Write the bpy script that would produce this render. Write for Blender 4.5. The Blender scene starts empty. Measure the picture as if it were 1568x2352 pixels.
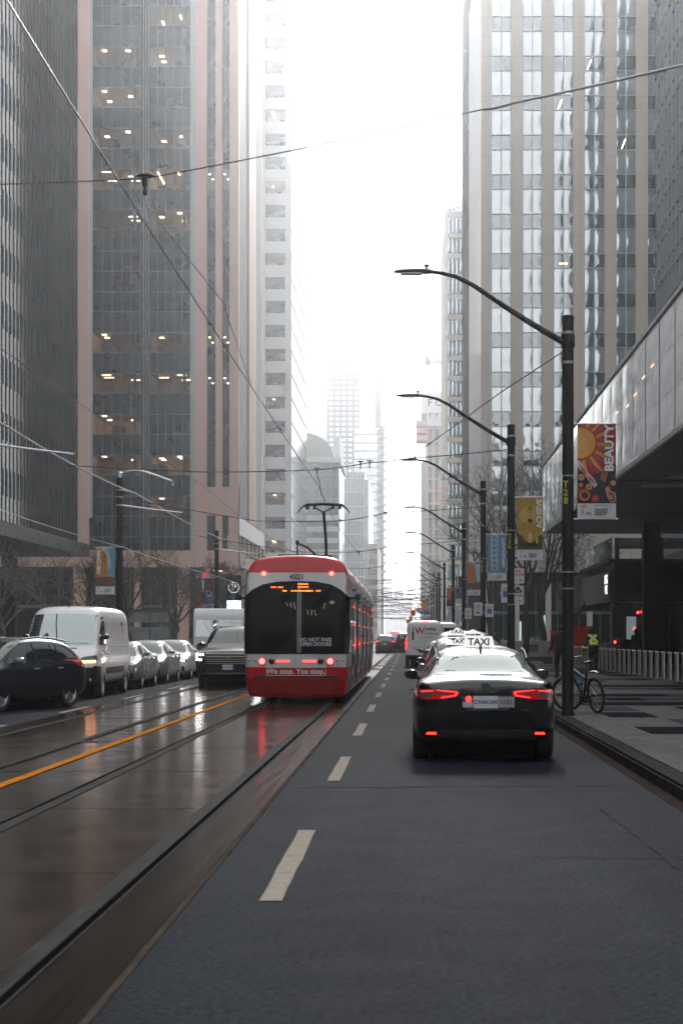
import bpy, bmesh, math, random
from mathutils import Vector, Matrix, Euler
R = math.radians
PI = math.pi
scene = bpy.context.scene
COL = scene.collection
rnd = random.Random(7)

# ------------------------------------------------------------------ camera model
FPX, VPX, VPY, EYE = 4200.0, 940.0, 1460.0, 1.6


def at(x, y, Y):
    """world point at distance Y that the lens images at photo point x, y (1568 x 2352 grid)"""
    return Vector(((x - VPX) / FPX * Y, Y, EYE - (y - VPY) / FPX * Y))


cam_d = bpy.data.cameras.new('camera')
cam = bpy.data.objects.new('camera', cam_d)
COL.objects.link(cam)
cam.location = (0, 0, EYE)
cam.rotation_euler = (R(90), 0, 0)
cam_d.sensor_fit = 'VERTICAL'
cam_d.sensor_height = 36
cam_d.sensor_width = 24
cam_d.lens = FPX / 2352 * 36
cam_d.shift_x = -(VPX - 784) / 2352
cam_d.shift_y = (VPY - 1176) / 2352
cam_d.clip_end = 8000
cam_d.clip_start = 0.3
cam_d.dof.use_dof = True
cam_d.dof.focus_distance = 44
cam_d.dof.aperture_fstop = 4.5
scene.camera = cam

# ------------------------------------------------------------------ render settings
scene.view_settings.view_transform = 'Standard'
scene.view_settings.look = 'None'
scene.view_settings.exposure = EXPOSURE = 1.8
scene.view_settings.gamma = 1
cy = scene.cycles
cy.use_denoising = True
cy.denoiser = 'OPENIMAGEDENOISE'
cy.denoising_input_passes = 'RGB_ALBEDO_NORMAL'
cy.max_bounces = 6
cy.diffuse_bounces = 2
cy.glossy_bounces = 4
cy.transmission_bounces = 4
cy.transparent_max_bounces = 10
cy.volume_bounces = 1
cy.caustics_reflective = False
cy.caustics_refractive = False
cy.sample_clamp_indirect = 4
scene.render.filter_size = 1.2
cy.use_adaptive_sampling = True
cy.adaptive_threshold = 0.015

# ------------------------------------------------------------------ sky, sun
SUN_EL, SUN_AZ = R(23), R(5.5)          # azimuth measured from +Y towards +X
HAZE_D, HAZE_G = 0.0004, 0.87
world = bpy.data.worlds.new('World')
scene.world = world
world.use_nodes = True
wn = world.node_tree.nodes
wl = world.node_tree.links
wn.clear()
wo = wn.new('ShaderNodeOutputWorld')
bg = wn.new('ShaderNodeBackground')
sky = wn.new('ShaderNodeTexSky')
sky.sky_type = 'NISHITA'
sky.sun_disc = False
sky.sun_elevation = SUN_EL
sky.sun_rotation = SUN_AZ
sky.altitude = 80
sky.air_density = 1.0
sky.dust_density = 8.0
sky.ozone_density = 1.0
gm = wn.new('ShaderNodeGamma')
gm.inputs[1].default_value = 0.07          # the cloud layer evens the sky out
wl.new(sky.outputs[0], gm.inputs[0])
hs = wn.new('ShaderNodeHueSaturation')
hs.inputs['Saturation'].default_value = 1.6
hs.inputs['Value'].default_value = 2.7
wl.new(gm.outputs[0], hs.inputs['Color'])
wl.new(hs.outputs[0], bg.inputs[0])
bg.inputs[1].default_value = 0.15
wl.new(bg.outputs[0], wo.inputs[0])
sun_d = bpy.data.lights.new('sun', 'SUN')
sun = bpy.data.objects.new('sun', sun_d)
COL.objects.link(sun)
sun_d.energy = 1.4
sun_d.angle = R(12)
sun_d.color = (1, 0.985, 0.965)
sd = Vector((math.sin(SUN_AZ) * math.cos(SUN_EL), math.cos(SUN_AZ) * math.cos(SUN_EL), math.sin(SUN_EL)))
sun.rotation_euler = (-sd).to_track_quat('-Z', 'Y').to_euler()
from mathutils.bvhtree import BVHTree
from mathutils.geometry import tessellate_polygon

MATS = {}


def pm(name, col, rough=0.5, metal=0.0, spec=0.5, var=0.0, vscale=3.0, bump=0.0, bscale=40.0, coat=0.0, rvar=0.0,
       emis=None, estr=0.0, stretch=None, bdist=0.02, detail=6):
    """procedural principled material: noise driven colour, roughness and bump"""
    if name in MATS:
        return MATS[name]
    m = bpy.data.materials.new(name)
    m.use_nodes = True
    nt = m.node_tree
    b = nt.nodes['Principled BSDF']
    b.inputs['Base Color'].default_value = (*col, 1)
    b.inputs['Roughness'].default_value = rough
    b.inputs['Metallic'].default_value = metal
    b.inputs['Specular IOR Level'].default_value = spec
    b.inputs['Coat Weight'].default_value = coat
    b.inputs['Coat Roughness'].default_value = 0.04
    if emis:
        b.inputs['Emission Color'].default_value = (*emis, 1)
        b.inputs['Emission Strength'].default_value = estr
    vec = None
    if var or rvar or bump:
        tc = nt.nodes.new('ShaderNodeTexCoord')
        vec = tc.outputs['Object']
        if stretch:
            mp = nt.nodes.new('ShaderNodeMapping')
            mp.inputs['Scale'].default_value = stretch
            nt.links.new(vec, mp.inputs[0])
            vec = mp.outputs[0]
    if var or rvar:
        n = nt.nodes.new('ShaderNodeTexNoise')
        n.inputs['Scale'].default_value = vscale
        n.inputs['Detail'].default_value = detail
        n.inputs['Roughness'].default_value = 0.65
        nt.links.new(vec, n.inputs['Vector'])
        if var:
            cr = nt.nodes.new('ShaderNodeValToRGB')
            cr.color_ramp.elements[0].position = 0.3
            cr.color_ramp.elements[1].position = 0.7
            cr.color_ramp.elements[0].color = (*[c * (1 - var) for c in col], 1)
            cr.color_ramp.elements[1].color = (*[min(1, c * (1 + var)) for c in col], 1)
            nt.links.new(n.outputs['Fac'], cr.inputs[0])
            nt.links.new(cr.outputs[0], b.inputs['Base Color'])
        if rvar:
            mr = nt.nodes.new('ShaderNodeMapRange')
            mr.inputs[1].default_value = 0.35
            mr.inputs[2].default_value = 0.65
            mr.inputs[3].default_value = max(0.02, rough - rvar)
            mr.inputs[4].default_value = rough + rvar
            nt.links.new(n.outputs['Fac'], mr.inputs[0])
            nt.links.new(mr.outputs[0], b.inputs['Roughness'])
    if bump:
        n2 = nt.nodes.new('ShaderNodeTexNoise')
        n2.inputs['Scale'].default_value = bscale
        n2.inputs['Detail'].default_value = 4
        nt.links.new(vec, n2.inputs['Vector'])
        bp = nt.nodes.new('ShaderNodeBump')
        bp.inputs['Strength'].default_value = bump
        bp.inputs['Distance'].default_value = bdist
        nt.links.new(n2.outputs['Fac'], bp.inputs['Height'])
        nt.links.new(bp.outputs[0], b.inputs['Normal'])
    MATS[name] = m
    return m


def stone(name, c1, c2, joint, bw, bh, rough=0.6, var=0.12, axis='XZ', off=0.0, mortar=0.008):
    """stone or panel cladding with joints"""
    m = pm(name, c1, rough)
    nt = m.node_tree
    b = nt.nodes['Principled BSDF']
    tc = nt.nodes.new('ShaderNodeTexCoord')
    sp = nt.nodes.new('ShaderNodeSeparateXYZ')
    nt.links.new(tc.outputs['Object'], sp.inputs[0])
    cb = nt.nodes.new('ShaderNodeCombineXYZ')
    if axis == 'XZ':
        ad = nt.nodes.new('ShaderNodeMath')
        nt.links.new(sp.outputs[0], ad.inputs[0])
        nt.links.new(sp.outputs[1], ad.inputs[1])
        nt.links.new(ad.outputs[0], cb.inputs[0])
        nt.links.new(sp.outputs[2], cb.inputs[1])
    else:
        nt.links.new(sp.outputs[0], cb.inputs[0])
        nt.links.new(sp.outputs[1], cb.inputs[1])
    br = nt.nodes.new('ShaderNodeTexBrick')
    br.offset = off
    br.inputs['Scale'].default_value = 1
    br.inputs['Brick Width'].default_value = bw
    br.inputs['Row Height'].default_value = bh
    br.inputs['Mortar Size'].default_value = mortar
    br.inputs['Color1'].default_value = (*c1, 1)
    br.inputs['Color2'].default_value = (*c2, 1)
    br.inputs['Mortar'].default_value = (*joint, 1)
    nt.links.new(cb.outputs[0], br.inputs['Vector'])
    n = nt.nodes.new('ShaderNodeTexNoise')
    n.inputs['Scale'].default_value = 6
    n.inputs['Detail'].default_value = 8
    nt.links.new(tc.outputs['Object'], n.inputs['Vector'])
    mr = nt.nodes.new('ShaderNodeMapRange')
    mr.inputs[3].default_value = 1 - var
    mr.inputs[4].default_value = 1 + var
    nt.links.new(n.outputs['Fac'], mr.inputs[0])
    mx = nt.nodes.new('ShaderNodeVectorMath')
    mx.operation = 'SCALE'
    nt.links.new(br.outputs['Color'], mx.inputs[0])
    nt.links.new(mr.outputs[0], mx.inputs['Scale'])
    nt.links.new(mx.outputs[0], b.inputs['Base Color'])
    return m


def glass(name, col, rough=0.03, mirror=0.0, mcol=(0.8, 0.85, 0.88), wave=0.0, wscale=0.5, wdist=0.3):
    """coated architectural glass: dark body, fresnel gloss, a share of mirror coating, optional roller-wave distortion"""
    if name in MATS:
        return MATS[name]
    m = bpy.data.materials.new(name)
    m.use_nodes = True
    nt = m.node_tree
    b = nt.nodes['Principled BSDF']
    b.inputs['Base Color'].default_value = (*col, 1)
    b.inputs['Roughness'].default_value = rough
    b.inputs['IOR'].default_value = 1.52
    out = nt.nodes['Material Output']
    tc = nt.nodes.new('ShaderNodeTexCoord')
    n2 = nt.nodes.new('ShaderNodeTexNoise')
    n2.inputs['Scale'].default_value = 0.8
    n2.inputs['Detail'].default_value = 3
    nt.links.new(tc.outputs['Object'], n2.inputs['Vector'])
    cr = nt.nodes.new('ShaderNodeValToRGB')
    cr.color_ramp.elements[0].position = 0.35
    cr.color_ramp.elements[1].position = 0.65
    cr.color_ramp.elements[0].color = (*[c * 0.75 for c in col], 1)
    cr.color_ramp.elements[1].color = (*[c * 1.25 for c in col], 1)
    nt.links.new(n2.outputs['Fac'], cr.inputs[0])
    nt.links.new(cr.outputs[0], b.inputs['Base Color'])
    nrm = None
    if wave:
        n = nt.nodes.new('ShaderNodeTexNoise')
        n.inputs['Scale'].default_value = wscale
        n.inputs['Detail'].default_value = 1.5
        gp = nt.nodes.new('ShaderNodeNewGeometry')
        nt.links.new(gp.outputs['Position'], n.inputs['Vector'])
        bp = nt.nodes.new('ShaderNodeBump')
        bp.inputs['Strength'].default_value = wave
        bp.inputs['Distance'].default_value = wdist
        nt.links.new(n.outputs['Fac'], bp.inputs['Height'])
        nrm = bp.outputs[0]
        nt.links.new(nrm, b.inputs['Normal'])
    if mirror:
        g = nt.nodes.new('ShaderNodeBsdfGlossy')
        g.inputs['Color'].default_value = (*mcol, 1)
        g.inputs['Roughness'].default_value = rough
        if nrm:
            nt.links.new(nrm, g.inputs['Normal'])
        mx = nt.nodes.new('ShaderNodeMixShader')
        mx.inputs[0].default_value = mirror
        nt.links.new(b.outputs[0], mx.inputs[1])
        nt.links.new(g.outputs[0], mx.inputs[2])
        nt.links.new(mx.outputs[0], out.inputs[0])
    MATS[name] = m
    return m


def clear_glass(name, tint, tr=0.6, rough=0.02):
    """window glass one can look through: tinted transparency with a fresnel reflection"""
    if name in MATS:
        return MATS[name]
    m = bpy.data.materials.new(name)
    m.use_nodes = True
    nt = m.node_tree
    nt.nodes.remove(nt.nodes['Principled BSDF'])
    out = nt.nodes['Material Output']
    t = nt.nodes.new('ShaderNodeBsdfTransparent')
    t.inputs[0].default_value = (*tint, 1)
    g = nt.nodes.new('ShaderNodeBsdfGlossy')
    g.inputs['Roughness'].default_value = rough
    f = nt.nodes.new('ShaderNodeFresnel')
    f.inputs['IOR'].default_value = 1.6
    n = nt.nodes.new('ShaderNodeTexNoise')
    n.inputs['Scale'].default_value = 0.6
    bp = nt.nodes.new('ShaderNodeBump')
    bp.inputs['Strength'].default_value = 0.05
    nt.links.new(n.outputs['Fac'], bp.inputs['Height'])
    nt.links.new(bp.outputs[0], g.inputs['Normal'])
    mx = nt.nodes.new('ShaderNodeMixShader')
    nt.links.new(f.outputs[0], mx.inputs[0])
    nt.links.new(t.outputs[0], mx.inputs[1])
    nt.links.new(g.outputs[0], mx.inputs[2])
    nt.links.new(mx.outputs[0], out.inputs[0])
    MATS[name] = m
    return m


def lamp(name, col, strength):
    return pm(name, [c * 0.6 for c in col], 0.3, emis=col, estr=strength, var=0.05)


# ------------------------------------------------------------------ scene tree
def thing(name, label, cat, loc=(0, 0, 0), rz=0.0, group=None):
    o = bpy.data.objects.new(name, None)
    COL.objects.link(o)
    o.empty_display_size = 0.2
    o.location = loc
    o.rotation_euler = (0, 0, rz)
    tag(o, label, cat, group)
    return o


def tag(o, label=None, cat=None, group=None, kind=None):
    if label:
        o['label'] = label
    if cat:
        o['category'] = cat
    if group:
        o['group'] = group
    if kind:
        o['kind'] = kind
    return o


def copy_tree(o, parent=None):
    c = o.copy()
    COL.objects.link(c)
    if parent:
        c.parent = parent
    for ch in list(o.children):
        copy_tree(ch, c)
    return c


def smooth_by_angle(bm, ang):
    for f in bm.faces:
        f.smooth = True
    for e in bm.edges:
        if len(e.link_faces) == 2:
            e.smooth = e.calc_face_angle(3.2) < ang
        else:
            e.smooth = False


class MB:
    """collects shapes and links them as one mesh object"""

    def __init__(s):
        s.bm = bmesh.new()
        s.mi = 0

    def face(s, pts):
        vs = [s.bm.verts.new(Vector(p)) for p in pts]
        f = s.bm.faces.new(vs)
        f.material_index = s.mi
        return f

    def box(s, x0, x1, y0, y1, z0, z1, m=None):
        r = bmesh.ops.create_cube(s.bm, size=1)
        for v in r['verts']:
            c = v.co
            v.co = Vector((x0 + (c.x + .5) * (x1 - x0), y0 + (c.y + .5) * (y1 - y0), z0 + (c.z + .5) * (z1 - z0)))
            if m:
                v.co = m @ v.co
        for f in {f for v in r['verts'] for f in v.link_faces}:
            f.material_index = s.mi
        return r['verts']

    def tube(s, pts, rad, n=8, cap=True):
        pts = [Vector(p) for p in pts]
        if not isinstance(rad, (list, tuple)):
            rad = [rad] * len(pts)
        rings = []
        prev = None
        for i, p in enumerate(pts):
            d = (pts[min(i + 1, len(pts) - 1)] - pts[max(i - 1, 0)])
            d = d.normalized() if d.length > 1e-9 else Vector((0, 0, 1))
            if prev is None:
                u = d.orthogonal().normalized()
            else:
                u = (prev - d * prev.dot(d))
                u = u.normalized() if u.length > 1e-6 else d.orthogonal().normalized()
            prev = u
            w = d.cross(u)
            rings.append([s.bm.verts.new(p + (u * math.cos(2 * PI * k / n) + w * math.sin(2 * PI * k / n)) * rad[i]) for k in range(n)])
        for a, b in zip(rings, rings[1:]):
            for k in range(n):
                f = s.bm.faces.new((a[k], a[(k + 1) % n], b[(k + 1) % n], b[k]))
                f.material_index = s.mi
        if cap and n > 2:
            for r in (list(reversed(rings[0])), rings[-1]):
                try:
                    f = s.bm.faces.new(r)
                    f.material_index = s.mi
                except ValueError:
                    pass
        return rings

    def lathe(s, prof, c=(0, 0, 0), axis='Z', n=24, m=None):
        """prof: list of (radius, height along axis)"""
        c = Vector(c)
        rings = []
        for r, h in prof:
            ring = []
            for k in range(n):
                a = 2 * PI * k / n
                if axis == 'Z':
                    p = Vector((r * math.cos(a), r * math.sin(a), h))
                elif axis == 'X':
                    p = Vector((h, r * math.cos(a), r * math.sin(a)))
                else:
                    p = Vector((r * math.cos(a), h, -r * math.sin(a)))
                p = c + p
                ring.append(s.bm.verts.new(m @ p if m else p))
            rings.append(ring)
        for a, b in zip(rings, rings[1:]):
            for k in range(n):
                f = s.bm.faces.new((a[k], a[(k + 1) % n], b[(k + 1) % n], b[k]))
                f.material_index = s.mi
        for r in (list(reversed(rings[0])), rings[-1]):
            f = s.bm.faces.new(r)
            f.material_index = s.mi

    def prism(s, outline, a0, a1, axis='Y', m=None):
        """outline (u, v) extruded from a0 to a1 along axis; X: (y,z), Y: (x,z), Z: (x,y)"""
        def P(u, v, a):
            p = {'X': (a, u, v), 'Y': (u, a, v), 'Z': (u, v, a)}[axis]
            return m @ Vector(p) if m else Vector(p)
        A = [s.bm.verts.new(P(u, v, a0)) for u, v in outline]
        B = [s.bm.verts.new(P(u, v, a1)) for u, v in outline]
        fs = [s.bm.faces.new(A), s.bm.faces.new(list(reversed(B)))]
        n = len(A)
        for k in range(n):
            fs.append(s.bm.faces.new((A[k], B[k], B[(k + 1) % n], A[(k + 1) % n])))
        for f in fs:
            f.material_index = s.mi

    def loft(s, secs, closed=True):
        rings = [[s.bm.verts.new(Vector(p)) for p in sec] for sec in secs]
        n = len(rings[0])
        for a, b in zip(rings, rings[1:]):
            for k in range(n):
                f = s.bm.faces.new((a[k], a[(k + 1) % n], b[(k + 1) % n], b[k]))
                f.material_index = s.mi
        if closed:
            for r in (list(reversed(rings[0])), rings[-1]):
                f = s.bm.faces.new(r)
                f.material_index = s.mi

    def build(s, name, mats, parent=None, smooth=None, bevel=0, loc=None, fix=True):
        if fix:
            bmesh.ops.recalc_face_normals(s.bm, faces=s.bm.faces)
        if bevel:
            es = [e for e in s.bm.edges if len(e.link_faces) == 2 and e.calc_face_angle(0) > 0.5]
            bmesh.ops.bevel(s.bm, geom=es, offset=bevel, segments=2, affect='EDGES', clamp_overlap=True)
        if smooth:
            smooth_by_angle(s.bm, R(smooth))
        me = bpy.data.meshes.new(name)
        s.bm.to_mesh(me)
        s.bm.free()
        for mt in (mats if isinstance(mats, (list, tuple)) else [mats]):
            me.materials.append(mt)
        o = bpy.data.objects.new(name, me)
        COL.objects.link(o)
        if parent:
            o.parent = parent
        if loc is not None:
            o.location = loc
        return o


def structure(name, mb, mats, **k):
    return tag(mb.build(name, mats, **k), kind='structure')


def rpoly(pts, r=0.03, n=4):
    """round the corners of an outline"""
    out = []
    N = len(pts)
    for i in range(N):
        p, a, b = Vector(pts[i]), Vector(pts[i - 1]), Vector(pts[(i + 1) % N])
        da, db = a - p, b - p
        rr = min(r, da.length * .45, db.length * .45)
        A, B = p + da.normalized() * rr, p + db.normalized() * rr
        for k in range(n + 1):
            t = k / n
            q = A * (1 - t) ** 2 + p * 2 * t * (1 - t) + B * t * t
            out.append((q.x, q.y))
    return out


def ellipse(cx, cz, rx, rz, n=24, a0=0, a1=2 * PI):
    full = abs(a1 - a0 - 2 * PI) < 1e-6
    m = n if full else n + 1
    return [(cx + rx * math.cos(a0 + (a1 - a0) * k / n), cz + rz * math.sin(a0 + (a1 - a0) * k / n)) for k in range(m)]


def mirror(pts):
    return [(-x, z) for x, z in reversed(pts)]


def flat_grid(outline, res):
    """bmesh of the outline in the XY plane cut into a grid of about res"""
    bm = bmesh.new()
    vs = [bm.verts.new((u, v, 0)) for u, v in outline]
    for tri in tessellate_polygon([[Vector((u, v, 0)) for u, v in outline]]):
        try:
            bm.faces.new([vs[i] for i in tri])
        except ValueError:
            pass
    us = [p[0] for p in outline]
    ws = [p[1] for p in outline]
    for ax, lo, hi in ((0, min(us), max(us)), (1, min(ws), max(ws))):
        k = int((hi - lo) / res)
        for i in range(1, k + 1):
            c = lo + (hi - lo) * i / (k + 1)
            co, no = [0, 0, 0], [0, 0, 0]
            co[ax], no[ax] = c, 1
            bmesh.ops.bisect_plane(bm, geom=bm.verts[:] + bm.edges[:] + bm.faces[:], plane_co=co, plane_no=no)
    return bm


class Shell:
    """a finished body surface that other parts are laid onto"""

    def __init__(s, ob):
        s.bvh = BVHTree.FromPolygons([v.co.copy() for v in ob.data.vertices], [tuple(p.vertices) for p in ob.data.polygons])

    def hit(s, axis, u, v):
        d = {'X+': (1, 0, 0), 'X-': (-1, 0, 0), 'Y+': (0, 1, 0), 'Y-': (0, -1, 0), 'Z-': (0, 0, -1)}[axis]
        d = Vector(d)
        o = {'X': Vector((0, u, v)), 'Y': Vector((u, 0, v)), 'Z': Vector((u, v, 0))}[axis[0]] - d * 60
        h = s.bvh.ray_cast(o, d)
        if h[0] is None:
            h = s.bvh.find_nearest(o + d * 60)
            q = s.bvh.find_nearest(o + d * 59)
            if q[3] < h[3]:
                h = q
        n = h[1]
        if n.dot(d) > 0:
            n = -n
        return h[0], n

    def lay(s, mb, outline, axis, off=0.004, res=0.09, rim=0.012):
        bm = flat_grid(outline, res)
        mp = {}
        nm = {}
        for v in bm.verts:
            p, n = s.hit(axis, v.co.x, v.co.y)
            mp[v] = mb.bm.verts.new(p + n * off)
            nm[v] = n
        for f in bm.faces:
            nf = mb.bm.faces.new([mp[v] for v in f.verts])
            nf.material_index = mb.mi
        if rim:
            low = {}
            for e in bm.edges:
                if len(e.link_faces) == 1:
                    a, b = e.verts
                    for q in (a, b):
                        if q not in low:
                            low[q] = mb.bm.verts.new(mp[q].co - nm[q] * (off + rim))
                    nf = mb.bm.faces.new((mp[a], mp[b], low[b], low[a]))
                    nf.material_index = mb.mi
        bm.free()

    def patch(s, name, outline, axis, mat, parent, off=0.004, res=0.09, smooth=40):
        mb = MB()
        for ol in (outline if isinstance(outline[0][0], (tuple, list)) else [outline]):
            s.lay(mb, ol, axis, off, res)
        return mb.build(name, mat, parent, smooth=smooth)


def text_mesh(txt, size, align='CENTER', bold=0.0, space=1.0, shear=0.0, depth=0.0, xscale=1.0):
    cu = bpy.data.curves.new('lettering', 'FONT')
    cu.body = txt
    cu.size = size
    cu.align_x = align
    cu.align_y = 'CENTER'
    cu.offset = bold
    cu.space_character = space
    cu.shear = shear
    cu.extrude = depth
    cu.resolution_u = 3
    o = bpy.data.objects.new('lettering', cu)
    me = bpy.data.meshes.new_from_object(o)
    bpy.data.objects.remove(o)
    bpy.data.curves.remove(cu)
    if xscale != 1:
        me.transform(Matrix.Diagonal((xscale, 1, 1, 1)))
    me.name = 'lettering'
    return me


def lettering(txt, size, mat, parent, m, align='CENTER', bold=0.0, name='lettering', shell=None, axis=None, off=0.008, **k):
    """letters as flat shapes; m places the letter plane (x right, y up) in the parent's space"""
    me = text_mesh(txt, size, align, bold, **k)
    me.transform(m)
    if shell:
        for v in me.vertices:
            u, w = (v.co.y, v.co.z) if axis[0] == 'X' else (v.co.x, v.co.z)
            p, n = shell.hit(axis, u, w)
            v.co = p + n * off
    me.materials.clear()
    me.materials.append(mat)
    o = bpy.data.objects.new(name, me)
    COL.objects.link(o)
    if parent:
        o.parent = parent
    return o


def face_cam(x, y, z, roll=0.0):
    """letter plane looking towards -Y at x, y, z"""
    return Matrix.Translation((x, y, z)) @ Matrix.Rotation(R(90), 4, 'X') @ Matrix.Rotation(roll, 4, 'Z')


def subsurf(o, lv=2):
    md = o.modifiers.new('s', 'SUBSURF')
    md.levels = md.render_levels = lv
    apply_mods(o)


def apply_mods(o):
    bpy.context.view_layer.update()
    dg = bpy.context.evaluated_depsgraph_get()
    me = bpy.data.meshes.new_from_object(o.evaluated_get(dg))
    mats = list(o.data.materials)
    o.modifiers.clear()
    old = o.data
    o.data = me
    me.materials.clear()
    for m_ in mats:
        me.materials.append(m_)
    bpy.data.meshes.remove(old)


def cut(o, cutters):
    """boolean difference with closed meshes given as MB objects"""
    tmp = []
    for c in cutters:
        t = c.build('cutter', [], None)
        tmp.append(t)
        md = o.modifiers.new('b', 'BOOLEAN')
        md.operation = 'DIFFERENCE'
        md.solver = 'EXACT'
        md.object = t
    apply_mods(o)
    for t in tmp:
        me = t.data
        bpy.data.objects.remove(t)
        bpy.data.meshes.remove(me)


def shade(o, ang=40):
    bm = bmesh.new()
    bm.from_mesh(o.data)
    smooth_by_angle(bm, R(ang))
    bm.to_mesh(o.data)
    bm.free()


# ------------------------------------------------------------------ shared materials
BLACK = pm('black_metal', (0.006, 0.006, 0.007), 0.5, spec=0.2, var=0.3, vscale=9, bump=0.05)
RUBBER = pm('rubber', (0.014, 0.014, 0.014), 0.75, var=0.3, vscale=20)
TRIM = pm('black_trim', (0.012, 0.012, 0.013), 0.45, var=0.2)
CHROME = pm('chrome', (0.7, 0.71, 0.72), 0.12, 1.0, rvar=0.05)
ALLOY = pm('alloy', (0.42, 0.43, 0.44), 0.3, 0.9, rvar=0.1)
STEEL = pm('brushed_steel', (0.5, 0.49, 0.47), 0.34, 0.9, var=0.12, stretch=(30, 30, 1), rvar=0.08)
GALV = pm('galvanised', (0.45, 0.46, 0.47), 0.45, 0.7, var=0.2, vscale=8)
CARGLASS = glass('car_glass', (0.008, 0.011, 0.012), 0.02, mirror=0.06, mcol=(0.8, 0.9, 0.88))
REDLAMP = lamp('red_lamp_lit', (1.0, 0.022, 0.02), 1.1)
REDGLASS = pm('red_lens', (0.35, 0.006, 0.008), 0.12, coat=1, var=0.1, emis=(1, .02, .02), estr=0.04)
CLEARLENS = pm('clear_lens', (0.09, 0.095, 0.105), 0.18, 0.0, spec=0.25, coat=.12, var=0.2, vscale=30)
WHITELAMP = lamp('white_lamp_lit', (1.0, 0.97, 0.92), 16)
AMBERLAMP = lamp('amber_lamp_lit', (1.0, 0.30, 0.06), 5)
WHITE = pm('white_paint', (0.72, 0.72, 0.71), 0.35, var=0.04)
PLATE = pm('plate_white', (0.62, 0.64, 0.66), 0.4, var=0.06, vscale=30)
INK = pm('dark_ink', (0.012, 0.014, 0.02), 0.5, var=0.1)
BLUEINK = pm('blue_ink', (0.03, 0.08, 0.18), 0.5, var=0.1)
REDINK = pm('red_ink', (0.5, 0.01, 0.03), 0.5, var=0.1)
WHITEINK = pm('white_ink', (0.8, 0.8, 0.8), 0.5, var=0.04)
# ------------------------------------------------------------------ road vehicles (local: +y forward, +x right side, z up, y=0 rear bumper)
SEDAN = dict(st=[(0.0, .70, .34, .93, .56, .985), (0.05, .83, .27, .99, .66, 1.035), (0.22, .885, .22, 1.01, .70, 1.075), (0.55, .915, .20, 1.0, .70, 1.07),
                 (0.85, .92, .19, .99, .66, 1.10), (1.45, .92, .19, .98, .585, 1.36), (1.9, .92, .18, .97, .575, 1.43), (2.4, .92, .18, .95, .58, 1.45),
                 (2.9, .92, .18, .94, .575, 1.42), (3.3, .92, .18, .93, .60, 1.27), (3.65, .92, .18, .92, .66, 1.05), (3.8, .92, .18, .90, .68, .98),
                 (4.3, .90, .19, .82, .66, .90), (4.65, .86, .22, .74, .60, .80), (4.82, .76, .25, .66, .5, .70), (4.88, .62, .30, .60, .4, .64)],
             wheels=(0.98, 3.82), wr=.335, L=4.88,
             wind=[(-.68, .99), (.68, .99), (.545, 1.365), (0, 1.385), (-.545, 1.365)],
             rear=[(-.64, 1.09), (.64, 1.09), (.53, 1.335), (0, 1.355), (-.53, 1.335)],
             side=[[(3.40, 1.0), (2.95, 1.25), (2.6, 1.335), (2.34, 1.355), (2.34, .995)], [(2.27, .995), (2.27, 1.355), (1.75, 1.34), (1.47, 1.28), (1.47, 1.01)],
                   [(1.42, 1.01), (1.42, 1.265), (1.12, 1.14), (1.0, 1.05)]],
             seam=(2.3, 1.32, 3.32), belt=.93, mir=(3.12, .98))
HATCH = dict(st=[(0.0, .70, .38, .90, .52, .98), (0.07, .82, .3, .97, .60, 1.10), (.28, .88, .24, 1.0, .59, 1.36), (.6, .89, .2, 1.0, .585, 1.50),
                 (1.2, .9, .2, .98, .58, 1.56), (1.8, .9, .19, .96, .585, 1.57), (2.4, .9, .19, .94, .585, 1.52), (2.9, .9, .19, .93, .61, 1.31),
                 (3.3, .9, .19, .93, .67, 1.07), (3.5, .9, .2, .91, .69, 1.0), (3.95, .88, .2, .84, .66, .92), (4.25, .83, .22, .76, .6, .82),
                 (4.38, .72, .26, .67, .5, .71), (4.42, .6, .3, .6, .4, .64)],
             wheels=(.82, 3.46), wr=.345, L=4.42,
             wind=[(-.68, 1.02), (.68, 1.02), (.55, 1.46), (0, 1.48), (-.55, 1.46)],
             rear=[(-.6, 1.08), (.6, 1.08), (.52, 1.42), (0, 1.44), (-.52, 1.42)],
             side=[[(3.12, 1.01), (2.75, 1.27), (2.4, 1.42), (2.05, 1.46), (2.05, 1.0)], [(1.98, 1.0), (1.98, 1.46), (1.5, 1.455), (1.15, 1.42), (1.15, 1.03)],
                   [(1.09, 1.04), (1.09, 1.41), (.72, 1.32), (.40, 1.13)]],
             seam=(2.02, 1.1, 3.0), belt=.93, mir=(2.85, 1.0))
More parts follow.
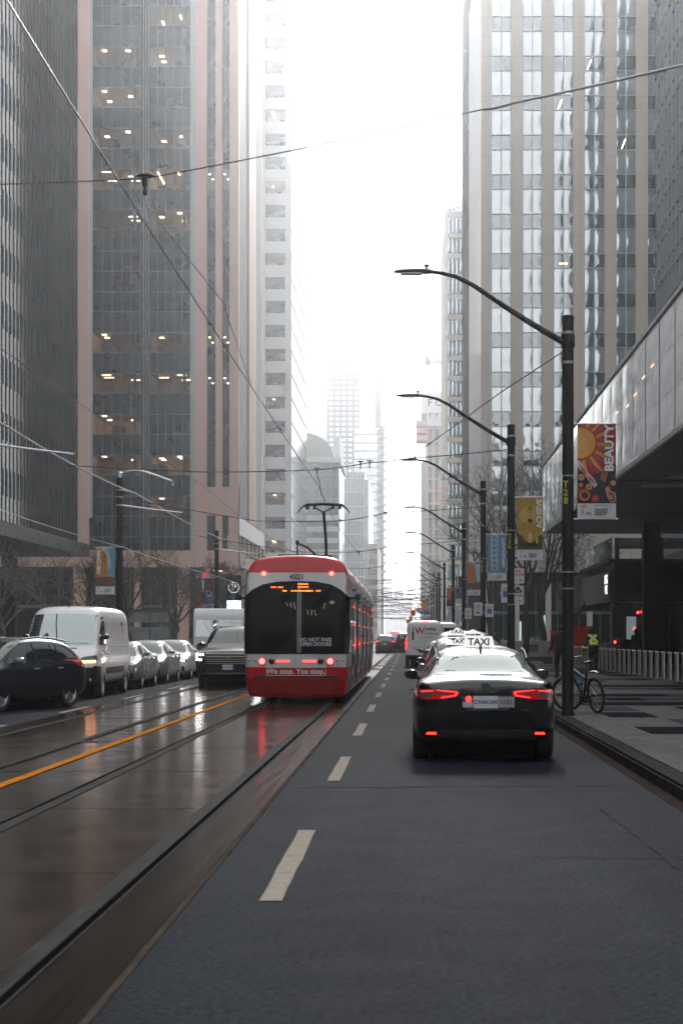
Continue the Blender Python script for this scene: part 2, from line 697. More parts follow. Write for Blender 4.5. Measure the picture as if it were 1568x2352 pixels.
SUVB = dict(st=[(0, .8, .5, 1.15, .68, 1.5), (.1, .93, .42, 1.2, .72, 1.74), (.4, 1.0, .36, 1.22, .72, 1.86), (1.2, 1.02, .32, 1.22, .71, 1.92),
                (2.2, 1.02, .3, 1.21, .71, 1.93), (2.9, 1.02, .3, 1.2, .71, 1.89), (3.3, 1.02, .3, 1.2, .74, 1.70), (3.72, 1.02, .3, 1.2, .82, 1.33),
                (3.9, 1.02, .3, 1.19, .86, 1.26), (4.5, 1.02, .3, 1.17, .88, 1.235), (5.1, 1.01, .32, 1.13, .87, 1.19), (5.3, .99, .36, 1.07, .82, 1.12),
                (5.36, .93, .42, 1.02, .72, 1.05)],
            wheels=(1.05, 4.12), wr=.40, L=5.36,
            wind=[(-.80, 1.29), (.80, 1.29), (.67, 1.79), (0, 1.82), (-.67, 1.79)],
            rear=[(-.7, 1.25), (.7, 1.25), (.64, 1.74), (-.64, 1.74)],
            side=[[(3.55, 1.27), (3.15, 1.62), (2.85, 1.78), (2.5, 1.8), (2.5, 1.25)], [(2.42, 1.25), (2.42, 1.8), (1.5, 1.79), (1.5, 1.25)],
                  [(1.42, 1.25), (1.42, 1.79), (.45, 1.74), (.35, 1.3)]],
            seam=(2.46, 1.46, 3.5), belt=1.08, mir=(3.3, 1.26))
CROSS = dict(st=[(0, .74, .42, 1.0, .6, 1.1), (.08, .86, .34, 1.05, .66, 1.28), (.35, .91, .28, 1.07, .64, 1.58), (.8, .925, .25, 1.07, .63, 1.68),
                 (1.6, .925, .24, 1.05, .63, 1.72), (2.3, .925, .23, 1.03, .63, 1.69), (2.8, .925, .23, 1.02, .65, 1.50), (3.25, .925, .23, 1.02, .7, 1.18),
                 (3.45, .92, .24, 1.0, .72, 1.1), (4.0, .91, .25, .95, .7, 1.04), (4.4, .86, .28, .86, .64, .94), (4.55, .76, .32, .76, .55, .82), (4.6, .62, .36, .7, .45, .74)],
             wheels=(.92, 3.62), wr=.36, L=4.6,
             wind=[(-.72, 1.12), (.72, 1.12), (.59, 1.58), (0, 1.6), (-.59, 1.58)],
             rear=[(-.66, 1.1), (.66, 1.1), (.56, 1.55), (0, 1.57), (-.56, 1.55)],
             side=[[(3.05, 1.1), (2.7, 1.38), (2.35, 1.56), (2.05, 1.6), (2.05, 1.09)], [(1.98, 1.09), (1.98, 1.6), (1.15, 1.58), (1.15, 1.1)], [(1.08, 1.1), (1.08, 1.57), (.55, 1.5), (.42, 1.2)]],
             seam=(2.02, 1.1, 3.0), belt=.98, mir=(2.85, 1.1))
VAN = dict(st=[(0, .92, .5, 1.3, .82, 2.22), (.05, .98, .42, 1.35, .86, 2.30), (.3, 1.01, .34, 1.35, .885, 2.36), (1.5, 1.01, .32, 1.35, .885, 2.38), (3.0, 1.01, .32, 1.35, .885, 2.38),
               (4.2, 1.01, .32, 1.33, .88, 2.37), (4.6, 1.01, .32, 1.3, .88, 2.29), (5.0, 1.01, .32, 1.27, .88, 1.86), (5.35, 1.01, .32, 1.24, .87, 1.42),
               (5.47, 1.0, .32, 1.22, .86, 1.30), (5.75, .97, .33, 1.1, .8, 1.15), (5.9, .89, .36, .98, .7, 1.02), (5.94, .78, .4, .9, .6, .94)],
           wheels=(1.05, 4.85), wr=.36, L=5.94,
           wind=[(-.86, 1.36), (.86, 1.36), (.83, 2.14), (0, 2.17), (-.83, 2.14)],
           rear=None,
           side=[[(5.15, 1.36), (4.85, 1.72), (4.55, 2.06), (4.2, 2.1), (4.2, 1.36)]],
           seam=(4.05, 5.1), belt=1.18, mir=(4.75, 1.5))


def ring(y, w, zl, zb, wr, zr):
    h = [(0, zl), (.8 * w, zl), (w * .97, zl + .1 * min(1, zb - zl)), (w, zl + .45 * (zb - zl)), (w * .985, zb - .09), (w * .94, zb)]
    h += [((w * .93 + wr) / 2, (zb + zr) / 2 - .01), (wr, zr - .035), (wr * .55, zr), (0, zr + .008)]
    return [(x, y, z) for x, z in h] + [(-x, y, z) for x, z in h[-2:0:-1]]


def wheel(parent, x, y, r, tw=.22, spokes=5, rim=ALLOY, dark=False):
    s = 1 if x > 0 else -1
    mb = MB()
    mb.lathe([(r * .66, -tw * .42), (r * .9, -tw * .5), (r * .985, -tw * .38), (r, -tw * .15), (r, tw * .15), (r * .985, tw * .38), (r * .9, tw * .5), (r * .70, tw * .44), (r * .66, tw * .2)], axis='X', n=32)
    t = mb.build('wheel', RUBBER, parent, smooth=35, loc=(x, y, r))
    mb = MB()
    mb.lathe([(r * .70, tw * .30), (r * .69, tw * .43), (r * .63, tw * .41), (r * .60, tw * .12)], axis='X', n=32)
    for k in range(spokes):
        a = 2 * PI * k / spokes
        m = Matrix.Rotation(a, 4, 'X')
        mb.prism([(-.045 * r / .34, 0.02), (.045 * r / .34, .02), (.028 * r / .34, r * .64), (-.028 * r / .34, r * .64)], tw * .22, tw * .36, 'X', m)
    mb.lathe([(r * .2, tw * .15), (r * .2, tw * .36), (r * .12, tw * .40)], axis='X', n=16)
    o = mb.build('rim', rim, t, smooth=30)
    mb = MB()
    mb.lathe([(r * .62, tw * .05), (r * .62, tw * .1)], axis='X', n=24)
    mb.build('brake_disc', TRIM, t)
    if s < 0:
        t.rotation_euler = (0, 0, PI)
    return t


def mirror_part(parent, x, y, z, mat, w=.2, h=.14):
    s = 1 if x > 0 else -1
    mb = MB()
    mb.loft([[(s * (w * .5 * c + w * .55) * k, yy, h * .5 * q * k) for c, q in
              [(math.cos(a), math.sin(a)) if True else 0 for a in [2 * PI * i / 12 for i in range(12)]]] for yy, k in ((-.07, .9), (-.05, 1), (.02, .96), (.07, .6))])
    mb.box(min(0, s * .12), max(0, s * .12), -.03, .03, -h * .5, -h * .2)
    o = mb.build('wing_mirror', mat, parent, smooth=50, loc=(x, y, z))
    g = MB()
    g.prism([(s * (w * .42 * math.cos(2 * PI * i / 14) + w * .55), h * .4 * math.sin(2 * PI * i / 14)) for i in range(14)], -.078, -.070, 'Y')
    g.build('mirror_glass', CARGLASS, o)
    return o


def make_car(name, label, cat, spec, paint, loc, rz, group=None, spokes=5, mirror_mat=None, glassmat=None, detail=True, rim=ALLOY, seams=True):
    t = thing(name, label, cat, loc, rz, group)
    mb = MB()
    mb.loft([ring(*s) for s in spec['st']])
    body = mb.build('body', paint, t)
    subsurf(body, 2)
    sh = Shell(body)
    w = max(s[1] for s in spec['st'])
    cs = []
    for y in spec['wheels']:
        for s in (1, -1):
            c = MB()
            c.lathe([(spec['wr'] + .05, s * (w - .34)), (spec['wr'] + .05, s * (w + .2))] if s > 0 else [(spec['wr'] + .05, -(w + .2)), (spec['wr'] + .05, -(w - .34))], c=(0, y, spec['wr']), axis='X', n=32)
            cs.append(c)
    cut(body, cs)
    shade(body, 40)
    for y in spec['wheels']:
        lin = MB()
        lin.lathe([(spec['wr'] + .047, -(w - .27)), (spec['wr'] + .047, w - .27)], c=(0, y, spec['wr']), axis='X', n=28)
        lin.build('wheel_housing', RUBBER, t)
    g = glassmat or CARGLASS
    sh.patch('windshield', rpoly(spec['wind'], .07), 'Y-', g, t, off=.005)
    if spec['rear']:
        sh.patch('rear_window', rpoly(spec['rear'], .07), 'Y+', g, t, off=.005)
    for ol in spec['side']:
        for ax in ('X-', 'X+'):
            sh.patch('side_window', rpoly(ol, .05), ax, g, t, off=.005)
    if seams:
        mb = MB()
        zb = spec['belt'] + .04
        for y in spec['seam']:
            for ax in ('X-', 'X+'):
                sh.lay(mb, [(y - .005, .36), (y + .005, .36), (y + .005, zb), (y - .005, zb)], ax, .002, .1, 0)
        for ax in ('X-', 'X+'):
            sh.lay(mb, [(spec['seam'][-1], .345), (spec['seam'][-1], .355), (spec['seam'][0] - .9, .355), (spec['seam'][0] - .9, .345)], ax, .002, .1, 0)
        mb.build('door_seams', TRIM, t)
        for y in spec['seam'][:2]:
            for ax, s in (('X-', 1), ('X+', -1)):
                p, n = sh.hit(ax, y + .12, spec['belt'] - .04)
                mb = MB()
                mb.tube([p + Vector((0, -.1, 0)), p + Vector((s * .035, -.06, 0)), p + Vector((s * .035, .06, 0)), p + Vector((0, .1, 0))], .014, 8)
                mb.build('door_handle', mirror_mat or paint, t, smooth=40)
    for y in spec['wheels']:
        for s in (1, -1):
            wheel(t, s * (w - .125), y, spec['wr'], spokes=spokes, rim=rim)
    my, mz = spec['mir']
    for s, ax in ((1, 'X-'), (-1, 'X+')):
        p, n = sh.hit(ax, my, mz)
        mirror_part(t, p.x - s * .01, my, mz + .07, mirror_mat or paint)
    return t, sh, body


def both(ol):
    return [ol, mirror(ol)]


def plate_part(t, sh, z, x0, x1, h, axis, mat=PLATE, txt=None, ts=.085, ink=BLUEINK):
    y = sh.hit(axis, (x0 + x1) / 2, z)[0].y
    s = -1 if axis == 'Y+' else 1
    mb = MB()
    mb.box(x0, x1, y + s * .006 - .006, y + s * .006 + .006, z - h / 2, z + h / 2)
    p = mb.build('license_plate', mat, t, bevel=.003)
    if txt:
        m = face_cam((x0 + x1) / 2, y + s * .0145, z) if s < 0 else Matrix.Translation(((x0 + x1) / 2, y + .0145, z)) @ Matrix.Rotation(PI, 4, 'Z') @ Matrix.Rotation(R(90), 4, 'X')
        lettering(txt, ts, ink, p, m, bold=.002)
    return p


# paints
def paint(name, col, metal=0.0, rough=.28):
    return pm(name, col, rough, metal, coat=.35, var=.08, vscale=1.5, rvar=.05)


P_BLACK = paint('paint_black', (.006, .006, .007), rough=.2)
P_NAVY = pm('paint_navy', (.006, .011, .019), .3, spec=.25, var=.08, vscale=1.5)
P_GREY = paint('paint_grey', (.20, .21, .22), .5)
P_SILVER = paint('paint_silver', (.36, .38, .40), .6)
P_PEARL = paint('paint_pearl', (.66, .66, .65))
P_VAN = paint('paint_van_white', (.70, .70, .69), rough=.32)


def tail_lamps(t, sh, ol, lit=True):
    for o in both(ol):
        sh.patch('taillight', o, 'Y+', REDLAMP if lit else REDGLASS, t, off=.008, res=.05)


# ---- the taxi at the kerb
t, sh, body = make_car('taxi', 'black taxi sedan with white roof sign stopped beside the kerb and banner pole', 'taxi', SEDAN, P_BLACK, (.955, 22.95, 0), 0,
                       glassmat=glass('taxi_glass', (.02, .03, .028), .02, mirror=.22, mcol=(.75, .9, .86)), mirror_mat=P_BLACK)
TAXI = t
outer = rpoly([(-.80, .795), (-.86, .86), (-.84, .925), (-.60, .925), (-.36, .905), (-.325, .885), (-.36, .835), (-.55, .805)], .02)
for o in both(outer):
    tl = sh.patch('taillight', o, 'Y+', REDGLASS, t, off=.006, res=.05)
    sg = 1 if o[0][0] > 0 else -1
    glow = MB()
    for ol in ([(-.62, .912), (-.60, .918), (-.36, .898), (-.345, .885), (-.37, .842), (-.55, .815), (-.56, .828), (-.39, .853), (-.375, .884), (-.40, .888)],):
        sh.lay(glow, ol if sg < 0 else mirror(ol), 'Y+', .010, .05, .003)
    ol = [(-.80, .905), (-.66, .915), (-.66, .903), (-.80, .89)]
    sh.lay(glow, ol if sg < 0 else mirror(ol), 'Y+', .010, .05, .003)
    glow.build('lamp_strip', REDLAMP, tl, smooth=40)
    lens = MB()
    for ol in ([(-.82, .815), (-.66, .83), (-.66, .89), (-.83, .885)], [(-.6, .86), (-.42, .868), (-.42, .88), (-.6, .89)]):
        sh.lay(lens, rpoly(ol if sg < 0 else mirror(ol), .015), 'Y+', .009, .05, .003)
    lens.build('reversing_lens', CLEARLENS, tl, smooth=40)
for o in both(rpoly([(-.745, .362), (-.615, .362), (-.62, .388), (-.735, .388)], .008)):
    sh.patch('reflector', o, 'Y+', lamp('reflector_red', (1, .03, .02), 1.2), t, off=.008, res=.05)  # reflectors are given a glow in place of returned light
sh.patch('rear_bumper_trim', rpoly([(-.66, .30), (.66, .30), (.60, .42), (-.60, .42)], .05), 'Y+', TRIM, t, off=.005)
sh.patch('plate_recess', rpoly([(-.33, .845), (.37, .845), (.30, .66), (-.24, .655)], .03), 'Y+', pm('recess_grey', (.05, .052, .055), .3, var=.2), t, off=.005)
plate_part(t, sh, .765, -.155, .155, .155, 'Y+', txt='CYAN·245', ts=.066)
plate_part(t, sh, .765, .160, .36, .135, 'Y+', mat=pm('plate_grey', (.34, .34, .34), .4, var=.08), txt='1121', ts=.075, ink=INK)
plate_part(t, sh, .735, -.29, -.165, .07, 'Y+', mat=pm('plate_pale', (.5, .5, .5), .4, var=.08))
p, n = sh.hit('Y+', -.215, .805)
mb = MB()
mb.lathe([(.038, 0), (.036, -.012), (.02, -.018)], c=p + n * .002, axis='Y', n=20)
mb.build('reflector_stud', lamp('stud_red', (1, .02, .02), 1.5), t, smooth=40)  # the stud glows too, standing for light it would return
y0 = sh.hit('Y+', 0, .96)[0].y
mb = MB()
for rx, rz, c in ((.062, .044, 0), (.045, .012, .018), (.014, .04, 0)):
    o1, o2 = ellipse(0, .965 + c, rx, rz, 28), ellipse(0, .965 + c, rx * .84, rz * .78, 28)
    for k in range(28):
        a, b, c2, d = o1[k], o1[(k + 1) % 28], o2[(k + 1) % 28], o2[k]
        mb.face([(q[0], y0 - .014, q[1]) for q in (a, b, c2, d)])
mb.build('badge', CHROME, t)
mb = MB()
mb.prism(ellipse(0, .965, .062, .044, 28), y0 - .011, y0 + .01, 'Y')
mb.build('badge_field', pm('badge_blue', (.05, .09, .14), .2, var=.2), t)
lettering('C A M R Y', .052, CHROME, t, face_cam(0.01, y0 - .012, .893), bold=.002, xscale=1.25)
lettering('HYBRID', .026, CHROME, t, face_cam(.50, y0 - .006, .665), bold=.001)
sh.patch('shark_fin', [(-.02, 1.36), (.02, 1.36), (.02, 1.365), (-.02, 1.365)], 'Y+', P_BLACK, t)
mb = MB()
mb.prism([(1.62, 1.39), (1.82, 1.42), (1.74, 1.455), (1.66, 1.47)], -.02, .02, 'X')
mb.build('antenna_fin', P_BLACK, t, bevel=.008)
for s in (1, -1):
    mb = MB()
    mb.tube([(s * .60, 1.35, 1.30), (s * .60, 1.9, 1.405), (s * .60, 2.5, 1.425), (s * .60, 2.95, 1.385)], .012, 8)
    mb.build('roof_trim', TRIM, t, smooth=40)
# seats behind the rear glass are hidden by its reflection; roof sign


def roof_sign(parent, y, z, w, h, shape, txt, ts, name='roof_sign', x=0.0, dome=False):
    mb = MB()
    if shape == 'trapezoid':
        ol = [(-w / 2, 0), (w / 2, 0), (w * .43, h), (-w * .43, h)]
    elif shape == 'arch':
        ol = [(-w / 2, 0), (w / 2, 0), (w * .47, h * .3), (w * .3, h * .62), (w * .12, h * .8), (0, h), (-w * .12, h * .8), (-w * .3, h * .62), (-w * .47, h * .3)]
    else:
        ol = [(0, -h * .1), (w / 2, h * .45), (0, h), (-w / 2, h * .45)]
    mb.prism([(u + x, v + z) for u, v in rpoly(ol, .015)], y - .07, y + .07, 'Y')
    o = mb.build(name, lamp('sign_face', (1, .98, .93), .22), parent, bevel=.01)
    if txt:
        lettering(txt, ts, INK, o, face_cam(x, y - .0725, z + h * (.46 if shape != 'diamond' else .45)), bold=.004)
    mb = MB()
    mb.box(x - w * .42, x + w * .42, y - .05, y + .05, z - .03, z + .002)
    mb.build('sign_base', TRIM, o)
    return o


roof_sign(t, 2.35, 1.445, .43, .145, 'trapezoid', 'TAXI', .135)

# ---- taxis and cars queued ahead of it
t, sh, body = make_car('taxi', 'white roofed sedan taxi with a low arched roof sign, second in the rank', 'taxi', SEDAN, paint('paint_white_taxi', (.62, .62, .62)), (1.14, 28.5, 0), 0, mirror_mat=P_BLACK, group='taxis waiting in the rank')
tail_lamps(t, sh, rpoly([(-.82, .83), (-.84, .92), (-.45, .9), (-.45, .83)], .02), False)
roof_sign(t, 2.3, 1.445, .44, .125, 'arch', 'TAXI', .10, x=-.32)
t, sh, body = make_car('taxi', 'dark taxi minivan with a tall arched sign and a diamond phone sign', 'taxi', CROSS, paint('paint_slate', (.06, .062, .066), .3), (1.14, 35.6, 0), 0, mirror_mat=P_BLACK, group='taxis waiting in the rank')
t.scale = (1, 1, .92)
tail_lamps(t, sh, rpoly([(-.86, 1.0), (-.84, 1.15), (-.66, 1.12), (-.66, .98)], .02), False)
roof_sign(t, 1.2, 1.745, .46, .175, 'arch', 'TAXI', .12, x=-.18)
s2 = roof_sign(t, .8, 1.66, .46, .22, 'diamond', '416-366-6868', .052, x=.12)
t, sh, body = make_car('parked_car', 'silver estate car in the rank between the taxi minivan and delivery van', 'car', CROSS, P_GREY, (1.36, 44.2, 0), 0, mirror_mat=P_BLACK)
tail_lamps(t, sh, rpoly([(-.86, 1.0), (-.84, 1.15), (-.66, 1.12), (-.66, .98)], .02), False)
t, sh, body = make_car('parked_car', 'pale sedan just behind the white delivery van', 'car', SEDAN, P_SILVER, (1.34, 63.0, 0), 0, mirror_mat=P_BLACK)
tail_lamps(t, sh, rpoly([(-.82, .83), (-.84, .92), (-.45, .9), (-.45, .83)], .02), False)

# ---- delivery van with wine lettering
t, sh, body = make_car('delivery_van', 'white delivery van with wine shop lettering on its rear doors and brake lights lit', 'van', VAN, P_VAN, (.78, 92.6, 0), 0, mirror_mat=TRIM)
sh.patch('taillight', rpoly([(-.985, .92), (-.90, .92), (-.90, 1.55), (-.965, 1.55)], .02), 'Y+', REDLAMP, t, off=.02, res=.06)
sh.patch('taillight', rpoly([(.985, .92), (.90, .92), (.90, 1.55), (.965, 1.55)], .02), 'Y+', REDLAMP, t, off=.02, res=.06)
sh.patch('brake_light', rpoly([(-.16, 2.24), (.16, 2.24), (.16, 2.28), (-.16, 2.28)], .01), 'Y+', REDLAMP, t, off=.02)
sh.patch('rear_bumper', rpoly([(-.92, .40), (.92, .40), (.94, .62), (-.94, .62)], .04), 'Y+', TRIM, t, off=.03)
sh.patch('rear_step', rpoly([(-.5, .86), (.3, .86), (.3, .91), (-.5, .91)], .02), 'Y+', TRIM, t, off=.012)
mb = MB()
for a in ([(-.006, .66), (.006, .66), (.006, 2.2), (-.006, 2.2)], [(-.85, 2.19), (.85, 2.19), (.85, 2.2), (-.85, 2.2)], [(-.86, .66), (-.85, .66), (-.85, 2.2), (-.86, 2.2)], [(.86, .66), (.85, .66), (.85, 2.2), (.86, 2.2)]):
    sh.lay(mb, a, 'Y+', .004, .2, 0)
mb.build('door_seams', TRIM, t)
plate_part(t, sh, .76, -.16, .16, .14, 'Y+', txt='BZ·2900', ts=.08)
yb = sh.hit('Y+', 0, 1.6)[0].y - .012
lettering('W', .46, REDINK, t, face_cam(-.26, yb, 1.83), bold=.012)
lettering('WINE', .20, INK, t, face_cam(.30, yb, 1.92), bold=.006)
lettering('online.ca', .18, INK, t, face_cam(.36, yb, 1.71), shear=.25)
lettering('1-877-714-WINE', .12, REDINK, t, face_cam(.05, yb, 1.49))
for k, (s, w_) in enumerate((('—————', .1), ('————', .1), ('———', .1))):
    lettering(s, .06, INK, t, face_cam(-.45, yb, 1.25 - .11 * k))
lettering('great wines', .12, INK, t, face_cam(-.4, yb, .99), shear=.25)
mb = MB()
mb.prism(rpoly([(-.66, 1.38), (-.56, 1.38), (-.56, 1.74), (-.59, 1.86), (-.59, 2.08), (-.63, 2.08), (-.63, 1.86), (-.66, 1.74)], .02), yb, yb + .01, 'Y')
mb.build('bottle_emblem', INK, t)
mb = MB()
mb.box(-.55, .45, .9, 1.5, 2.42, 2.46)
mb.box(-.5, -.46, .9, 1.5, 2.36, 2.42)
mb.box(.36, .4, .9, 1.5, 2.36, 2.42)
mb.build('roof_rack', pm('rack_red', (.2, .02, .02), .4, var=.1), t, bevel=.01)
mb = MB()
t, sh, body = make_car('parked_van', 'white van in front of the delivery van at the kerb', 'van', VAN, P_VAN, (1.9, 104.5, 0), 0, mirror_mat=TRIM)
sh.patch('rear_window', rpoly([(-.8, 1.4), (-.06, 1.4), (-.06, 2.05), (-.76, 2.05)], .05), 'Y+', CARGLASS, t)
sh.patch('rear_window', rpoly([(.8, 1.4), (.06, 1.4), (.06, 2.05), (.76, 2.05)], .05), 'Y+', CARGLASS, t)
sh.patch('taillight', rpoly([(-.985, .92), (-.90, .92), (-.90, 1.55), (-.965, 1.55)], .02), 'Y+', REDLAMP, t, off=.02, res=.06)

# ---- cars far down the street
t, sh, body = make_car('suv', 'grey suv braking on the tracks beyond the streetcar', 'suv', CROSS, paint('paint_midgrey', (.09, .092, .095), .4), (-2.2, 166, 0), 0)
tail_lamps(t, sh, rpoly([(-.88, 1.02), (-.86, 1.14), (-.58, 1.11), (-.58, 1.03)], .02))
sh.patch('brake_light', rpoly([(-.16, 1.585), (.16, 1.585), (.16, 1.62), (-.16, 1.62)], .01), 'Y+', REDLAMP, t, off=.02)
plate_part(t, sh, .85, -.15, .15, .14, 'Y+')
t, sh, body = make_car('suv', 'boxy black suv next to the braking grey suv', 'suv', SUVB, P_BLACK, (-.35, 170, 0), 0)
tail_lamps(t, sh, rpoly([(-.93, 1.0), (-.92, 1.4), (-.8, 1.4), (-.8, 1.0)], .02), False)
plate_part(t, sh, 1.05, -.15, .15, .14, 'Y+')
t, sh, body = make_car('emergency_truck', 'distant vehicle with red flashers beyond the two suvs', 'truck', VAN, P_VAN, (-2.2, 290, 0), 0, seams=False)
sh.patch('beacon', rpoly([(-.8, 2.1), (.8, 2.1), (.8, 2.25), (-.8, 2.25)], .02), 'Y+', REDLAMP, t, off=.05)
tail_lamps(t, sh, rpoly([(-.985, .92), (-.80, .92), (-.80, 1.55), (-.965, 1.55)], .02))

# ---- oncoming and parked on the far side: their fronts face the camera (rz = 180 degrees)
def front_end(t, sh, lamps, grille, lower, lit=None, gm=TRIM, res=.06):
    for o in both(rpoly(lamps, .025)):
        h = sh.patch('headlight', o, 'Y-', CLEARLENS, t, off=.008, res=res)
        if lit:
            g = MB()
            sh.lay(g, rpoly(lit if o[0][0] * lit[0][0] > 0 else mirror(lit), .01), 'Y-', .012, res, .003)
            g.build('lamp_element', WHITELAMP, h, smooth=40)
    if grille:
        sh.patch('grille', rpoly(grille, .04), 'Y-', gm, t, off=.006, res=res)
    if lower:
        sh.patch('air_intake', rpoly(lower, .04), 'Y-', TRIM, t, off=.006, res=res)


def place_oncoming(Lr, X, Yfront):
    return (X, Yfront + Lr, 0)


FL_SEDAN = [(-.83, .66), (-.80, .73), (-.50, .70), (-.46, .655), (-.60, .63)]
# dark crossover at the near end of the row, steering towards the kerb
a = R(180 - 22)
t, sh, body = make_car('hatchback', 'dark navy hatchback angled towards the kerb in front of the white van', 'car', HATCH, P_NAVY, (-8.05, 41.85, 0), a, mirror_mat=pm('mirror_grey', (.2, .21, .22), .3, coat=.5, var=.1))
front_end(t, sh, [(-.84, .70), (-.78, .80), (-.5, .76), (-.47, .70)], [(-.4, .62), (.4, .62), (.36, .74), (-.36, .74)], [(-.6, .3), (.6, .3), (.55, .5), (-.55, .5)])
tail_lamps(t, sh, rpoly([(-.86, .92), (-.78, 1.12), (-.64, 1.10), (-.66, .93)], .02), False)
for ax in ('X-', 'X+'):
    sh.patch('taillight', rpoly([(.08, .98), (.30, 1.02), (.16, 1.16), (.05, 1.12)], .02), ax, REDGLASS, t, off=.01, res=.05)
    sh.patch('sill_trim', rpoly([(1.3, .235), (2.95, .225), (2.95, .30), (1.3, .31)], .02), ax, TRIM, t)
for s in (1, -1):
    mb = MB()
    mb.tube([(s * .57, .55, 1.475), (s * .585, 1.2, 1.55), (s * .59, 1.8, 1.56), (s * .59, 2.35, 1.525)], .018, 8)
    mb.build('roof_rail', P_NAVY, t, smooth=40)
# van
t, sh, body = make_car('cargo_van', 'white panel van with black bumper and lit amber indicator parked in the far row', 'van', VAN, P_VAN, place_oncoming(5.94, -8.9, 46.2), PI, mirror_mat=TRIM, rim=GALV,
                       glassmat=glass('van_glass', (.03, .045, .042), .03, mirror=.3, mcol=(.78, .86, .84), wave=.05))
front_end(t, sh, [(-.97, .95), (-.95, 1.10), (-.66, 1.06), (-.52, .98), (-.62, .93)], None, None)
sh.patch('indicator', rpoly([(-.94, .925), (-.62, .915), (-.60, .955), (-.94, .975)], .01), 'Y-', AMBERLAMP, t, off=.016, res=.06)
sh.patch('grille', rpoly([(-.5, .80), (.5, .80), (.52, .96), (-.52, .96)], .05), 'Y-', TRIM, t, off=.006)
sh.patch('front_bumper', rpoly([(-.95, .36), (.95, .36), (.97, .80), (.6, .79), (-.6, .79), (-.97, .80)], .06), 'Y-', TRIM, t, off=.016)
sh.patch('front_bumper', rpoly([(5.24, .36), (5.85, .38), (5.85, .84), (5.3, .80)], .05), 'X-', TRIM, t, off=.012)
sh.patch('front_bumper', rpoly([(5.24, .36), (5.85, .38), (5.85, .84), (5.3, .80)], .05), 'X+', TRIM, t, off=.012)
for ax in ('X-', 'X+'):
    sh.patch('rub_strip', rpoly([(.15, .62), (.62, .62), (.62, .78), (.15, .78)], .03), ax, TRIM, t, off=.012)
    sh.patch('rub_strip', rpoly([(1.5, .62), (4.42, .62), (4.42, .78), (1.5, .78)], .03), ax, TRIM, t, off=.012)
mb = MB()
for y in (2.6, 1.3, .4, 4.0):
    for ax in ('X-', 'X+'):
        sh.lay(mb, [(y - .006, .4), (y + .006, .4), (y + .006, 2.2), (y - .006, 2.2)], ax, .002, .15, 0)
for ax in ('X-', 'X+'):
    sh.lay(mb, [(.3, 1.30), (3.9, 1.30), (3.9, 1.312), (.3, 1.312)], ax, .002, .2, 0)
    sh.lay(mb, [(.4, 2.19), (3.9, 2.19), (3.9, 2.2), (.4, 2.2)], ax, .002, .2, 0)
mb.build('panel_seams', pm('seam_grey', (.12, .12, .12), .6, var=.1), t)
sh.patch('hood_vent', rpoly([(-.45, 1.265), (.45, 1.265), (.42, 1.29), (-.42, 1.29)], .01), 'Y-', TRIM, t)
mb = MB()
sh.lay(mb, rpoly([(1.1, 1.86), (1.5, 1.86), (1.5, 1.98), (1.1, 1.98)], .02), 'X+', .004, .1, .003)
sh.lay(mb, rpoly([(1.1, 1.74), (1.35, 1.74), (1.35, 1.77), (1.1, 1.77)], .01), 'X+', .004, .1, .003)
sh.lay(mb, rpoly([(1.1, 1.66), (1.35, 1.66), (1.35, 1.69), (1.1, 1.69)], .01), 'X+', .004, .1, .003)
mb.build('side_decal', pm('decal_red', (.3, .08, .08), .5, var=.2), t)
mb = MB()
mb.tube([(0, 4.28, 2.36), (0, 4.25, 2.42), (0.02, 4.0, 2.78)], [.03, .02, .006], 8)
mb.build('roof_antenna', TRIM, t, smooth=40)
mb = MB()
mb.tube([(-.7, 5.36, 1.40), (-.1, 5.38, 1.40), (.2, 5.36, 1.42)], .012, 6)
mb.tube([(.1, 5.36, 1.40), (.8, 5.33, 1.42)], .012, 6)
mb.build('wiper', TRIM, t)
# three sedans
for lab, pt, X, Yf, lit in (('grey sedan parked right behind the white panel van', P_GREY, -8.95, 54.2, None),
                            ('silver sedan between the grey and the white sedan', P_SILVER, -8.95, 60.0, None),
                            ('white sedan with headlights on at the end of the parked row', P_PEARL, -8.9, 66.2, [(-.74, .675), (-.72, .705), (-.60, .70), (-.60, .67)])):
    t, sh, body = make_car('sedan', lab, 'car', SEDAN, pt, place_oncoming(4.88, X, Yf), PI, group='sedans parked along the far kerb')
    front_end(t, sh, FL_SEDAN, [(-.42, .60), (.42, .60), (.38, .655), (-.38, .655)], [(-.62, .3), (.62, .3), (.5, .52), (-.5, .52)], lit=lit)
    for o in both(rpoly([(-.76, .32), (-.64, .32), (-.66, .5), (-.76, .48)], .02)):
        sh.patch('fog_recess', o, 'Y-', TRIM, t, off=.006)
    plate_part(t, sh, .5, -.15, .15, .14, 'Y-')
# large black suv
t, sh, body = make_car('suv', 'large black suv with bright headlight coming up beside the streetcar', 'suv', SUVB, P_BLACK, place_oncoming(5.36, -5.52, 55.6), PI, rim=ALLOY, mirror_mat=P_BLACK)
for o in both(rpoly([(-.97, .84), (-.98, 1.08), (-.70, 1.05), (-.68, .88)], .03)):
    h = sh.patch('headlight', o, 'Y-', CLEARLENS, t, off=.008, res=.05)
    s = 1 if o[0][0] > 0 else -1
    g = MB()
    for ol in ([(.74, 1.0), (.955, 1.02), (.955, 1.055), (.74, 1.035)], [(.92, .87), (.955, .87), (.955, 1.02), (.92, 1.02)], [(.80, .85), (.955, .85), (.955, .885), (.80, .885)]):
        sh.lay(g, ol if s > 0 else mirror(ol), 'Y-', .013, .05, .003)
    g.build('lamp_element', WHITELAMP, h, smooth=40)
sh.patch('grille', rpoly([(-.66, .70), (.66, .70), (.67, 1.06), (-.67, 1.06)], .03), 'Y-', TRIM, t, off=.007)
mb = MB()
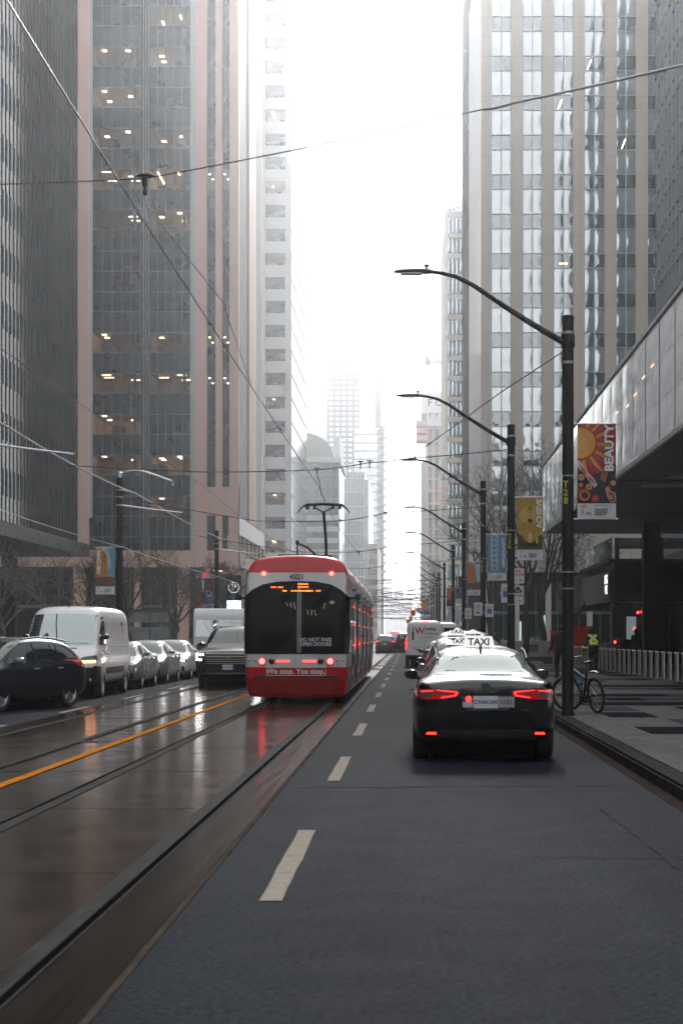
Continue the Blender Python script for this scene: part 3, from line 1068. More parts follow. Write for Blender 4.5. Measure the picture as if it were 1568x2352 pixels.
for z, hh in ((1.055, .03), (.965, .026), (.88, .016), (.82, .016), (.76, .016)):
    sh.lay(mb, [(-.66, z - hh / 2), (.66, z - hh / 2), (.66, z + hh / 2), (-.66, z + hh / 2)], 'Y-', .014, .1, .01)
mb.build('grille_bar', pm('grille_bright', (.42, .43, .44), .3, .2, var=.1), t, smooth=40)
mb = MB()
sh.lay(mb, [(-.11, .945), (-.05, .985), (.0, .955), (.11, .98), (.11, .93), (0, .905), (-.11, .94)], 'Y-', .02, .1, .01)
mb.build('badge', pm('badge_gold', (.6, .3, .08), .25, .6, var=.2), t)
sh.patch('air_intake', rpoly([(-.7, .46), (.7, .46), (.66, .62), (-.66, .62)], .03), 'Y-', TRIM, t, off=.006)
sh.patch('bumper_trim', rpoly([(-.86, .435), (.86, .435), (.86, .465), (-.86, .465)], .01), 'Y-', CHROME, t, off=.012)
plate_part(t, sh, .64, -.16, .16, .15, 'Y-', txt='CTCN·368', ts=.075)
for s in (1, -1):
    mb = MB()
    mb.tube([(s * .66, .5, 1.88), (s * .68, 1.2, 1.96), (s * .68, 2.4, 1.965), (s * .67, 2.9, 1.89)], .022, 8)
    mb.build('roof_rail', CHROME, t, smooth=40)
# step van behind it
t = thing('box_truck', 'white step van truck with a flat windscreen behind the black suv', 'truck', (-8.75, 84, 0), 0)
mb = MB()
mb.prism(rpoly([(0, .55), (6.5, .55), (6.5, 2.85), (.35, 2.85), (.12, 2.55), (0, 1.6)], .12), -1.17, 1.17, 'X')
b = mb.build('body', pm('truck_white', (.70, .70, .68), .5, var=.08), t, bevel=.03, smooth=40)
mb = MB()
for x0, x1 in ((-1.05, -.02), (.02, 1.05)):
    mb.face([(x0, -.02, 1.55), (x1, -.02, 1.55), (x1, .068, 2.32), (x0, .068, 2.32)])
mb.build('windshield', glass('truck_glass', (.05, .07, .065), .04, mirror=.3, wave=.05), t)
mb = MB()
mb.box(-1.0, 1.0, -.02, 0, .95, 1.2)
mb.build('grille', TRIM, t)
for s in (1, -1):
    mb = MB()
    mb.lathe([(.11, 0), (.11, -.03), (.06, -.05)], c=(s * .92, 0, 1.12), axis='Y', n=18)
    mb.build('headlight', CLEARLENS, t, smooth=30)
    mb = MB()
    mb.box(s * 1.25 - .09, s * 1.25 + .09, .05, .12, 1.5, 1.95)
    mb.tube([(s * 1.16, .1, 1.7), (s * 1.25, .08, 1.72)], .02, 6)
    mb.build('wing_mirror', TRIM, t, bevel=.02)
    for y in (1.2, 5.0):
        wheel(t, s * 1.0, y, .4, .26, rim=GALV)
mb = MB()
mb.box(-1.1, 1.1, -.12, -.01, .45, .72)
mb.build('front_bumper', TRIM, t, bevel=.02)
mb = MB()
mb.box(-.9, .9, .3, 6.3, .35, .56)
mb.build('chassis', RUBBER, t)
# ------------------------------------------------------------------ the streetcar (local y = 0 at its rear face, +y forward)
TR_RED = pm('tram_red', (.50, .006, .010), .3, spec=.3, coat=.25, var=.06)
TR_WHITE = pm('tram_white', (.50, .50, .49), .35, coat=.3, var=.06)
TR_GLASS = glass('tram_glass', (.004, .005, .006), .03)
TR_GLASS.node_tree.nodes['Principled BSDF'].inputs['Specular IOR Level'].default_value = .05
TR_GREY = pm('tram_grey', (.10, .10, .105), .4, var=.15)
tram = thing('streetcar', 'red and white streetcar with black rear window running on the tracks', 'streetcar', (-2.66, 42.9, 0))
half = [(0, .15), (1.08, .15), (1.185, .19), (1.215, .62), (1.235, .88), (1.25, 1.15), (1.255, 1.9), (1.25, 2.6), (1.235, 2.85), (1.205, 3.10), (1.10, 3.36), (.86, 3.49), (0, 3.54)]


def tram_sec(y, k, lean=0.0, zt=0.0):
    out = []
    for x, z in half:
        yy = y + lean * (max(0, z - .9) / 2.6) ** 2 + (.10 if z < .62 else 0) * lean
        out.append((x * k, yy, z - zt * max(0, (z - 2.6)) / .9))
    return out + [(-x, y_, z) for x, y_, z in out[-2:0:-1]]


mb = MB()
L = 30.2
mb.loft([tram_sec(0, .93, .40, .10), tram_sec(.10, .965, .33, .05), tram_sec(.35, .99, .2, .01), tram_sec(.8, 1.0, .05), tram_sec(1.4, 1.0), tram_sec(6, 1), tram_sec(12, 1), tram_sec(18, 1), tram_sec(24, 1),
         tram_sec(L - 1.5, 1.0), tram_sec(L - .8, .985, -.1), tram_sec(L - .3, .95, -.3, .05), tram_sec(L, .88, -.45, .12)])
tb = mb.build('body', TR_RED, tram)
subsurf(tb, 2)
shade(tb, 35)
TS = Shell(tb)
# rear face
wb = rpoly([(-1.215, 3.09), (1.215, 3.09), (1.236, 2.7), (1.232, .86), (-1.232, .86), (-1.236, 2.7)], .05)
TS.patch('rear_white_panel', wb, 'Y+', TR_WHITE, tram, off=.006, res=.035)
gl = [(-1.225, 1.17), (1.225, 1.17), (1.228, 2.50), (1.05, 2.68), (.8, 2.81), (.45, 2.875), (0, 2.89), (-.45, 2.875), (-.8, 2.81), (-1.05, 2.68), (-1.228, 2.50)]
g = TS.patch('rear_window', rpoly(gl, .05), 'Y+', TR_GLASS, tram, off=.016, res=.035)
TS.patch('lower_bumper', rpoly([(-1.10, .19), (1.10, .19), (1.15, .59), (-1.15, .59)], .06), 'Y+', pm('tram_red_shaded', (.22, .004, .006), .35, spec=.25, var=.25, vscale=3), tram, off=.006, res=.06)  # darker red carries the shading of the body's lower half
TS.patch('wiper_strip', rpoly([(.01, 1.2), (.12, 1.2), (.12, 2.55), (.09, 2.86), (.04, 2.86), (.01, 2.55)], .01), 'Y+', pm('strip_grey', (.13, .135, .14), .5, var=.15), tram, off=.022, res=.2)
TS.patch('bumper_gap', rpoly([(-1.14, .60), (1.14, .60), (1.14, .66), (-1.14, .66)], .02), 'Y+', INK, tram, off=.008, res=.2)  # black strip drawn for the shade in the gap
for s in (1, -1):
    TS.patch('bumper_seam', [(s * .96 - .008, .2), (s * .96 + .008, .2), (s * .96 + .008, .6), (s * .96 - .008, .6)], 'Y+', INK, tram, off=.006, res=.2)
    for z, r, x in ((1.0, .075, .80),):
        p, n = TS.hit('Y+', s * x, z)
        mb = MB()
        mb.lathe([(r * 1.25, .02), (r * 1.25, -.012), (r * 1.05, -.02)], c=p + Vector((0, -.005, 0)), axis='Y', n=24)
        h = mb.build('taillight', TRIM, tram, smooth=30)
        mb = MB()
        mb.lathe([(r, -.015), (r * .9, -.03), (r * .4, -.04)], c=p + Vector((0, -.005, 0)), axis='Y', n=24)
        mb.build('lens', lamp('tram_tail', (1, .05, .05), 3), h, smooth=40)
        p, n = TS.hit('Y+', s * .575, z)
        mb = MB()
        mb.lathe([(.072, .02), (.072, -.014), (.05, -.02)], c=p + Vector((0, -.005, 0)), axis='Y', n=24)
        mb.build('signal_lens', pm('lens_brown', (.03, .012, .008), .1, coat=1, var=.3), tram, smooth=30)
    TS.patch('brake_light_bar', rpoly([(s * .15, .975), (s * .48, .975), (s * .48, 1.025), (s * .15, 1.025)][:: (1 if s > 0 else -1)], .012), 'Y+', lamp('bar_red', (1, .06, .06), .9), tram, off=.014, res=.2)
    TS.patch('slot', [(s * .93, .99), (s * 1.12, .99), (s * 1.12, 1.012), (s * .93, 1.012)][:: (1 if s > 0 else -1)], 'Y+', pm('slot_red', (.12, .01, .01), .4, var=.1), tram, off=.012, res=.2)
    p, n = TS.hit('Y+', s * .80 + .02, 3.07)
    mb = MB()
    mb.lathe([(.05, .03), (.05, -.015), (.03, -.028)], c=p, axis='Y', n=20)
    mb.build('marker_light', lamp('tram_marker', (1, .06, .05), 3), tram, smooth=40)
    # corner panels of the rear side
    ax = 'X-' if s > 0 else 'X+'
    TS.patch('corner_glass', rpoly([(.05, 1.17), (1.0, 1.17), (1.0, 2.52), (.12, 2.52)], .06), ax, TR_GLASS, tram, off=.012, res=.04)
    TS.patch('side_white_band', rpoly([(.06, 2.54), (L - .6, 2.66), (L - .6, 3.02), (.14, 3.07)], .05), ax, TR_WHITE, tram, off=.006, res=.6)
    TS.patch('side_white_band', rpoly([(.04, .86), (L - .6, .86), (L - .6, 1.14), (.04, 1.16)], .05), ax, TR_WHITE, tram, off=.006, res=.6)
    TS.patch('skirt_panel', rpoly([(.75, .2), (2.3, .2), (2.3, .72), (.75, .72)], .05), ax, pm('skirt_grey', (.22, .2, .2), .4, var=.15), tram, off=.012, res=.3)
    for y0_, y1_ in ((1.15, 2.0), (3.5, 5.3), (9.0, 11.2), (14.2, 16.0), (20.0, 22.0), (25.5, 27.5)):
        TS.patch('side_window', rpoly([(y0_, 1.2), (y1_, 1.2), (y1_, 2.58), (y0_, 2.58)], .08), ax, TR_GLASS, tram, off=.01, res=.5)
    for k, y0_ in enumerate((2.15, 6.9, 12.4, 17.2, 23.4)):
        d = TS.patch('door', rpoly([(y0_, .3), (y0_ + 1.3, .3), (y0_ + 1.3, 2.6), (y0_, 2.6)], .05), ax, TR_GREY, tram, off=.018, res=.5)
        for a in (.1, .7):
            pn = MB()
            TS.lay(pn, rpoly([(y0_ + a, .6), (y0_ + a + .5, .6), (y0_ + a + .5, 2.45), (y0_ + a, 2.45)], .05), ax, .024, .5, .004)
            pn.build('door_pane', TR_GLASS, d)
        lt = MB()
        p, n = TS.hit(ax, y0_ + .65, 2.75)
        lt.lathe([(.06, -.01), (.06, .05), (.03, .07)] if s > 0 else [(.03, -.07), (.06, -.05), (.06, .01)], c=p, axis='X', n=14)
        lt.build('door_lamp', TR_GREY, d, smooth=40)
        bar = MB()
        for z in (1.35, 1.85, 2.3):
            TS.lay(bar, [(y0_ + .02, z), (y0_ + 1.28, z), (y0_ + 1.28, z + .035), (y0_ + .02, z + .035)], ax, .03, .5, .004)
        bar.build('door_light_strip', lamp('door_red', (1, .05, .03), .5), d)
    for y0_ in (5.75, 11.5, 16.4, 22.4):
        TS.patch('bellows', [(y0_, .2), (y0_ + .45, .2), (y0_ + .45, 3.2), (y0_, 3.2)], ax, TRIM, tram, off=.016, res=.4)
    p, n = TS.hit(ax, .95, 2.5)
    mb = MB()
    mb.tube([p, p + Vector((s * .12, -.02, .02))], .03, 10)
    mb.lathe([(.04, -.09), (.085, -.08), (.085, .0), (.05, .06)], c=p + Vector((s * .17, -.02, .02)), axis='Y', n=18)
    mb.build('camera_pod', TRIM, tram, smooth=40)
TS.patch('seam_line', [(-.003, 2.95), (.003, 2.95), (.003, 3.46), (-.003, 3.46)], 'Y+', INK, tram, off=.01, res=.2)
yw = TS.hit('Y+', 0, 2.98)[0].y
lettering('4521', .155, INK, tram, Matrix(), bold=.004, shell=None) if False else None
for txt, size, mat_, x, z, b in (('4521', .175, pm('fleet_no', (.03, .025, .05), .5, var=.1), 0, 2.985, .005), ('DO NOT PASS', .118, pm('glass_text', (.42, .44, .45), .5, var=.05), .455, 1.50, .006),
                                 ('OPEN DOORS', .118, pm('glass_text', (.42, .44, .45), .5), .455, 1.395, .006), ('We stop. You stop.', .172, pm('slogan', (.62, .6, .6), .5, var=.05), -.01, .755, .005)):
    lettering(txt, size, mat_, tram, face_cam(x, 0, z), bold=b, shell=TS, axis='Y+', off=.024)
mb = MB()
for a in ([(-.70, .845), (.70, .845), (.70, .857), (-.70, .857)], [(-.70, .655), (.70, .655), (.70, .667), (-.70, .667)], [(-.70, .667), (-.688, .667), (-.688, .845), (-.70, .845)], [(.688, .667), (.70, .667), (.70, .845), (.688, .845)]):
    TS.lay(mb, a, 'Y+', .018, .2, .004)
mb.build('slogan_frame', pm('slogan', (.62, .6, .6), .5), tram)
# glowing dots laid on the rear window for the led signs' mirrored reflection
for x0, x1, z in ((-.60, -.47, 2.725), (-.44, -.31, 2.725), (.03, .28, 2.80), (.03, .29, 2.73), (-.33, -.29, 2.64), (-.28, -.24, 2.64), (-.13, -.09, 2.64), (-.06, .20, 2.64), (.22, .34, 2.64), (.46, .58, 2.64), (.16, .40, 2.64)):
    mb = MB()
    n = max(2, int((x1 - x0) / .035))
    for k in range(n):
        xa = x0 + (x1 - x0) * k / n
        TS.lay(mb, [(xa, z), (xa + .024, z), (xa + .024, z + .03), (xa, z + .03)], 'Y+', .024, .2, .003)
    mb.build('display_reflection', lamp('led_orange', (1, .13, .01), 1.3), tram)
mb = MB()
for (x0, z0), (x1, z1) in (((-.25, 2.38), (-.2, 2.3)), ((-.14, 2.38), (-.12, 2.26)), ((-.06, 2.38), (-.03, 2.22)), ((.25, 2.2), (.28, 2.1)), ((.36, 2.2), (.36, 2.08)), ((.42, 2.2), (.47, 2.06)), ((.68, 2.36), (.63, 2.24)), ((.63, 2.24), (.72, 2.25)), ((.92, 2.3), (.98, 2.3))):
    d = .012
    TS.lay(mb, [(x0 - d, z0), (x1 - d, z1), (x1 + d, z1), (x0 + d, z0)], 'Y+', .018, .3, .002)
TS.lay(mb, ellipse(.84, 2.38, .06, .04, 12), 'Y+', .018, .3, .002)
mb.build('cabin_lamp_reflection', lamp('cabin_warm', (.5, .33, .12), .05), tram)  # faint glowing marks on the glass stand for cabin lamp reflections
# roof gear
mb = MB()
mb.prism(rpoly([(-.55, 3.40), (.55, 3.40), (.50, 3.56), (-.50, 3.56)], .05), 1.2, L - 1.5, 'Y')
mb.build('roof_equipment', TRIM, tram, bevel=.03)
mb = MB()
mb.tube([(-.03, 1.0, 3.45), (-.03, 1.0, 3.80)], .018, 8)
mb.lathe([(.03, 3.78), (.045, 3.83), (.03, 3.89)], c=(-.03, 1.0, 0), n=12)
mb.build('roof_mast', TRIM, tram, smooth=40)
mb = MB()
mb.tube([(-.02, 1.0, 3.82), (.18, 1.3, 3.74), (.32, 1.6, 3.62), (.42, 1.9, 3.5)], .028, 8)
mb.build('cable_arm', pm('arm_red', (.16, .03, .03), .5, var=.1), tram, smooth=40)
# pantograph, reaching up to the contact wire
py, pz = 14.2, 5.72
pan = MB()
pan.box(-.5, .5, py - .5, py + .5, 3.56, 3.66)
pan.tube([(.0, py - .3, 3.62), (.04, py + .55, 4.15)], .06, 10)
pan.tube([(.04, py + .55, 4.15), (.05, py + .1, 4.55), (0, py - .35, 5.45)], .045, 10)
pan.tube([(-.12, py + .5, 4.1), (.2, py + .5, 4.1)], .05, 10)
po = pan.build('pantograph', pm('panto_black', (.008, .008, .009), .5, var=.2), tram, smooth=40)
pan = MB()
pan.tube([(-.82, py - .35, 5.40), (-.70, py - .35, 5.56), (-.55, py - .35, 5.66), (0, py - .35, 5.69), (.55, py - .35, 5.66), (.70, py - .35, 5.56), (.82, py - .35, 5.40)], [.015, .025, .045, .05, .045, .025, .015], 8)
pan.tube([(-.30, py - .35, 5.60), (0, py - .35, 5.42), (.30, py - .35, 5.60)], .025, 8)
for s in (-.5, -.28, .28, .5):
    pan.box(s - .05, s + .05, py - .42, py - .28, 5.52, 5.64)
pan.build('contact_strip', pm('panto_black', (.008, .008, .009), .5), po, smooth=40)
mb = MB()
for y in (2.4, 8.0, 13.8, 19.5, 25.5):
    for x in (-.7475, .7475):
        mb.lathe([(.3, -.06), (.3, .06)], c=(x, y - .9, .30), axis='X', n=20)
        mb.lathe([(.3, -.06), (.3, .06)], c=(x, y + .9, .30), axis='X', n=20)
    mb.box(-.9, .9, y - 1.2, y + 1.2, .2, .45)
mb.build('bogies', RUBBER, tram)
# ------------------------------------------------------------------ ground, road, tracks, pavements
ASPHALT = pm('asphalt', (.0150, .0178, .0235), .7, spec=.006, var=.14, vscale=2.2, bump=.25, bscale=90, rvar=.03, bdist=.004, detail=10)
BED = pm('track_concrete', (.024, .0130, .0070), .16, spec=.030, var=.45, vscale=2.0, bump=.02, bscale=9, rvar=.04, stretch=(1, .6, 1), bdist=.003, detail=10)
BOARD = pm('track_strip', (.014, .0088, .0055), .22, spec=.006, var=.5, vscale=2.5, bump=.03, bscale=9, rvar=.03, stretch=(9, .12, 1), bdist=.008)
RAIL = pm('rail_steel', (.038, .037, .036), .7, .0, spec=.005, var=.6, vscale=2, rvar=.1, stretch=(4, .5, 1))
LINE_W = pm('line_white', (.28, .25, .205), .85, spec=.01, var=.22, vscale=9, bump=.2, bscale=60)
LINE_O = pm('line_orange', (.45, .16, .02), .85, spec=.0, var=.25, vscale=7, bump=.2, bscale=60)
CONC = pm('pavement_concrete', (.128, .126, .124), .9, spec=.0, var=.16, vscale=1.6, bump=.2, bscale=90, rvar=.12, bdist=.008)
KERB = pm('kerb_concrete', (.050, .049, .049), .9, spec=.0, var=.3, vscale=3, bump=.3, bscale=50)
GUTTER = pm('gutter_red', (.046, .034, .031), .9, spec=.0, var=.35, vscale=6, bump=.3, bscale=60)
GRAN_D = pm('granite_dark', (.018, .019, .022), .8, spec=.0, var=.4, vscale=5, rvar=.15, stretch=(.6, 5, 1))
GRAN_M = pm('granite_mid', (.058, .062, .070), .8, spec=.0, var=.25, vscale=5, rvar=.12, stretch=(.6, 4, 1))

mb = MB(); mb.box(-700, 700, -400, 2600, -.5, -.04)
structure('ground', mb, pm('ground_grey', (.06, .06, .06), .8, var=.3, vscale=.1))
mb = MB(); mb.box(-10.4, 2.62, -280, 2590, -.3, 0)
structure('road', mb, ASPHALT)
mb = MB(); mb.box(-7.06, -1.33, -60, 600, -.02, .004)
structure('track_bed', mb, BED)
mb = MB(); mb.box(-1.745, -1.36, -60, 600, -.02, .007)
structure('track_strip', mb, BOARD)
mb = MB(); mb.box(-1.355, -1.315, -60, 600, -.02, .009)
structure('concrete_edge', mb, pm('edge_concrete', (.06, .05, .043), .9, spec=.0, var=.4, vscale=4, stretch=(3, .4, 1), bump=.4, bscale=20))
for k, (x, lab) in enumerate(((-1.86, 'steel rail with wide groove along the kerb side edge of the track bed'), (-3.37, 'steel rail between the orange line and the rail by the track edge'),
                              (-4.98, 'steel rail just beyond the orange line'), (-6.50, 'steel rail by the parked row, outermost of the four'))):
    g = thing('tram_rail', lab, 'rail', (x, 0, 0), 0, 'rails set in the track bed')
    gs = 1 if k % 2 == 0 else -1
    mb = MB(); mb.box(-.066, .058, -60, 600, -.02, .011)
    mb.build('rail_head', RAIL, g)
    mb = MB(); mb.box(*sorted((gs * .060, gs * .105)), -60, 600, -.02, .0085)
    mb.build('groove', pm('groove_black', (.006, .006, .006), .9, spec=.0, var=.2), g)
    mb = MB(); mb.box(*sorted((gs * .107, gs * .122)), -60, 600, -.02, .0105)
    mb.build('guard_lip', RAIL, g)


def asphalt_layers():
    """patches, tyre-darkened bands and stone grain on top of the base mix"""
    nt = ASPHALT.node_tree
    b = nt.nodes['Principled BSDF']
    src = b.inputs['Base Color'].links[0].from_socket
    tc = nt.nodes.new('ShaderNodeTexCoord')
    for sc, st, lo, hi in ((.9, (1, .07, 1), .80, 1.18), (.22, (1, .5, 1), .82, 1.15), (28, (1, 1, 1), .45, 1.65)):
        mp = nt.nodes.new('ShaderNodeMapping')
        mp.inputs['Scale'].default_value = st
        nt.links.new(tc.outputs['Object'], mp.inputs[0])
        n = nt.nodes.new('ShaderNodeTexNoise')
        n.inputs['Scale'].default_value = sc
        n.inputs['Detail'].default_value = 3
        nt.links.new(mp.outputs[0], n.inputs['Vector'])
        mr = nt.nodes.new('ShaderNodeMapRange')
        mr.inputs[1].default_value, mr.inputs[2].default_value = .33, .67
        mr.inputs[3].default_value, mr.inputs[4].default_value = lo, hi
        nt.links.new(n.outputs['Fac'], mr.inputs[0])
        vm = nt.nodes.new('ShaderNodeVectorMath')
        vm.operation = 'SCALE'
        nt.links.new(src, vm.inputs[0])
        nt.links.new(mr.outputs[0], vm.inputs['Scale'])
        src = vm.outputs[0]
    nt.links.new(src, b.inputs['Base Color'])


asphalt_layers()
mb = MB()
for k in range(-3, 60):
    y_ = 3.1 + 4.6 * k
    mb.box(-7.05, -6.62, y_ - .01, y_ + .01, -.01, .0055)
    mb.box(-6.38, -5.12, y_ - .01, y_ + .01, -.01, .0055)
    mb.box(-4.86, -3.5, y_ - .01, y_ + .01, -.01, .0055)
    mb.box(-3.24, -1.98, y_ - .01, y_ + .01, -.01, .0055)
structure('slab_joints', mb, pm('joint_wet', (.012, .009, .007), .8, spec=.02, var=.3))
for lab, x_, y_, r_ in (('round iron cover let into the track bed by the orange line', -4.75, 27.5, .30),):
    t = thing('manhole_cover', lab, 'manhole cover', (x_, y_, 0), 0)
    mb = MB()
    mb.lathe([(r_, -.01), (r_, .006), (r_ * .94, .0075)], n=36)
    mb.build('frame_ring', pm('iron_dark', (.014, .0145, .016), .6, 0, spec=.03, var=.4, vscale=12), t, smooth=30)
    mb = MB()
    for q in range(-4, 5):
        h_ = (max(0, (r_ * .86) ** 2 - (q * r_ * .19) ** 2)) ** .5
        mb.box(-h_, h_, q * r_ * .19 - r_ * .05, q * r_ * .19 + r_ * .05, .0074, .0105)
    mb.build('ribs', pm('iron_worn', (.018, .0185, .020), .6, 0, spec=.03, var=.4, vscale=12), t)


ts_ = random.Random(9)
mb = MB()
for (xa, ya), (xb, yb), w_ in (((-.72, 27.6), (.30, 28.1), .016), ((-1.2, 19.2), (2.4, 19.5), .012), ((.75, 21), (.85, 40), .007), ((1.9, 9), (1.75, 17), .005), ((.9, 13.2), (2.4, 13.0), .006), ((-1.1, 36.2), (2.4, 36.5), .014)):
    n_ = 40
    pr = None
    dx_ = abs(xb - xa) > abs(yb - ya)
    for i in range(n_ + 1):
        q = i / n_
        px, py_ = xa + (xb - xa) * q + ts_.uniform(-.02, .02), ya + (yb - ya) * q + ts_.uniform(-.04, .04)
        ww = w_ * ts_.uniform(.4, 1.2)
        cur = [mb.bm.verts.new((px - (0 if dx_ else ww), py_ - (ww * 2 if dx_ else 0), .0045)), mb.bm.verts.new((px + (0 if dx_ else ww), py_ + (ww * 2 if dx_ else 0), .0045))]
        if pr:
            mb.bm.faces.new((pr[0], pr[1], cur[1], cur[0]))
        pr = cur
structure('road_cracks', mb, pm('tar_dark', (.012, .014, .018), .75, spec=.006, var=.3))


def marking(x0, x1, y0, y1, mat, z=.013, name='road_marking'):
    m_ = MB()
    n = max(2, int((y1 - y0) / .5))
    pr = None
    for i in range(n + 1):
        y = y0 + (y1 - y0) * i / n
        a, b = x0 + rnd.uniform(-.006, .006), x1 + rnd.uniform(-.006, .006)
        cur = [m_.bm.verts.new((a, y, z)), m_.bm.verts.new((b, y, z))]
        if pr:
            m_.bm.faces.new((pr[0], pr[1], cur[1], cur[0]))
        pr = cur
    return structure(name, m_, mat)


for k in range(-1, 22):
    y = 11.0 + 9.1 * k
    marking(-.905, -.765, y, y + 4.0, LINE_W, .006)
for k in range(-3, 14):
    y = 37.8 + 8.5 * k
    marking(-7.27, -7.15, y, y + 3.3, LINE_W, .006)
marking(-4.40, -4.27, -20, 400, LINE_O, .0125)
for k in range(9):
    y = 84 + 10 * k
    marking(-1.745, -1.38, y, y + 6, LINE_W, .012)
marking(-1.2, 2.3, 86, 86.5, LINE_W, .006)
# kerbs and pavements
mb = MB()
mb.box(2.62, 2.90, -60, 600, -.3, .150)
structure('kerb', mb, KERB, bevel=.03)
mb = MB(); mb.box(2.47, 2.62, -60, 600, -.02, .005)
structure('gutter', mb, GUTTER)
mb = MB(); mb.box(2.90, 60, -60, 600, -.3, .146)
structure('pavement', mb, CONC)
mb = MB(); mb.box(-10.65, -10.4, -60, 600, -.3, .150)
structure('kerb', mb, KERB, bevel=.03)
mb = MB(); mb.box(-60, -10.65, -60, 600, -.3, .146)
structure('pavement', mb, CONC)
rt = random.Random(11)
mb = MB()
y = 16.0
while y < 130:
    x = 3.55
    while x < 9.2:
        w = rt.choice((.9, .9, 1.8))
        c = rt.random()
        if c < .46:
            mb.mi = 0 if c < .22 else 1
            mb.face([(x + .01, y, .1505), (x + w - .01, y, .1505), (x + w - .01, y + 2.1, .1505), (x + .01, y + 2.1, .1505)])
        x += w
    y += 2.75
structure('plaza_paving', mb, [GRAN_D, GRAN_M], fix=False)
mb = MB()
for y in range(-6, 130, 3):
    mb.box(2.90, 3.53, y - .008, y + .008, .1, .1475)
mb.box(3.53, 3.545, -60, 200, .1, .1475)
structure('pavement_joints', mb, pm('joint_dark', (.05, .05, .05), .8, var=.2))

# ------------------------------------------------------------------ bollards
bl = thing('bollard', 'brushed steel bollard in the long plaza row beyond the bicycle', 'bollard', (0, 0, 0), 0, 'steel bollards along the plaza')
mb = MB()
mb.lathe([(.075, 0), (.075, .03), (.068, .035), (.068, .88)], n=20)
mb.build('post', STEEL, bl, smooth=30)
mb = MB()
mb.lathe([(.068, .882), (.085, .885), (.085, .905), (.06, .925), (.0, .93)][:4], n=20)
mb.build('cap', pm('bollard_cap', (.75, .74, .72), .35, .7, var=.1), bl, smooth=30)
for k in range(36):
    o = bl if k == 0 else copy_tree(bl)
    y = 54.0 + 1.43 * k
    o.location = (8.52 - .6 * (y - 57) / 48, y, .146)

# ------------------------------------------------------------------ street lamp poles with arms
ARM = [(-.06, 6.93), (-.42, 7.14), (-.77, 7.35), (-1.325, 7.71), (-1.72, 7.98), (-2.04, 8.14), (-2.30, 8.20), (-2.48, 8.225)]


def make_pole(lab, X, Y, grp, armk=True):
    t = thing('street_lamp', lab, 'lamp post', (X, Y, .146), 0, grp)
    mb = MB()
    mb.lathe([(.125, 0), (.125, .03), (.108, .06), (.104, 7.18)], n=20)
    mb.build('pole', BLACK, t, smooth=30)
    mb = MB()
    mb.lathe([(.112, 7.18), (.112, 7.27), (.09, 7.285)], n=20)
    mb.build('pole_cap', BLACK, t, smooth=30)
    for z in (6.82, 6.94, 6.40):
        mb = MB()
        mb.lathe([(.108, z), (.118, z + .005), (.118, z + .045), (.108, z + .05)], n=20)
        mb.build('clamp_band', GALV, t, smooth=30)
    for z in (4.35, 2.6, 2.3):
        mb = MB()
        mb.lathe([(.105, z), (.109, z + .003), (.109, z + .02), (.105, z + .023)], n=20)
        mb.build('strap', GALV, t, smooth=30)
    if armk:
        mb = MB()
        mb.tube([(x, 0, z - .146) for x, z in ARM], [.062, .058, .054, .048, .044, .04, .036, .034], 10)
        mb.lathe([(.125, 6.70), (.125, 6.92)], n=16)
        a = mb.build('arm', BLACK, t, smooth=40)
        mb = MB()
        hx = -2.46
        mb.loft([[(hx + x, w * .5 * c, z + .0 + h * .5 * q) for c, q in [(math.cos(2 * PI * i / 12), math.sin(2 * PI * i / 12)) for i in range(12)]]
                 for x, w, h, z in ((0.02, .08, .07, 8.08), (-.03, .16, .085, 8.085), (-.12, .22, .10, 8.09), (-.35, .28, .085, 8.095), (-.60, .26, .06, 8.09), (-.70, .16, .04, 8.08))])
        h = mb.build('lamp_head', pm('lamp_grey', (.10, .10, .11), .45, .3, var=.15), a, smooth=45)
        mb = MB()
        mb.prism([(hx - .58, -.10), (hx - .2, -.11), (hx - .2, .11), (hx - .58, .10)], 8.035, 8.052, 'Z')
        mb.build('lens', pm('lamp_lens', (.7, .66, .55), .3, var=.1), h)
        mb = MB()
        mb.lathe([(.022, 8.13), (.022, 8.165), (.045, 8.17), (.05, 8.205), (.035, 8.215)], c=(hx - .11, 0, 0), n=14)
        mb.build('photocell', pm('lamp_grey', (.10, .10, .11), .45), h, smooth=40)
    return t


PY = [33.3, 50.5, 68.9, 94.3, 117.5, 146, 172, 190, 211, 236, 272, 300, 334]
PX = [2.88, 2.80, 2.77, 2.80, 2.80, 2.78, 2.78, 2.8, 2.8, 2.8, 2.8, 2.8, 2.8]
PLAB = ['black street lamp pole at the bicycle carrying the red sun banner', 'black street lamp pole carrying the gold chandelier banner', 'black street lamp pole carrying the blue lattice banner',
        'black street lamp pole carrying the orange building banner', 'black street lamp pole carrying the navy arch banner', 'black street lamp pole carrying the small orange banner']
poles = []
for k, (X, Y) in enumerate(zip(PX, PY)):
    lab = PLAB[k] if k < 6 else 'black street lamp pole far along the row beyond the small orange banner'
    if k == 0:
        p = make_pole(lab, X, Y, 'street lamps along the near pavement')
    else:
        p = copy_tree(poles[0])
        p.location = (X, Y, .146)
        p['label'] = lab
    poles.append(p)
YELLOW = pm('yellow_ink', (.65, .50, .04), .5, var=.1)


def curved_number(parent, txt, z, step=.15, size=.17, ang=-28):
    mb = MB()
    for i, ch in enumerate(txt):
        a = R(270 + ang)
        m = Matrix.Rotation(R(ang), 4, 'Z') @ Matrix.Translation((0, -.1075, z - step * i)) @ Matrix.Rotation(R(90), 4, 'X')
        me = text_mesh(ch, size, bold=.003)
        me.transform(m)
        mb.bm.from_mesh(me)
        bpy.data.meshes.remove(me)
    mb.build('pole_number', YELLOW, parent, fix=False)


curved_number(poles[0], 'T28', 4.20)
curved_number(poles[1], 'T30', 4.20)
curved_number(poles[2], 'T32', 4.20)

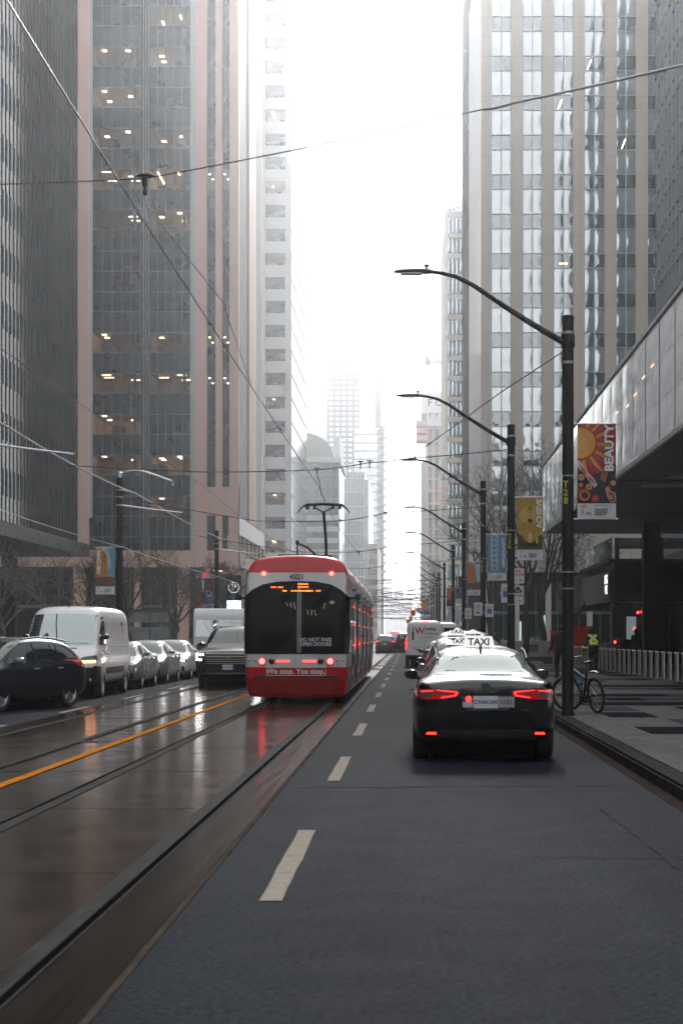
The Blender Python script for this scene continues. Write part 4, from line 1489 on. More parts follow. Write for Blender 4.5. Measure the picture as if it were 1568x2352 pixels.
# ------------------------------------------------------------------ banners
W_B, H_B = .70, 1.73


class Art:
    """printed cloth: flat inks stacked a hair apart on the banner"""

    def __init__(s, base):
        s.mb = MB()
        s.mats = []
        s.lv = 0
        s.add(base, [(0, .0), (1, .0), (1, 1), (0, 1)])

    def add(s, mat, ol, up=True):
        if mat not in s.mats:
            s.mats.append(mat)
        s.lv += 1
        bm = flat_grid(ol, .2)
        for f in bm.faces:
            vs = []
            for v in f.verts:
                u, w = min(1, max(0, v.co.x)), min(1, max(0, v.co.y))
                vs.append((u * W_B, -.0007 * s.lv + s.wav(u, w), w * H_B))
            nf = s.mb.face(vs)
            nf.material_index = s.mats.index(mat)
        bm.free()

    @staticmethod
    def wav(u, w):
        return .012 * math.sin(w * 9 + u * 3) * math.sin(PI * w)

    def text(s, mat, txt, size, u, w, roll=90, bold=.004, align='CENTER', xs=1.0):
        if mat not in s.mats:
            s.mats.append(mat)
        me = text_mesh(txt, size, align, bold, xscale=xs)
        me.transform(Matrix.Translation((u * W_B, w * H_B, 0)) @ Matrix.Rotation(R(roll), 4, 'Z'))
        i0 = len(s.mb.bm.faces)
        s.mb.bm.verts.ensure_lookup_table()
        v0 = len(s.mb.bm.verts)
        s.mb.bm.from_mesh(me)
        bpy.data.meshes.remove(me)
        s.mb.bm.verts.ensure_lookup_table()
        s.mb.bm.faces.ensure_lookup_table()
        for v in s.mb.bm.verts[v0:]:
            x, z = v.co.x, v.co.y
            v.co = Vector((x, -.0007 * (s.lv + 4) + s.wav(x / W_B, z / H_B), z))
        for f in s.mb.bm.faces[i0:]:
            f.material_index = s.mats.index(mat)


def ink(n, c, var=.15, vs=14):
    return pm('ink_' + n, c, .6, var=var, vscale=vs)


def footer(a):
    a.add(ink('white', (.62, .62, .62), .04), [(0, 0), (1, 0), (1, .165), (0, .165)])
    for i in range(7):
        u = .08 + .022 * i
        a.add(ink('rose', (.5, .12, .14)), [(u, .12), (u + .012, .12), (u + .012, .15), (u, .15)])
        a.add(ink('slate', (.08, .14, .25)), [(.22 + .022 * i, .04), (.232 + .022 * i, .04), (.236 + .018 * i, .075), (.226 + .018 * i, .075)])
        a.add(ink('plum', (.2, .07, .13)), [(.10, .045 + .008 * i), (.15, .05 + .009 * i), (.15, .054 + .009 * i), (.10, .049 + .008 * i)])
    k = ink('text', (.03, .035, .05))
    for i, tx in enumerate(('TORONTO', 'FINANCIAL', 'DISTRICT')):
        a.text(k, tx, .048, .44, .098 - .026 * i, 0, .0015, 'LEFT')
    a.text(k, 'TORONTOFINANCIALDISTRICT.COM', .018, .44, .143, 0, .0004, 'LEFT')


def art_beauty():
    a = Art(ink('red', (.36, .012, .03), .35, 6))
    a.add(ink('night', (.018, .012, .02), .4, 9), [(0, .165), (1, .165), (1, .62), (.75, .56), (.62, .5), (.35, .46), (0, .52)])
    c = (.10, .80)
    for i in range(15):
        an = R(-95 + 13 * i)
        r1, r2 = .40, .98 if i % 2 else .78
        da = R(6)
        P = lambda r, q: (c[0] + r * math.cos(q), c[1] + r * math.sin(q) * W_B / H_B)
        ol = [P(r1, an - da), P((r1 + r2) / 2, an - da * .55), P(r2, an + .06), P((r1 + r2) / 2, an + da * .75), P(r1, an + da)]
        ol = [(min(1, max(0, u)), min(1, max(.2, w))) for u, w in ol]
        if abs(sum(ol[k - 1][0] * ol[k][1] - ol[k][0] * ol[k - 1][1] for k in range(5))) > .004:
            a.add(ink('ochre', (.62, .28, .05)) if i % 2 else ink('rust', (.40, .09, .03)), ol)
    E = lambda u, w, r, n=20: [(min(1, max(0, u + r * math.cos(2 * PI * k / n))), min(1, max(.166, w + r * W_B / H_B * math.sin(2 * PI * k / n)))) for k in range(n)]
    a.add(ink('scarlet', (.55, .02, .02)), E(.08, .80, .44, 32))
    a.add(ink('amber', (.72, .32, .06), .25, 30), E(.07, .80, .40, 32))
    a.add(ink('gold', (.70, .38, .10), .25, 30), E(.06, .80, .2, 24))
    for q in ([(0, .62), (.10, .60), (.25, .50), (.42, .43), (.52, .36), (.44, .33), (.3, .40), (.12, .50), (0, .55)],):
        a.add(ink('petal', (.55, .50, .48)), q)
    a.add(ink('coral', (.5, .10, .03)), [(.06, .57), (.2, .52), (.26, .45), (.12, .49)])
    a.add(ink('coral', (.5, .10, .03)), [(.26, .46), (.40, .42), (.44, .37), (.30, .41)])
    for u, w, r in ((.10, .44, .085), (.30, .34, .085), (.09, .36, .055), (.93, .38, .07)):
        a.add(ink('apricot', (.55, .26, .10)), E(u, w, r))
        a.add(ink('coral', (.5, .10, .03)), E(u, w, r * .35, 10))
    a.add(ink('orange', (.62, .16, .03)), E(.18, .25, .145))
    a.add(INK, E(.19, .25, .09))
    a.add(ink('scarlet', (.55, .02, .02)), E(.46, .215, .09))
    a.add(ink('coral', (.5, .10, .03)), E(.82, .55, .09))
    a.add(ink('brown', (.30, .10, .03)), [(.62, .48), (.8, .5), (.72, .38), (.58, .42)])
    a.add(ink('petal2', (.5, .25, .18)), [(.72, .32), (.80, .35), (.86, .3), (1, .27), (1, .18), (.85, .17), (.75, .25)])
    a.add(ink('maroon', (.22, .03, .02)), [(.80, .29), (.92, .27), (.98, .19), (.84, .18)])
    footer(a)
    a.text(WHITEINK, 'BEAUTY', .215, .83, .745, 90, .008, xs=1.08)
    return a


def art_achieve():
    a = Art(ink('gold2', (.42, .26, .03), .25, 8))
    E = lambda u, w, r, n=12: [(min(1, max(0, u + r * math.cos(2 * PI * k / n))), w + r * W_B / H_B * math.sin(2 * PI * k / n)) for k in range(n)]
    for i in range(7):
        for j in range(7):
            a.add(ink('gold3', (.30, .17, .02)), E(.08 + .12 * i + .06 * (j % 2), .98 - .055 * j, .035))
    a.add(ink('gold4', (.50, .34, .06)), E(.5, .72, .4, 28))
    a.add(ink('gold3', (.30, .17, .02)), E(.5, .82, .1, 20))
    a.add(INK, [(.495, .9), (.505, .9), (.505, .66), (.495, .66)])
    a.add(INK, E(.5, .62, .10, 18))
    a.add(ink('coral', (.5, .10, .03)), E(.5, .595, .05, 12))
    a.add(ink('dark_gold', (.07, .045, .012)), [(0, .165), (1, .165), (1, .42), (.75, .36), (.7, .3), (.3, .3), (.2, .38), (0, .44)])
    a.add(ink('pale_gold', (.6, .42, .14)), [(.42, .28), (.58, .28), (.58, .41), (.55, .44), (.45, .44), (.42, .41)])
    a.add(ink('pale_gold', (.6, .42, .14)), [(.73, .27), (.82, .27), (.8, .36), (.74, .36)])
    for i in range(9):
        a.add(INK, E(.06 + .11 * i, .24, .05, 10))
    footer(a)
    a.text(WHITEINK, 'ACHIEVE', .20, .86, .74, 90, .006)
    return a


def art_opportunity():
    a = Art(ink('steel_blue', (.10, .20, .30), .2, 5))
    for u in (.1, .2, .5, .6):
        a.add(ink('lattice', (.30, .40, .48)), [(u, .2), (u + .025, .2), (u + .025, 1), (u, 1)])
    for i in range(7):
        w = .27 + .11 * i
        n = 20
        a.add(ink('pale_blue', (.42, .50, .56)), [(.36 + .19 * math.cos(2 * PI * k / n), w + .19 * W_B / H_B * math.sin(2 * PI * k / n)) for k in range(n)])
        a.add(ink('steel_blue2', (.14, .25, .34)), [(.36 + .12 * math.cos(2 * PI * k / n), w + .12 * W_B / H_B * math.sin(2 * PI * k / n)) for k in range(n)])
        a.add(ink('lattice', (.30, .40, .48)), [(.05, w - .058), (.67, w - .058), (.67, w - .046), (.05, w - .046)])
    footer(a)
    a.text(WHITEINK, 'OPPORTUNITY', .165, .86, .60, 90, .004)
    return a


def art_discover(flip=False):
    f = (lambda u: 1 - u) if False else (lambda u: u)
    a = Art(ink('sky_teal', (.10, .26, .34), .2, 4))
    a.add(ink('sky_pale', (.34, .44, .50)), [(.30, 1), (.62, 1), (.8, .7), (.7, .5), (.45, .8)])
    a.add(ink('facade', (.50, .20, .05), .25, 10), [(0, .98), (.28, .98), (.62, .80), (.60, .36), (0, .36)])
    for i in range(6):
        w = .46 + .085 * i
        a.add(ink('cornice', (.26, .09, .02)), [(0, w), (.60, w - .02 + .02 * i * .3), (.60, w - .008 + .02 * i * .3), (0, w + .016)])
        for j in range(4):
            a.add(ink('window_brown', (.16, .05, .015)), [(.06 + .13 * j, w - .05), (.11 + .13 * j, w - .05), (.11 + .13 * j, w - .012), (.06 + .13 * j, w - .012)])
    a.add(ink('street', (.12, .06, .04)), [(0, .165), (1, .165), (1, .36), (.6, .38), (0, .36)])
    a.add(ink('tram', (.25, .04, .03)), [(.55, .22), (.9, .24), (.9, .35), (.58, .35)])
    footer(a)
    a.text(WHITEINK, 'DISCOVER', .185, .83 if not flip else .17, .68, 90, .005)
    return a


def art_connect(flip=False):
    a = Art(ink('navy', (.03, .04, .075), .3, 5))
    n = 18
    E = lambda u, w, r: [(u + r * math.cos(2 * PI * k / n), w + r * W_B / H_B * math.sin(2 * PI * k / n)) for k in range(n)]
    a.add(ink('plum2', (.10, .03, .06)), [(.35, .62), (.95, .62), (.95, .92), (.65, .97), (.35, .9)])
    a.add(ink('blue3', (.10, .14, .26)), [(0, .165), (1, .165), (1, .45), (0, .4)])
    a.add(ink('pale3', (.32, .36, .44)), E(.62, .5, .26))
    a.add(ink('navy', (.03, .04, .075)), E(.62, .5, .17))
    a.add(ink('pale3', (.32, .36, .44)), E(.62, .44, .08))
    for i in range(3):
        a.add(ink('plum3', (.16, .06, .10)), E(.5 + .15 * i, .75, .08))
    footer(a)
    a.text(WHITEINK, 'CONNECT', .17, .17, .78, 90, .004)
    return a


def art_orange():
    a = Art(ink('orange2', (.48, .15, .03), .3, 6))
    n = 22
    E = lambda u, w, r: [(min(1, max(0, u + r * math.cos(2 * PI * k / n))), min(1, w + r * W_B / H_B * math.sin(2 * PI * k / n))) for k in range(n)]
    a.add(ink('apricot', (.55, .26, .10)), E(.6, .75, .38))
    a.add(ink('orange2', (.48, .15, .03)), E(.6, .75, .28))
    a.add(ink('night', (.018, .012, .02)), [(0, .165), (1, .165), (1, .45), (.5, .5), (0, .4)])
    for u, w in ((.2, .28), (.6, .33), (.85, .25)):
        a.add(ink('coral', (.5, .10, .03)), E(u, w, .12))
    footer(a)
    return a


def banner(lab, pole_xyz, side, art, zc):
    X, Y, z0 = pole_xyz
    t = thing('banner', lab, 'banner', (X + (.17 if side > 0 else -.17 - W_B), Y - .02, zc - H_B / 2), 0, 'banners hung from the street poles')
    art.mb.build('cloth', art.mats, t, fix=False)
    mb = MB()
    for z in (.0, H_B + .005):
        x0, x1 = (-.10, W_B + .04) if side > 0 else (-.04, W_B + .10)
        mb.tube([(x0, .012, z), (x1, .012, z)], .016, 8)
    mb.build('bracket_rod', GALV, t, smooth=40)
    return t


banner('red banner with large orange sun and the white word BEAUTY', poles[0].location, 1, art_beauty(), 4.585)
banner('gold banner with hanging lamp and the white word ACHIEVE', poles[1].location, 1, art_achieve(), 4.55)
banner('pale blue lattice banner reading OPPORTUNITY', poles[2].location, 1, art_opportunity(), 4.55)
banner('banner of an orange building reading DISCOVER beside the lattice banner', poles[3].location, 1, art_discover(), 4.55)
banner('navy banner with pale arch reading CONNECT behind the near pavement poles', poles[4].location, 1, art_connect(), 4.55)
banner('small orange and black banner far along the lamp row', poles[5].location, 1, art_orange(), 4.55)

# far side poles, bracket arms and banners
LY = [45.8, 67.7, 101.8, 135, 170, 205]
lpoles = []
for k, Y in enumerate(LY):
    lab = ['black pole between the parked white van and the bare trees carrying a DISCOVER banner', 'black pole behind the step van carrying the CONNECT banner'][k - 1] if k in (1, 2) else \
        ('black pole out at the near end of the far kerb holding feeder wires' if k == 0 else 'black pole on the far kerb hidden mostly behind the streetcar')
    t = thing('utility_pole', lab, 'pole', (-10.72, Y, .146), 0, 'poles along the far kerb')
    mb = MB()
    mb.lathe([(.135, 0), (.125, .05), (.115, 7.3)], n=16)
    mb.lathe([(.17, 0.0), (.17, 1.2), (.13, 1.25)], n=16)
    mb.build('pole', BLACK, t, smooth=30)
    mb = MB()
    mb.tube([(.1, 0, 6.28), (1.2, 0, 6.13), (2.35, 0, 6.0)], [.035, .03, .022], 8)
    mb.tube([(.1, 0, 6.85), (.55, 0, 6.75)], .03, 8)
    mb.build('bracket_arm', pm('arm_silver', (.5, .5, .54), .3, .8, var=.15), t, smooth=40)
    for z in (6.25, 6.55, 6.82, 4.72):
        mb = MB()
        mb.lathe([(.118, z), (.13, z + .005), (.13, z + .05), (.118, z + .055)], n=16)
        mb.build('clamp_band', GALV, t, smooth=30)
    mb = MB()
    mb.lathe([(.03, 0), (.05, .03), (.05, .08), (.02, .1)], c=(.58, 0, 6.70), n=10)
    mb.lathe([(.02, 0), (.03, .03), (.03, .16), (.02, .18)], c=(2.35, 0, 5.86), n=10)
    mb.build('insulator', pm('insulator_brown', (.10, .07, .06), .3, coat=1, var=.2), t, smooth=30)
    if k in (1,):
        mb = MB()
        pts = [(.1, 0, 7.62 - .146), (.5, 0, 7.72 - .146), (.8, 0, 7.70 - .146), (1.3, 0, 7.55 - .146), (1.95, 0, 7.32 - .146)]
        mb.tube(pts, [.03, .05, .045, .04, .03], 8)
        mb.lathe([(.03, 0), (.05, .02), (.03, .12)], c=(1.97, 0, 7.0), n=10)
        mb.lathe([(.115, 7.3), (.11, 7.5), (.08, 7.52)], n=16)
        mb.build('lamp_arm', pm('arm_silver', (.5, .5, .54), .3, .8), t, smooth=40)
    lpoles.append(t)
banner('banner of an orange building reading DISCOVER over the parked white van', lpoles[1].location, -1, art_discover(True), 4.0)
banner('dark CONNECT banner on the pole behind the step van', lpoles[2].location, -1, art_connect(True), 3.95)

# ------------------------------------------------------------------ overhead wires
WIRE = pm('wire_dark', (.05, .042, .05), .45, .4, var=.2)
WIREL = pm('wire_light', (.45, .45, .47), .35, .7, var=.15)


def wire(lab, pts, r, mat=WIRE, sag=0.0, grp='overhead wires', extra=None):
    mb = MB()
    full = []
    for a, b in zip(pts, pts[1:]):
        a, b = Vector(a), Vector(b)
        n = 10
        for i in range(n):
            t = i / n
            p = a.lerp(b, t)
            p.z -= sag * 4 * t * (1 - t)
            full.append(p)
    full.append(Vector(pts[-1]))
    mb.tube(full, r, 6)
    if extra:
        for p in extra:
            p = Vector(p)
            mb.tube([p + Vector((-.10, 0, 0)), p + Vector((-.04, 0, .012)), p + Vector((.04, 0, .012)), p + Vector((.10, 0, 0))], [.006, .02, .02, .006], 8)
            mb.lathe([(.010, -.19), (.024, -.165), (.010, -.12), (.026, -.07), (.02, -.01)], c=p, n=10)
    return tag(mb.build('overhead_wire', mat, None, smooth=50), lab, 'wire', grp)


CWX, CWZ = -2.60, 5.72
spanY = [18.0, 50.5, 68.9, 94.3, 117.5, 146, 172, 190, 211, 236, 272, 300, 334]
cp = [(CWX, -2, CWZ + .25)]
for k, y in enumerate(spanY):
    cp.append((CWX + (.10 if k % 2 else -.10), y, CWZ + (.1 if k == 0 else 0)))
wire('long contact wire running from overhead down to the streetcar pantograph', cp, .0075, sag=.05)
cp = [(-5.75, -2, CWZ)] + [(-5.75 + (.1 if k % 2 else -.1), y, CWZ) for k, y in enumerate(spanY)]
wire('long contact wire above the tracks beyond the orange line', cp, .007, sag=.05)
wire('thick feeder cable swagged from pole to pole along the far kerb', [(-10.1, 10, 6.95)] + [(-10.1, y, 6.86) for y in LY], .028, WIREL, sag=.12)
wire('thin cable hung low between the far kerb poles', [(-10.55, 10, 4.95)] + [(-10.6, y, 4.88) for y in LY], .016, WIREL, sag=.06)
# cross spans
wire('cross span wire nearest overhead, rising to the near kerb', [(-10.6, 18, 6.55), (-5.75, 18, 6.02), (-2.6, 18, 6.10), (.72, 18, 6.78)], .006, WIRE, sag=.02, extra=[(-2.6, 18, 6.12)])
wire('pale end of the overhead cross span with wrapped splice', [(.72, 18, 6.78), (1.0, 18, 6.84), (2.9, 18, 7.27)], .014, WIREL, sag=.01)
wire('pale drop wire from the first insulator to the contact wire', [(-2.6, 18, 5.85), (-2.35, 23, 5.80), (-2.6, 30, 5.74)], .006, WIREL)
wire('slack span wire from the gold banner pole across both tracks', [(2.75, 50.5, 6.75), (0.0, 50.5, 6.5), (-1.1, 50.5, 6.38), (-2.55, 50.5, 6.18), (-5.75, 50.5, 6.12), (-10.6, 55, 6.75)], .014, WIRE, sag=.02, extra=[(-1.1, 50.5, 6.42), (-1.35, 50.5, 6.40), (-2.55, 50.5, 6.22)])
wire('stay wire from the red banner pole joining the slack span wire', [(2.80, 33.3, 6.78), (1.9, 38, 6.66), (0.0, 50.5, 6.5)], .012, WIRE, sag=.0)
wire('drop wire with insulators under the slack span', [(-2.55, 50.5, 6.0), (-2.5, 51.0, 5.85), (-2.6, 54, 5.74)], .012, WIRE)
wire('pull wire looped from the gold banner pole down to the next pole', [(2.72, 50.5, 6.5), (2.60, 56, 5.4), (2.65, 68.9, 5.9)], .012, WIRE, sag=.3)
rw = random.Random(4)
for k, y in enumerate(spanY[2:]):
    z = 6.55 + rw.uniform(-.15, .15)
    ex = [(-2.6, y, 5.95)] + ([(-.9, y, 6.25)] if k % 2 == 0 else [])
    wire('span wire across the street over the traffic, in the far tangle', [(2.8, y, z), (-.9, y, 6.22), (-2.6, y, 5.92), (-5.75, y, 5.92), (-10.6, y + rw.uniform(-4, 4), 6.6)], .012 + .00006 * y, WIRE, sag=.02, extra=ex)
    if y > 110:
        for q in range(4):
            y2 = y + rw.uniform(3, 16)
            wire('span wire across the street over the traffic, in the far tangle', [(2.8, y2, z - rw.uniform(.3, 2.4)), (-2.6, y2, 5.7 - rw.uniform(0, 1.2)), (-10.6, y2 + 2, 5.9 - rw.uniform(0, 1.5))], .011 + .00006 * y2, WIRE, sag=.05)

# ------------------------------------------------------------------ signs
def sign_plate(lab, x, y, z, w, h, face, draw, cat='sign', post=None):
    t = thing('street_sign', lab, cat, (x, y, z), 0, 'small signs on the street poles')
    mb = MB()
    mb.prism(rpoly([(-w / 2, -h / 2), (w / 2, -h / 2), (w / 2, h / 2), (-w / 2, h / 2)], .03), -.006, .006, 'Y')
    mb.build('plate', face, t)
    draw(t)
    mb = MB()
    mb.box(min(0, post or -.2), max(0, post or -.2), .008, .03, -.02, .02)
    mb.build('bracket', GALV, t)
    return t


def circ(t, cz, r, mat, wid=.012, slash=True, cx=0):
    mb = MB()
    o1, o2 = ellipse(cx, cz, r, r, 24), ellipse(cx, cz, r - wid, r - wid, 24)
    for k in range(24):
        mb.face([(q[0], -.0085, q[1]) for q in (o1[k], o1[(k + 1) % 24], o2[(k + 1) % 24], o2[k])])
    if slash:
        d = wid * .5
        mb.face([(cx - r * .7 - d, -.010, cz + r * .7 - d), (cx - r * .7 + d, -.010, cz + r * .7 + d), (cx + r * .7 + d, -.010, cz - r * .7 + d), (cx + r * .7 - d, -.010, cz - r * .7 - d)])
    mb.build('symbol_ring', mat, t, fix=False)


def nostand(t, taxi=False):
    lettering('NO', .10, REDINK, t, face_cam(0, -.009, .12), bold=.003)
    lettering('STANDING', .062, REDINK, t, face_cam(0, -.009, .03), bold=.003)
    lettering('→', .1, INK, t, face_cam(.05, -.009, -.12), bold=.003)


def taxis(t):
    mb = MB()
    mb.prism(rpoly([(-.11, .06), (.11, .06), (.11, .13), (.07, .15), (.05, .22), (-.05, .22), (-.07, .15), (-.11, .13)], .015), -.009, -.007, 'Y')
    mb.build('cab_symbol', INK, t)
    lettering('TAXI', .05, PLATE, t, face_cam(0, -.0105, .11), bold=.002)
    lettering('8 TAXIS', .085, INK, t, face_cam(0, -.009, -.02), bold=.002)
    lettering('→', .09, INK, t, face_cam(.05, -.009, -.16), bold=.003)


def nopark(t):
    circ(t, .08, .09, REDINK)
    lettering('P', .13, INK, t, face_cam(0, -.0087, .08), bold=.003)
    lettering('TOW', .05, INK, t, face_cam(0, -.009, -.06), bold=.002)
    mb = MB(); mb.box(-.08, .08, -.0095, -.007, -.17, -.12)
    mb.build('tow_symbol', INK, t)


def access(t):
    lettering('NO', .06, REDINK, t, face_cam(0, -.009, .16), bold=.002)
    lettering('STANDING', .045, REDINK, t, face_cam(0, -.009, .10), bold=.002)
    mb = MB(); mb.box(-.09, .09, -.0095, -.007, -.13, .06)
    mb.build('blue_panel', pm('sign_blue', (.03, .12, .30), .5, var=.1), t)
    circ(t, -.06, .05, PLATE, .012, False)


SG = pm('sign_white', (.58, .58, .58), .45, var=.06)
sign_plate('white NO STANDING plate on the gold banner pole, above the taxi plate', 3.0, 50.45, 3.25, .32, .42, SG, nostand, post=-.15)
sign_plate('white taxi stand plate on the gold banner pole', 2.98, 50.45, 2.72, .34, .52, SG, taxis, post=-.15)
sign_plate('white no parking plate on the pole with the orange building banner', 3.02, 94.2, 2.75, .34, .56, SG, nopark, post=-.2)
sign_plate('white no parking plate hung on the road side of the lattice banner pole', 2.58, 68.8, 2.6, .32, .5, SG, nopark, post=.2)
sign_plate('white and blue accessible stand plate on the lattice banner pole', 3.0, 68.8, 2.55, .32, .5, SG, access, post=-.2)
sign_plate('white and blue accessible stand plate between two banner poles', 3.05, 58, 2.95, .3, .6, SG, access, post=-.2)
sign_plate('white no parking plate on the navy arch banner pole', 3.05, 117.3, 2.35, .32, .6, SG, nopark, post=-.2)
sign_plate('white plate low on the pole with the small orange banner', 3.05, 145.8, 2.9, .35, .6, SG, nopark, post=-.2)

SIGY = pm('signal_orange', (.62, .24, .02), .45, var=.1)


def signal(lab, x, y, z, back=False, lit=True, grp='traffic signals down the street'):
    t = thing('traffic_light', lab, 'traffic light', (x, y, z), 0, grp)
    mb = MB()
    mb.prism(rpoly([(-.27, -.5), (.27, -.5), (.27, .5), (-.27, .5)], .05), -.04, .2, 'Y')
    b = mb.build('housing', SIGY, t, bevel=.02)
    if not back:
        for i, zz in enumerate((.30, 0, -.30)):
            mb = MB()
            mb.lathe([(.14, -.045), (.14, -.06), (.09, -.075)], c=(0, 0, zz), axis='Y', n=18)
            mb.build('lens', lamp('signal_red', (1, .06, .04), 14) if i == 0 and lit else pm('lens_dark', (.02, .015, .01), .2, var=.2), t, smooth=30)
            mb = MB()
            mb.tube([(.15 * math.cos(a), -.06, zz + .15 * math.sin(a)) for a in [R(200 - 22 * q) for q in range(11)]], .02, 6)
            mb.build('visor', SIGY, t, smooth=30)
    mb = MB()
    mb.tube([(.27, .1, .2), (2.8 - x, .15, .7)], .04, 8)
    mb.build('mast_arm', GALV, t, smooth=40)
    return t


signal('orange traffic light showing red, larger of the two lit ones', .39, 200, 4.25)
signal('orange traffic light showing red, smaller and beyond the larger', -.25, 285, 4.0)
signal('orange traffic light housing without a lit lamp close to the lamp row', 1.65, 196, 4.85, True)
signal('dull orange housing just under the larger lit traffic light', .12, 240, 3.6, True)
t = thing('street_sign', 'white round no turn sign beside the larger lit traffic light', 'sign', (1.0, 200, 4.4), 0, 'small signs on the street poles')
mb = MB(); mb.prism(ellipse(0, 0, .32, .32, 24), -.01, .01, 'Y'); mb.build('plate', SG, t)
circ(t, 0, .3, REDINK, .05)
t = thing('street_sign', 'blue street name sign on the signal mast', 'sign', (1.7, 197, 4.05), 0, 'small signs on the street poles')
mb = MB(); mb.box(-.6, .6, -.02, .02, -.12, .12); mb.build('plate', pm('sign_blue', (.03, .12, .30), .5), t)

# ------------------------------------------------------------------ bare winter trees
BARK = pm('bark_grey', (.050, .040, .034), .85, var=.4, vscale=9, bump=.5, bscale=25)
BARK2 = pm('bark_light', (.13, .115, .105), .8, var=.4, vscale=9, bump=.4, bscale=25)


def tree_mesh(seed, h, spread, trunk_r, levels=5, n0=5, up=.35, twig=.009, t_h=.38):
    rg = random.Random(seed)
    tr, cr = MB(), MB()

    def grow(p, d, L_, r, lv):
        segs = 4 if lv < 2 else 3
        pts, rad = [p.copy()], [r]
        dd = d.copy()
        q = p.copy()
        for i in range(segs):
            dd = (dd + Vector((rg.uniform(-1, 1), rg.uniform(-1, 1), rg.uniform(-.6, .9) * up)) * (.20 + .05 * lv)).normalized()
            q = q + dd * L_ / segs
            pts.append(q.copy())
            rad.append(max(twig * .6, r * (1 - .55 * (i + 1) / segs)))
        cr.tube(pts, rad, 5 if lv < 2 else 3, cap=False)
        if lv >= levels:
            return
        k = rg.randint(3, 4) if lv < levels - 1 else rg.randint(3, 5)
        for i in range(k):
            t_ = rg.uniform(.35, 1.0)
            j = min(segs - 1, int(t_ * segs))
            b = pts[j].lerp(pts[j + 1], t_ * segs - j)
            ax = dd.orthogonal().normalized()
            ax.rotate(Matrix.Rotation(rg.uniform(0, 2 * PI), 3, dd))
            nd = dd.copy()
            nd.rotate(Matrix.Rotation(R(rg.uniform(22, 58)), 3, ax))
            nd.z += .10
            grow(b, nd.normalized(), L_ * rg.uniform(.52, .78), max(twig, r * rg.uniform(.38, .55)), lv + 1)
    bend = [Vector((rg.uniform(-.08, .08) * i, rg.uniform(-.08, .08) * i, h * t_h * i / 4)) for i in range(5)]
    tr.tube(bend, [trunk_r * 1.35, trunk_r * 1.05, trunk_r * .95, trunk_r * .9, trunk_r * .8], 9)
    for i in range(n0):
        a = 2 * PI * (i + rg.uniform(-.3, .3)) / n0
        d = Vector((math.cos(a) * spread, math.sin(a) * spread, 1)).normalized()
        b = bend[4].lerp(bend[3], rg.uniform(0, .9))
        grow(b, d, h * .34 * rg.uniform(.85, 1.15), trunk_r * .55, 1)
    grow(bend[4], Vector((0, 0, 1)), h * .34, trunk_r * .6, 1)
    return tr, cr


def tree(lab, seed, loc, h, spread, r, mat, rz=0, grp=None, **k):
    t = thing('bare_tree', lab, 'tree', loc, rz, grp)
    a, b = tree_mesh(seed, h, spread, r, **k)
    a.build('trunk', mat, t, smooth=60, fix=False)
    b.build('crown', mat, t, smooth=60, fix=False)
    return t


G1 = 'bare street trees along the far pavement'
t1 = tree('leafless tree with dense twigs just past the black pole with DISCOVER banner', 3, (-13.4, 88, .146), 6.6, .9, .10, BARK, grp=G1, levels=5)
t2 = tree('leafless tree with wide twigs behind the parked sedans', 8, (-12.6, 98, .146), 6.2, 1.0, .10, BARK, grp=G1, levels=5)
t3 = tree('sparse pale twigged tree in front of the dark glass tower recess', 21, (-15.2, 68, .146), 5.6, 1.3, .08, BARK2, grp=G1, levels=4)
for src, lab, loc, rz, sc in ((t1, 'leafless tree close behind the step van', (-11.8, 112, .146), 2.1, .95), (t2, 'leafless tree between the van roof and the stone column', (-14.6, 84, .146), 1.2, .92),
                              (t3, 'sparse pale twigged tree behind the navy hatchback', (-13.9, 58, .146), 2.6, .95), (t3, 'sparse pale twigged tree beside the white van roof', (-14.2, 75, .146), 4.1, 1.05),
                              (t1, 'leafless tree under the lit signs by the streetcar', (-12.9, 122, .146), 3.9, 1.05)):
    c = copy_tree(src)
    c.location, c.rotation_euler, c.scale, c['label'] = loc, (0, 0, rz), (sc, sc, sc), lab
G2 = 'bare trees in the plaza planters'
u1 = tree('tall bare plaza tree with crooked trunk just behind the gold banner pole', 5, (6.6, 104, .6), 12.5, .55, .15, BARK, grp=G2, levels=5, up=.8, t_h=.33)
u2 = tree('tall bare plaza tree between the first and second banner poles', 12, (7.9, 108, .6), 13.5, .5, .17, BARK, grp=G2, levels=5, up=.8, t_h=.3)
for src, lab, loc, rz, sc in ((u1, 'bare plaza tree in front of the stone sign wall', (9.4, 104, .146), 2.2, .62), (u2, 'slender bare tree behind the lattice banner', (5.6, 128, .146), 1.4, .9)):
    c = copy_tree(src)
    c.location, c.rotation_euler, c.scale, c['label'] = loc, (0, 0, rz), (sc, sc, sc), lab
SH = pm('twig_white', (.42, .42, .43), .7, var=.2)
s1 = None
for lab, loc, sc in (('pale frosted shrub in the stone planter', (7.2, 106.5, .7), 1.0), ('pale frosted shrub at the far end of the planter', (5.3, 108, .5), 1.1), ('pale frosted shrub beside the red screens', (9.2, 99, .4), 1.2), ('pale frosted shrub behind the bollards', (9.6, 94, .2), 1.3)):
    if s1 is None:
        s1 = thing('shrub', lab, 'shrub', loc, 0, 'pale frosted shrubs')
        a, b = tree_mesh(31, 1.3, .8, .012, levels=4, n0=6, up=.6, t_h=.1)
        b.build('twigs', SH, s1, fix=False)
        a.build('stem', SH, s1, fix=False)
    else:
        c = copy_tree(s1)
        c.location, c['label'], c.scale, c.rotation_euler = loc, lab, (sc, sc, sc), (0, 0, sc * 7)
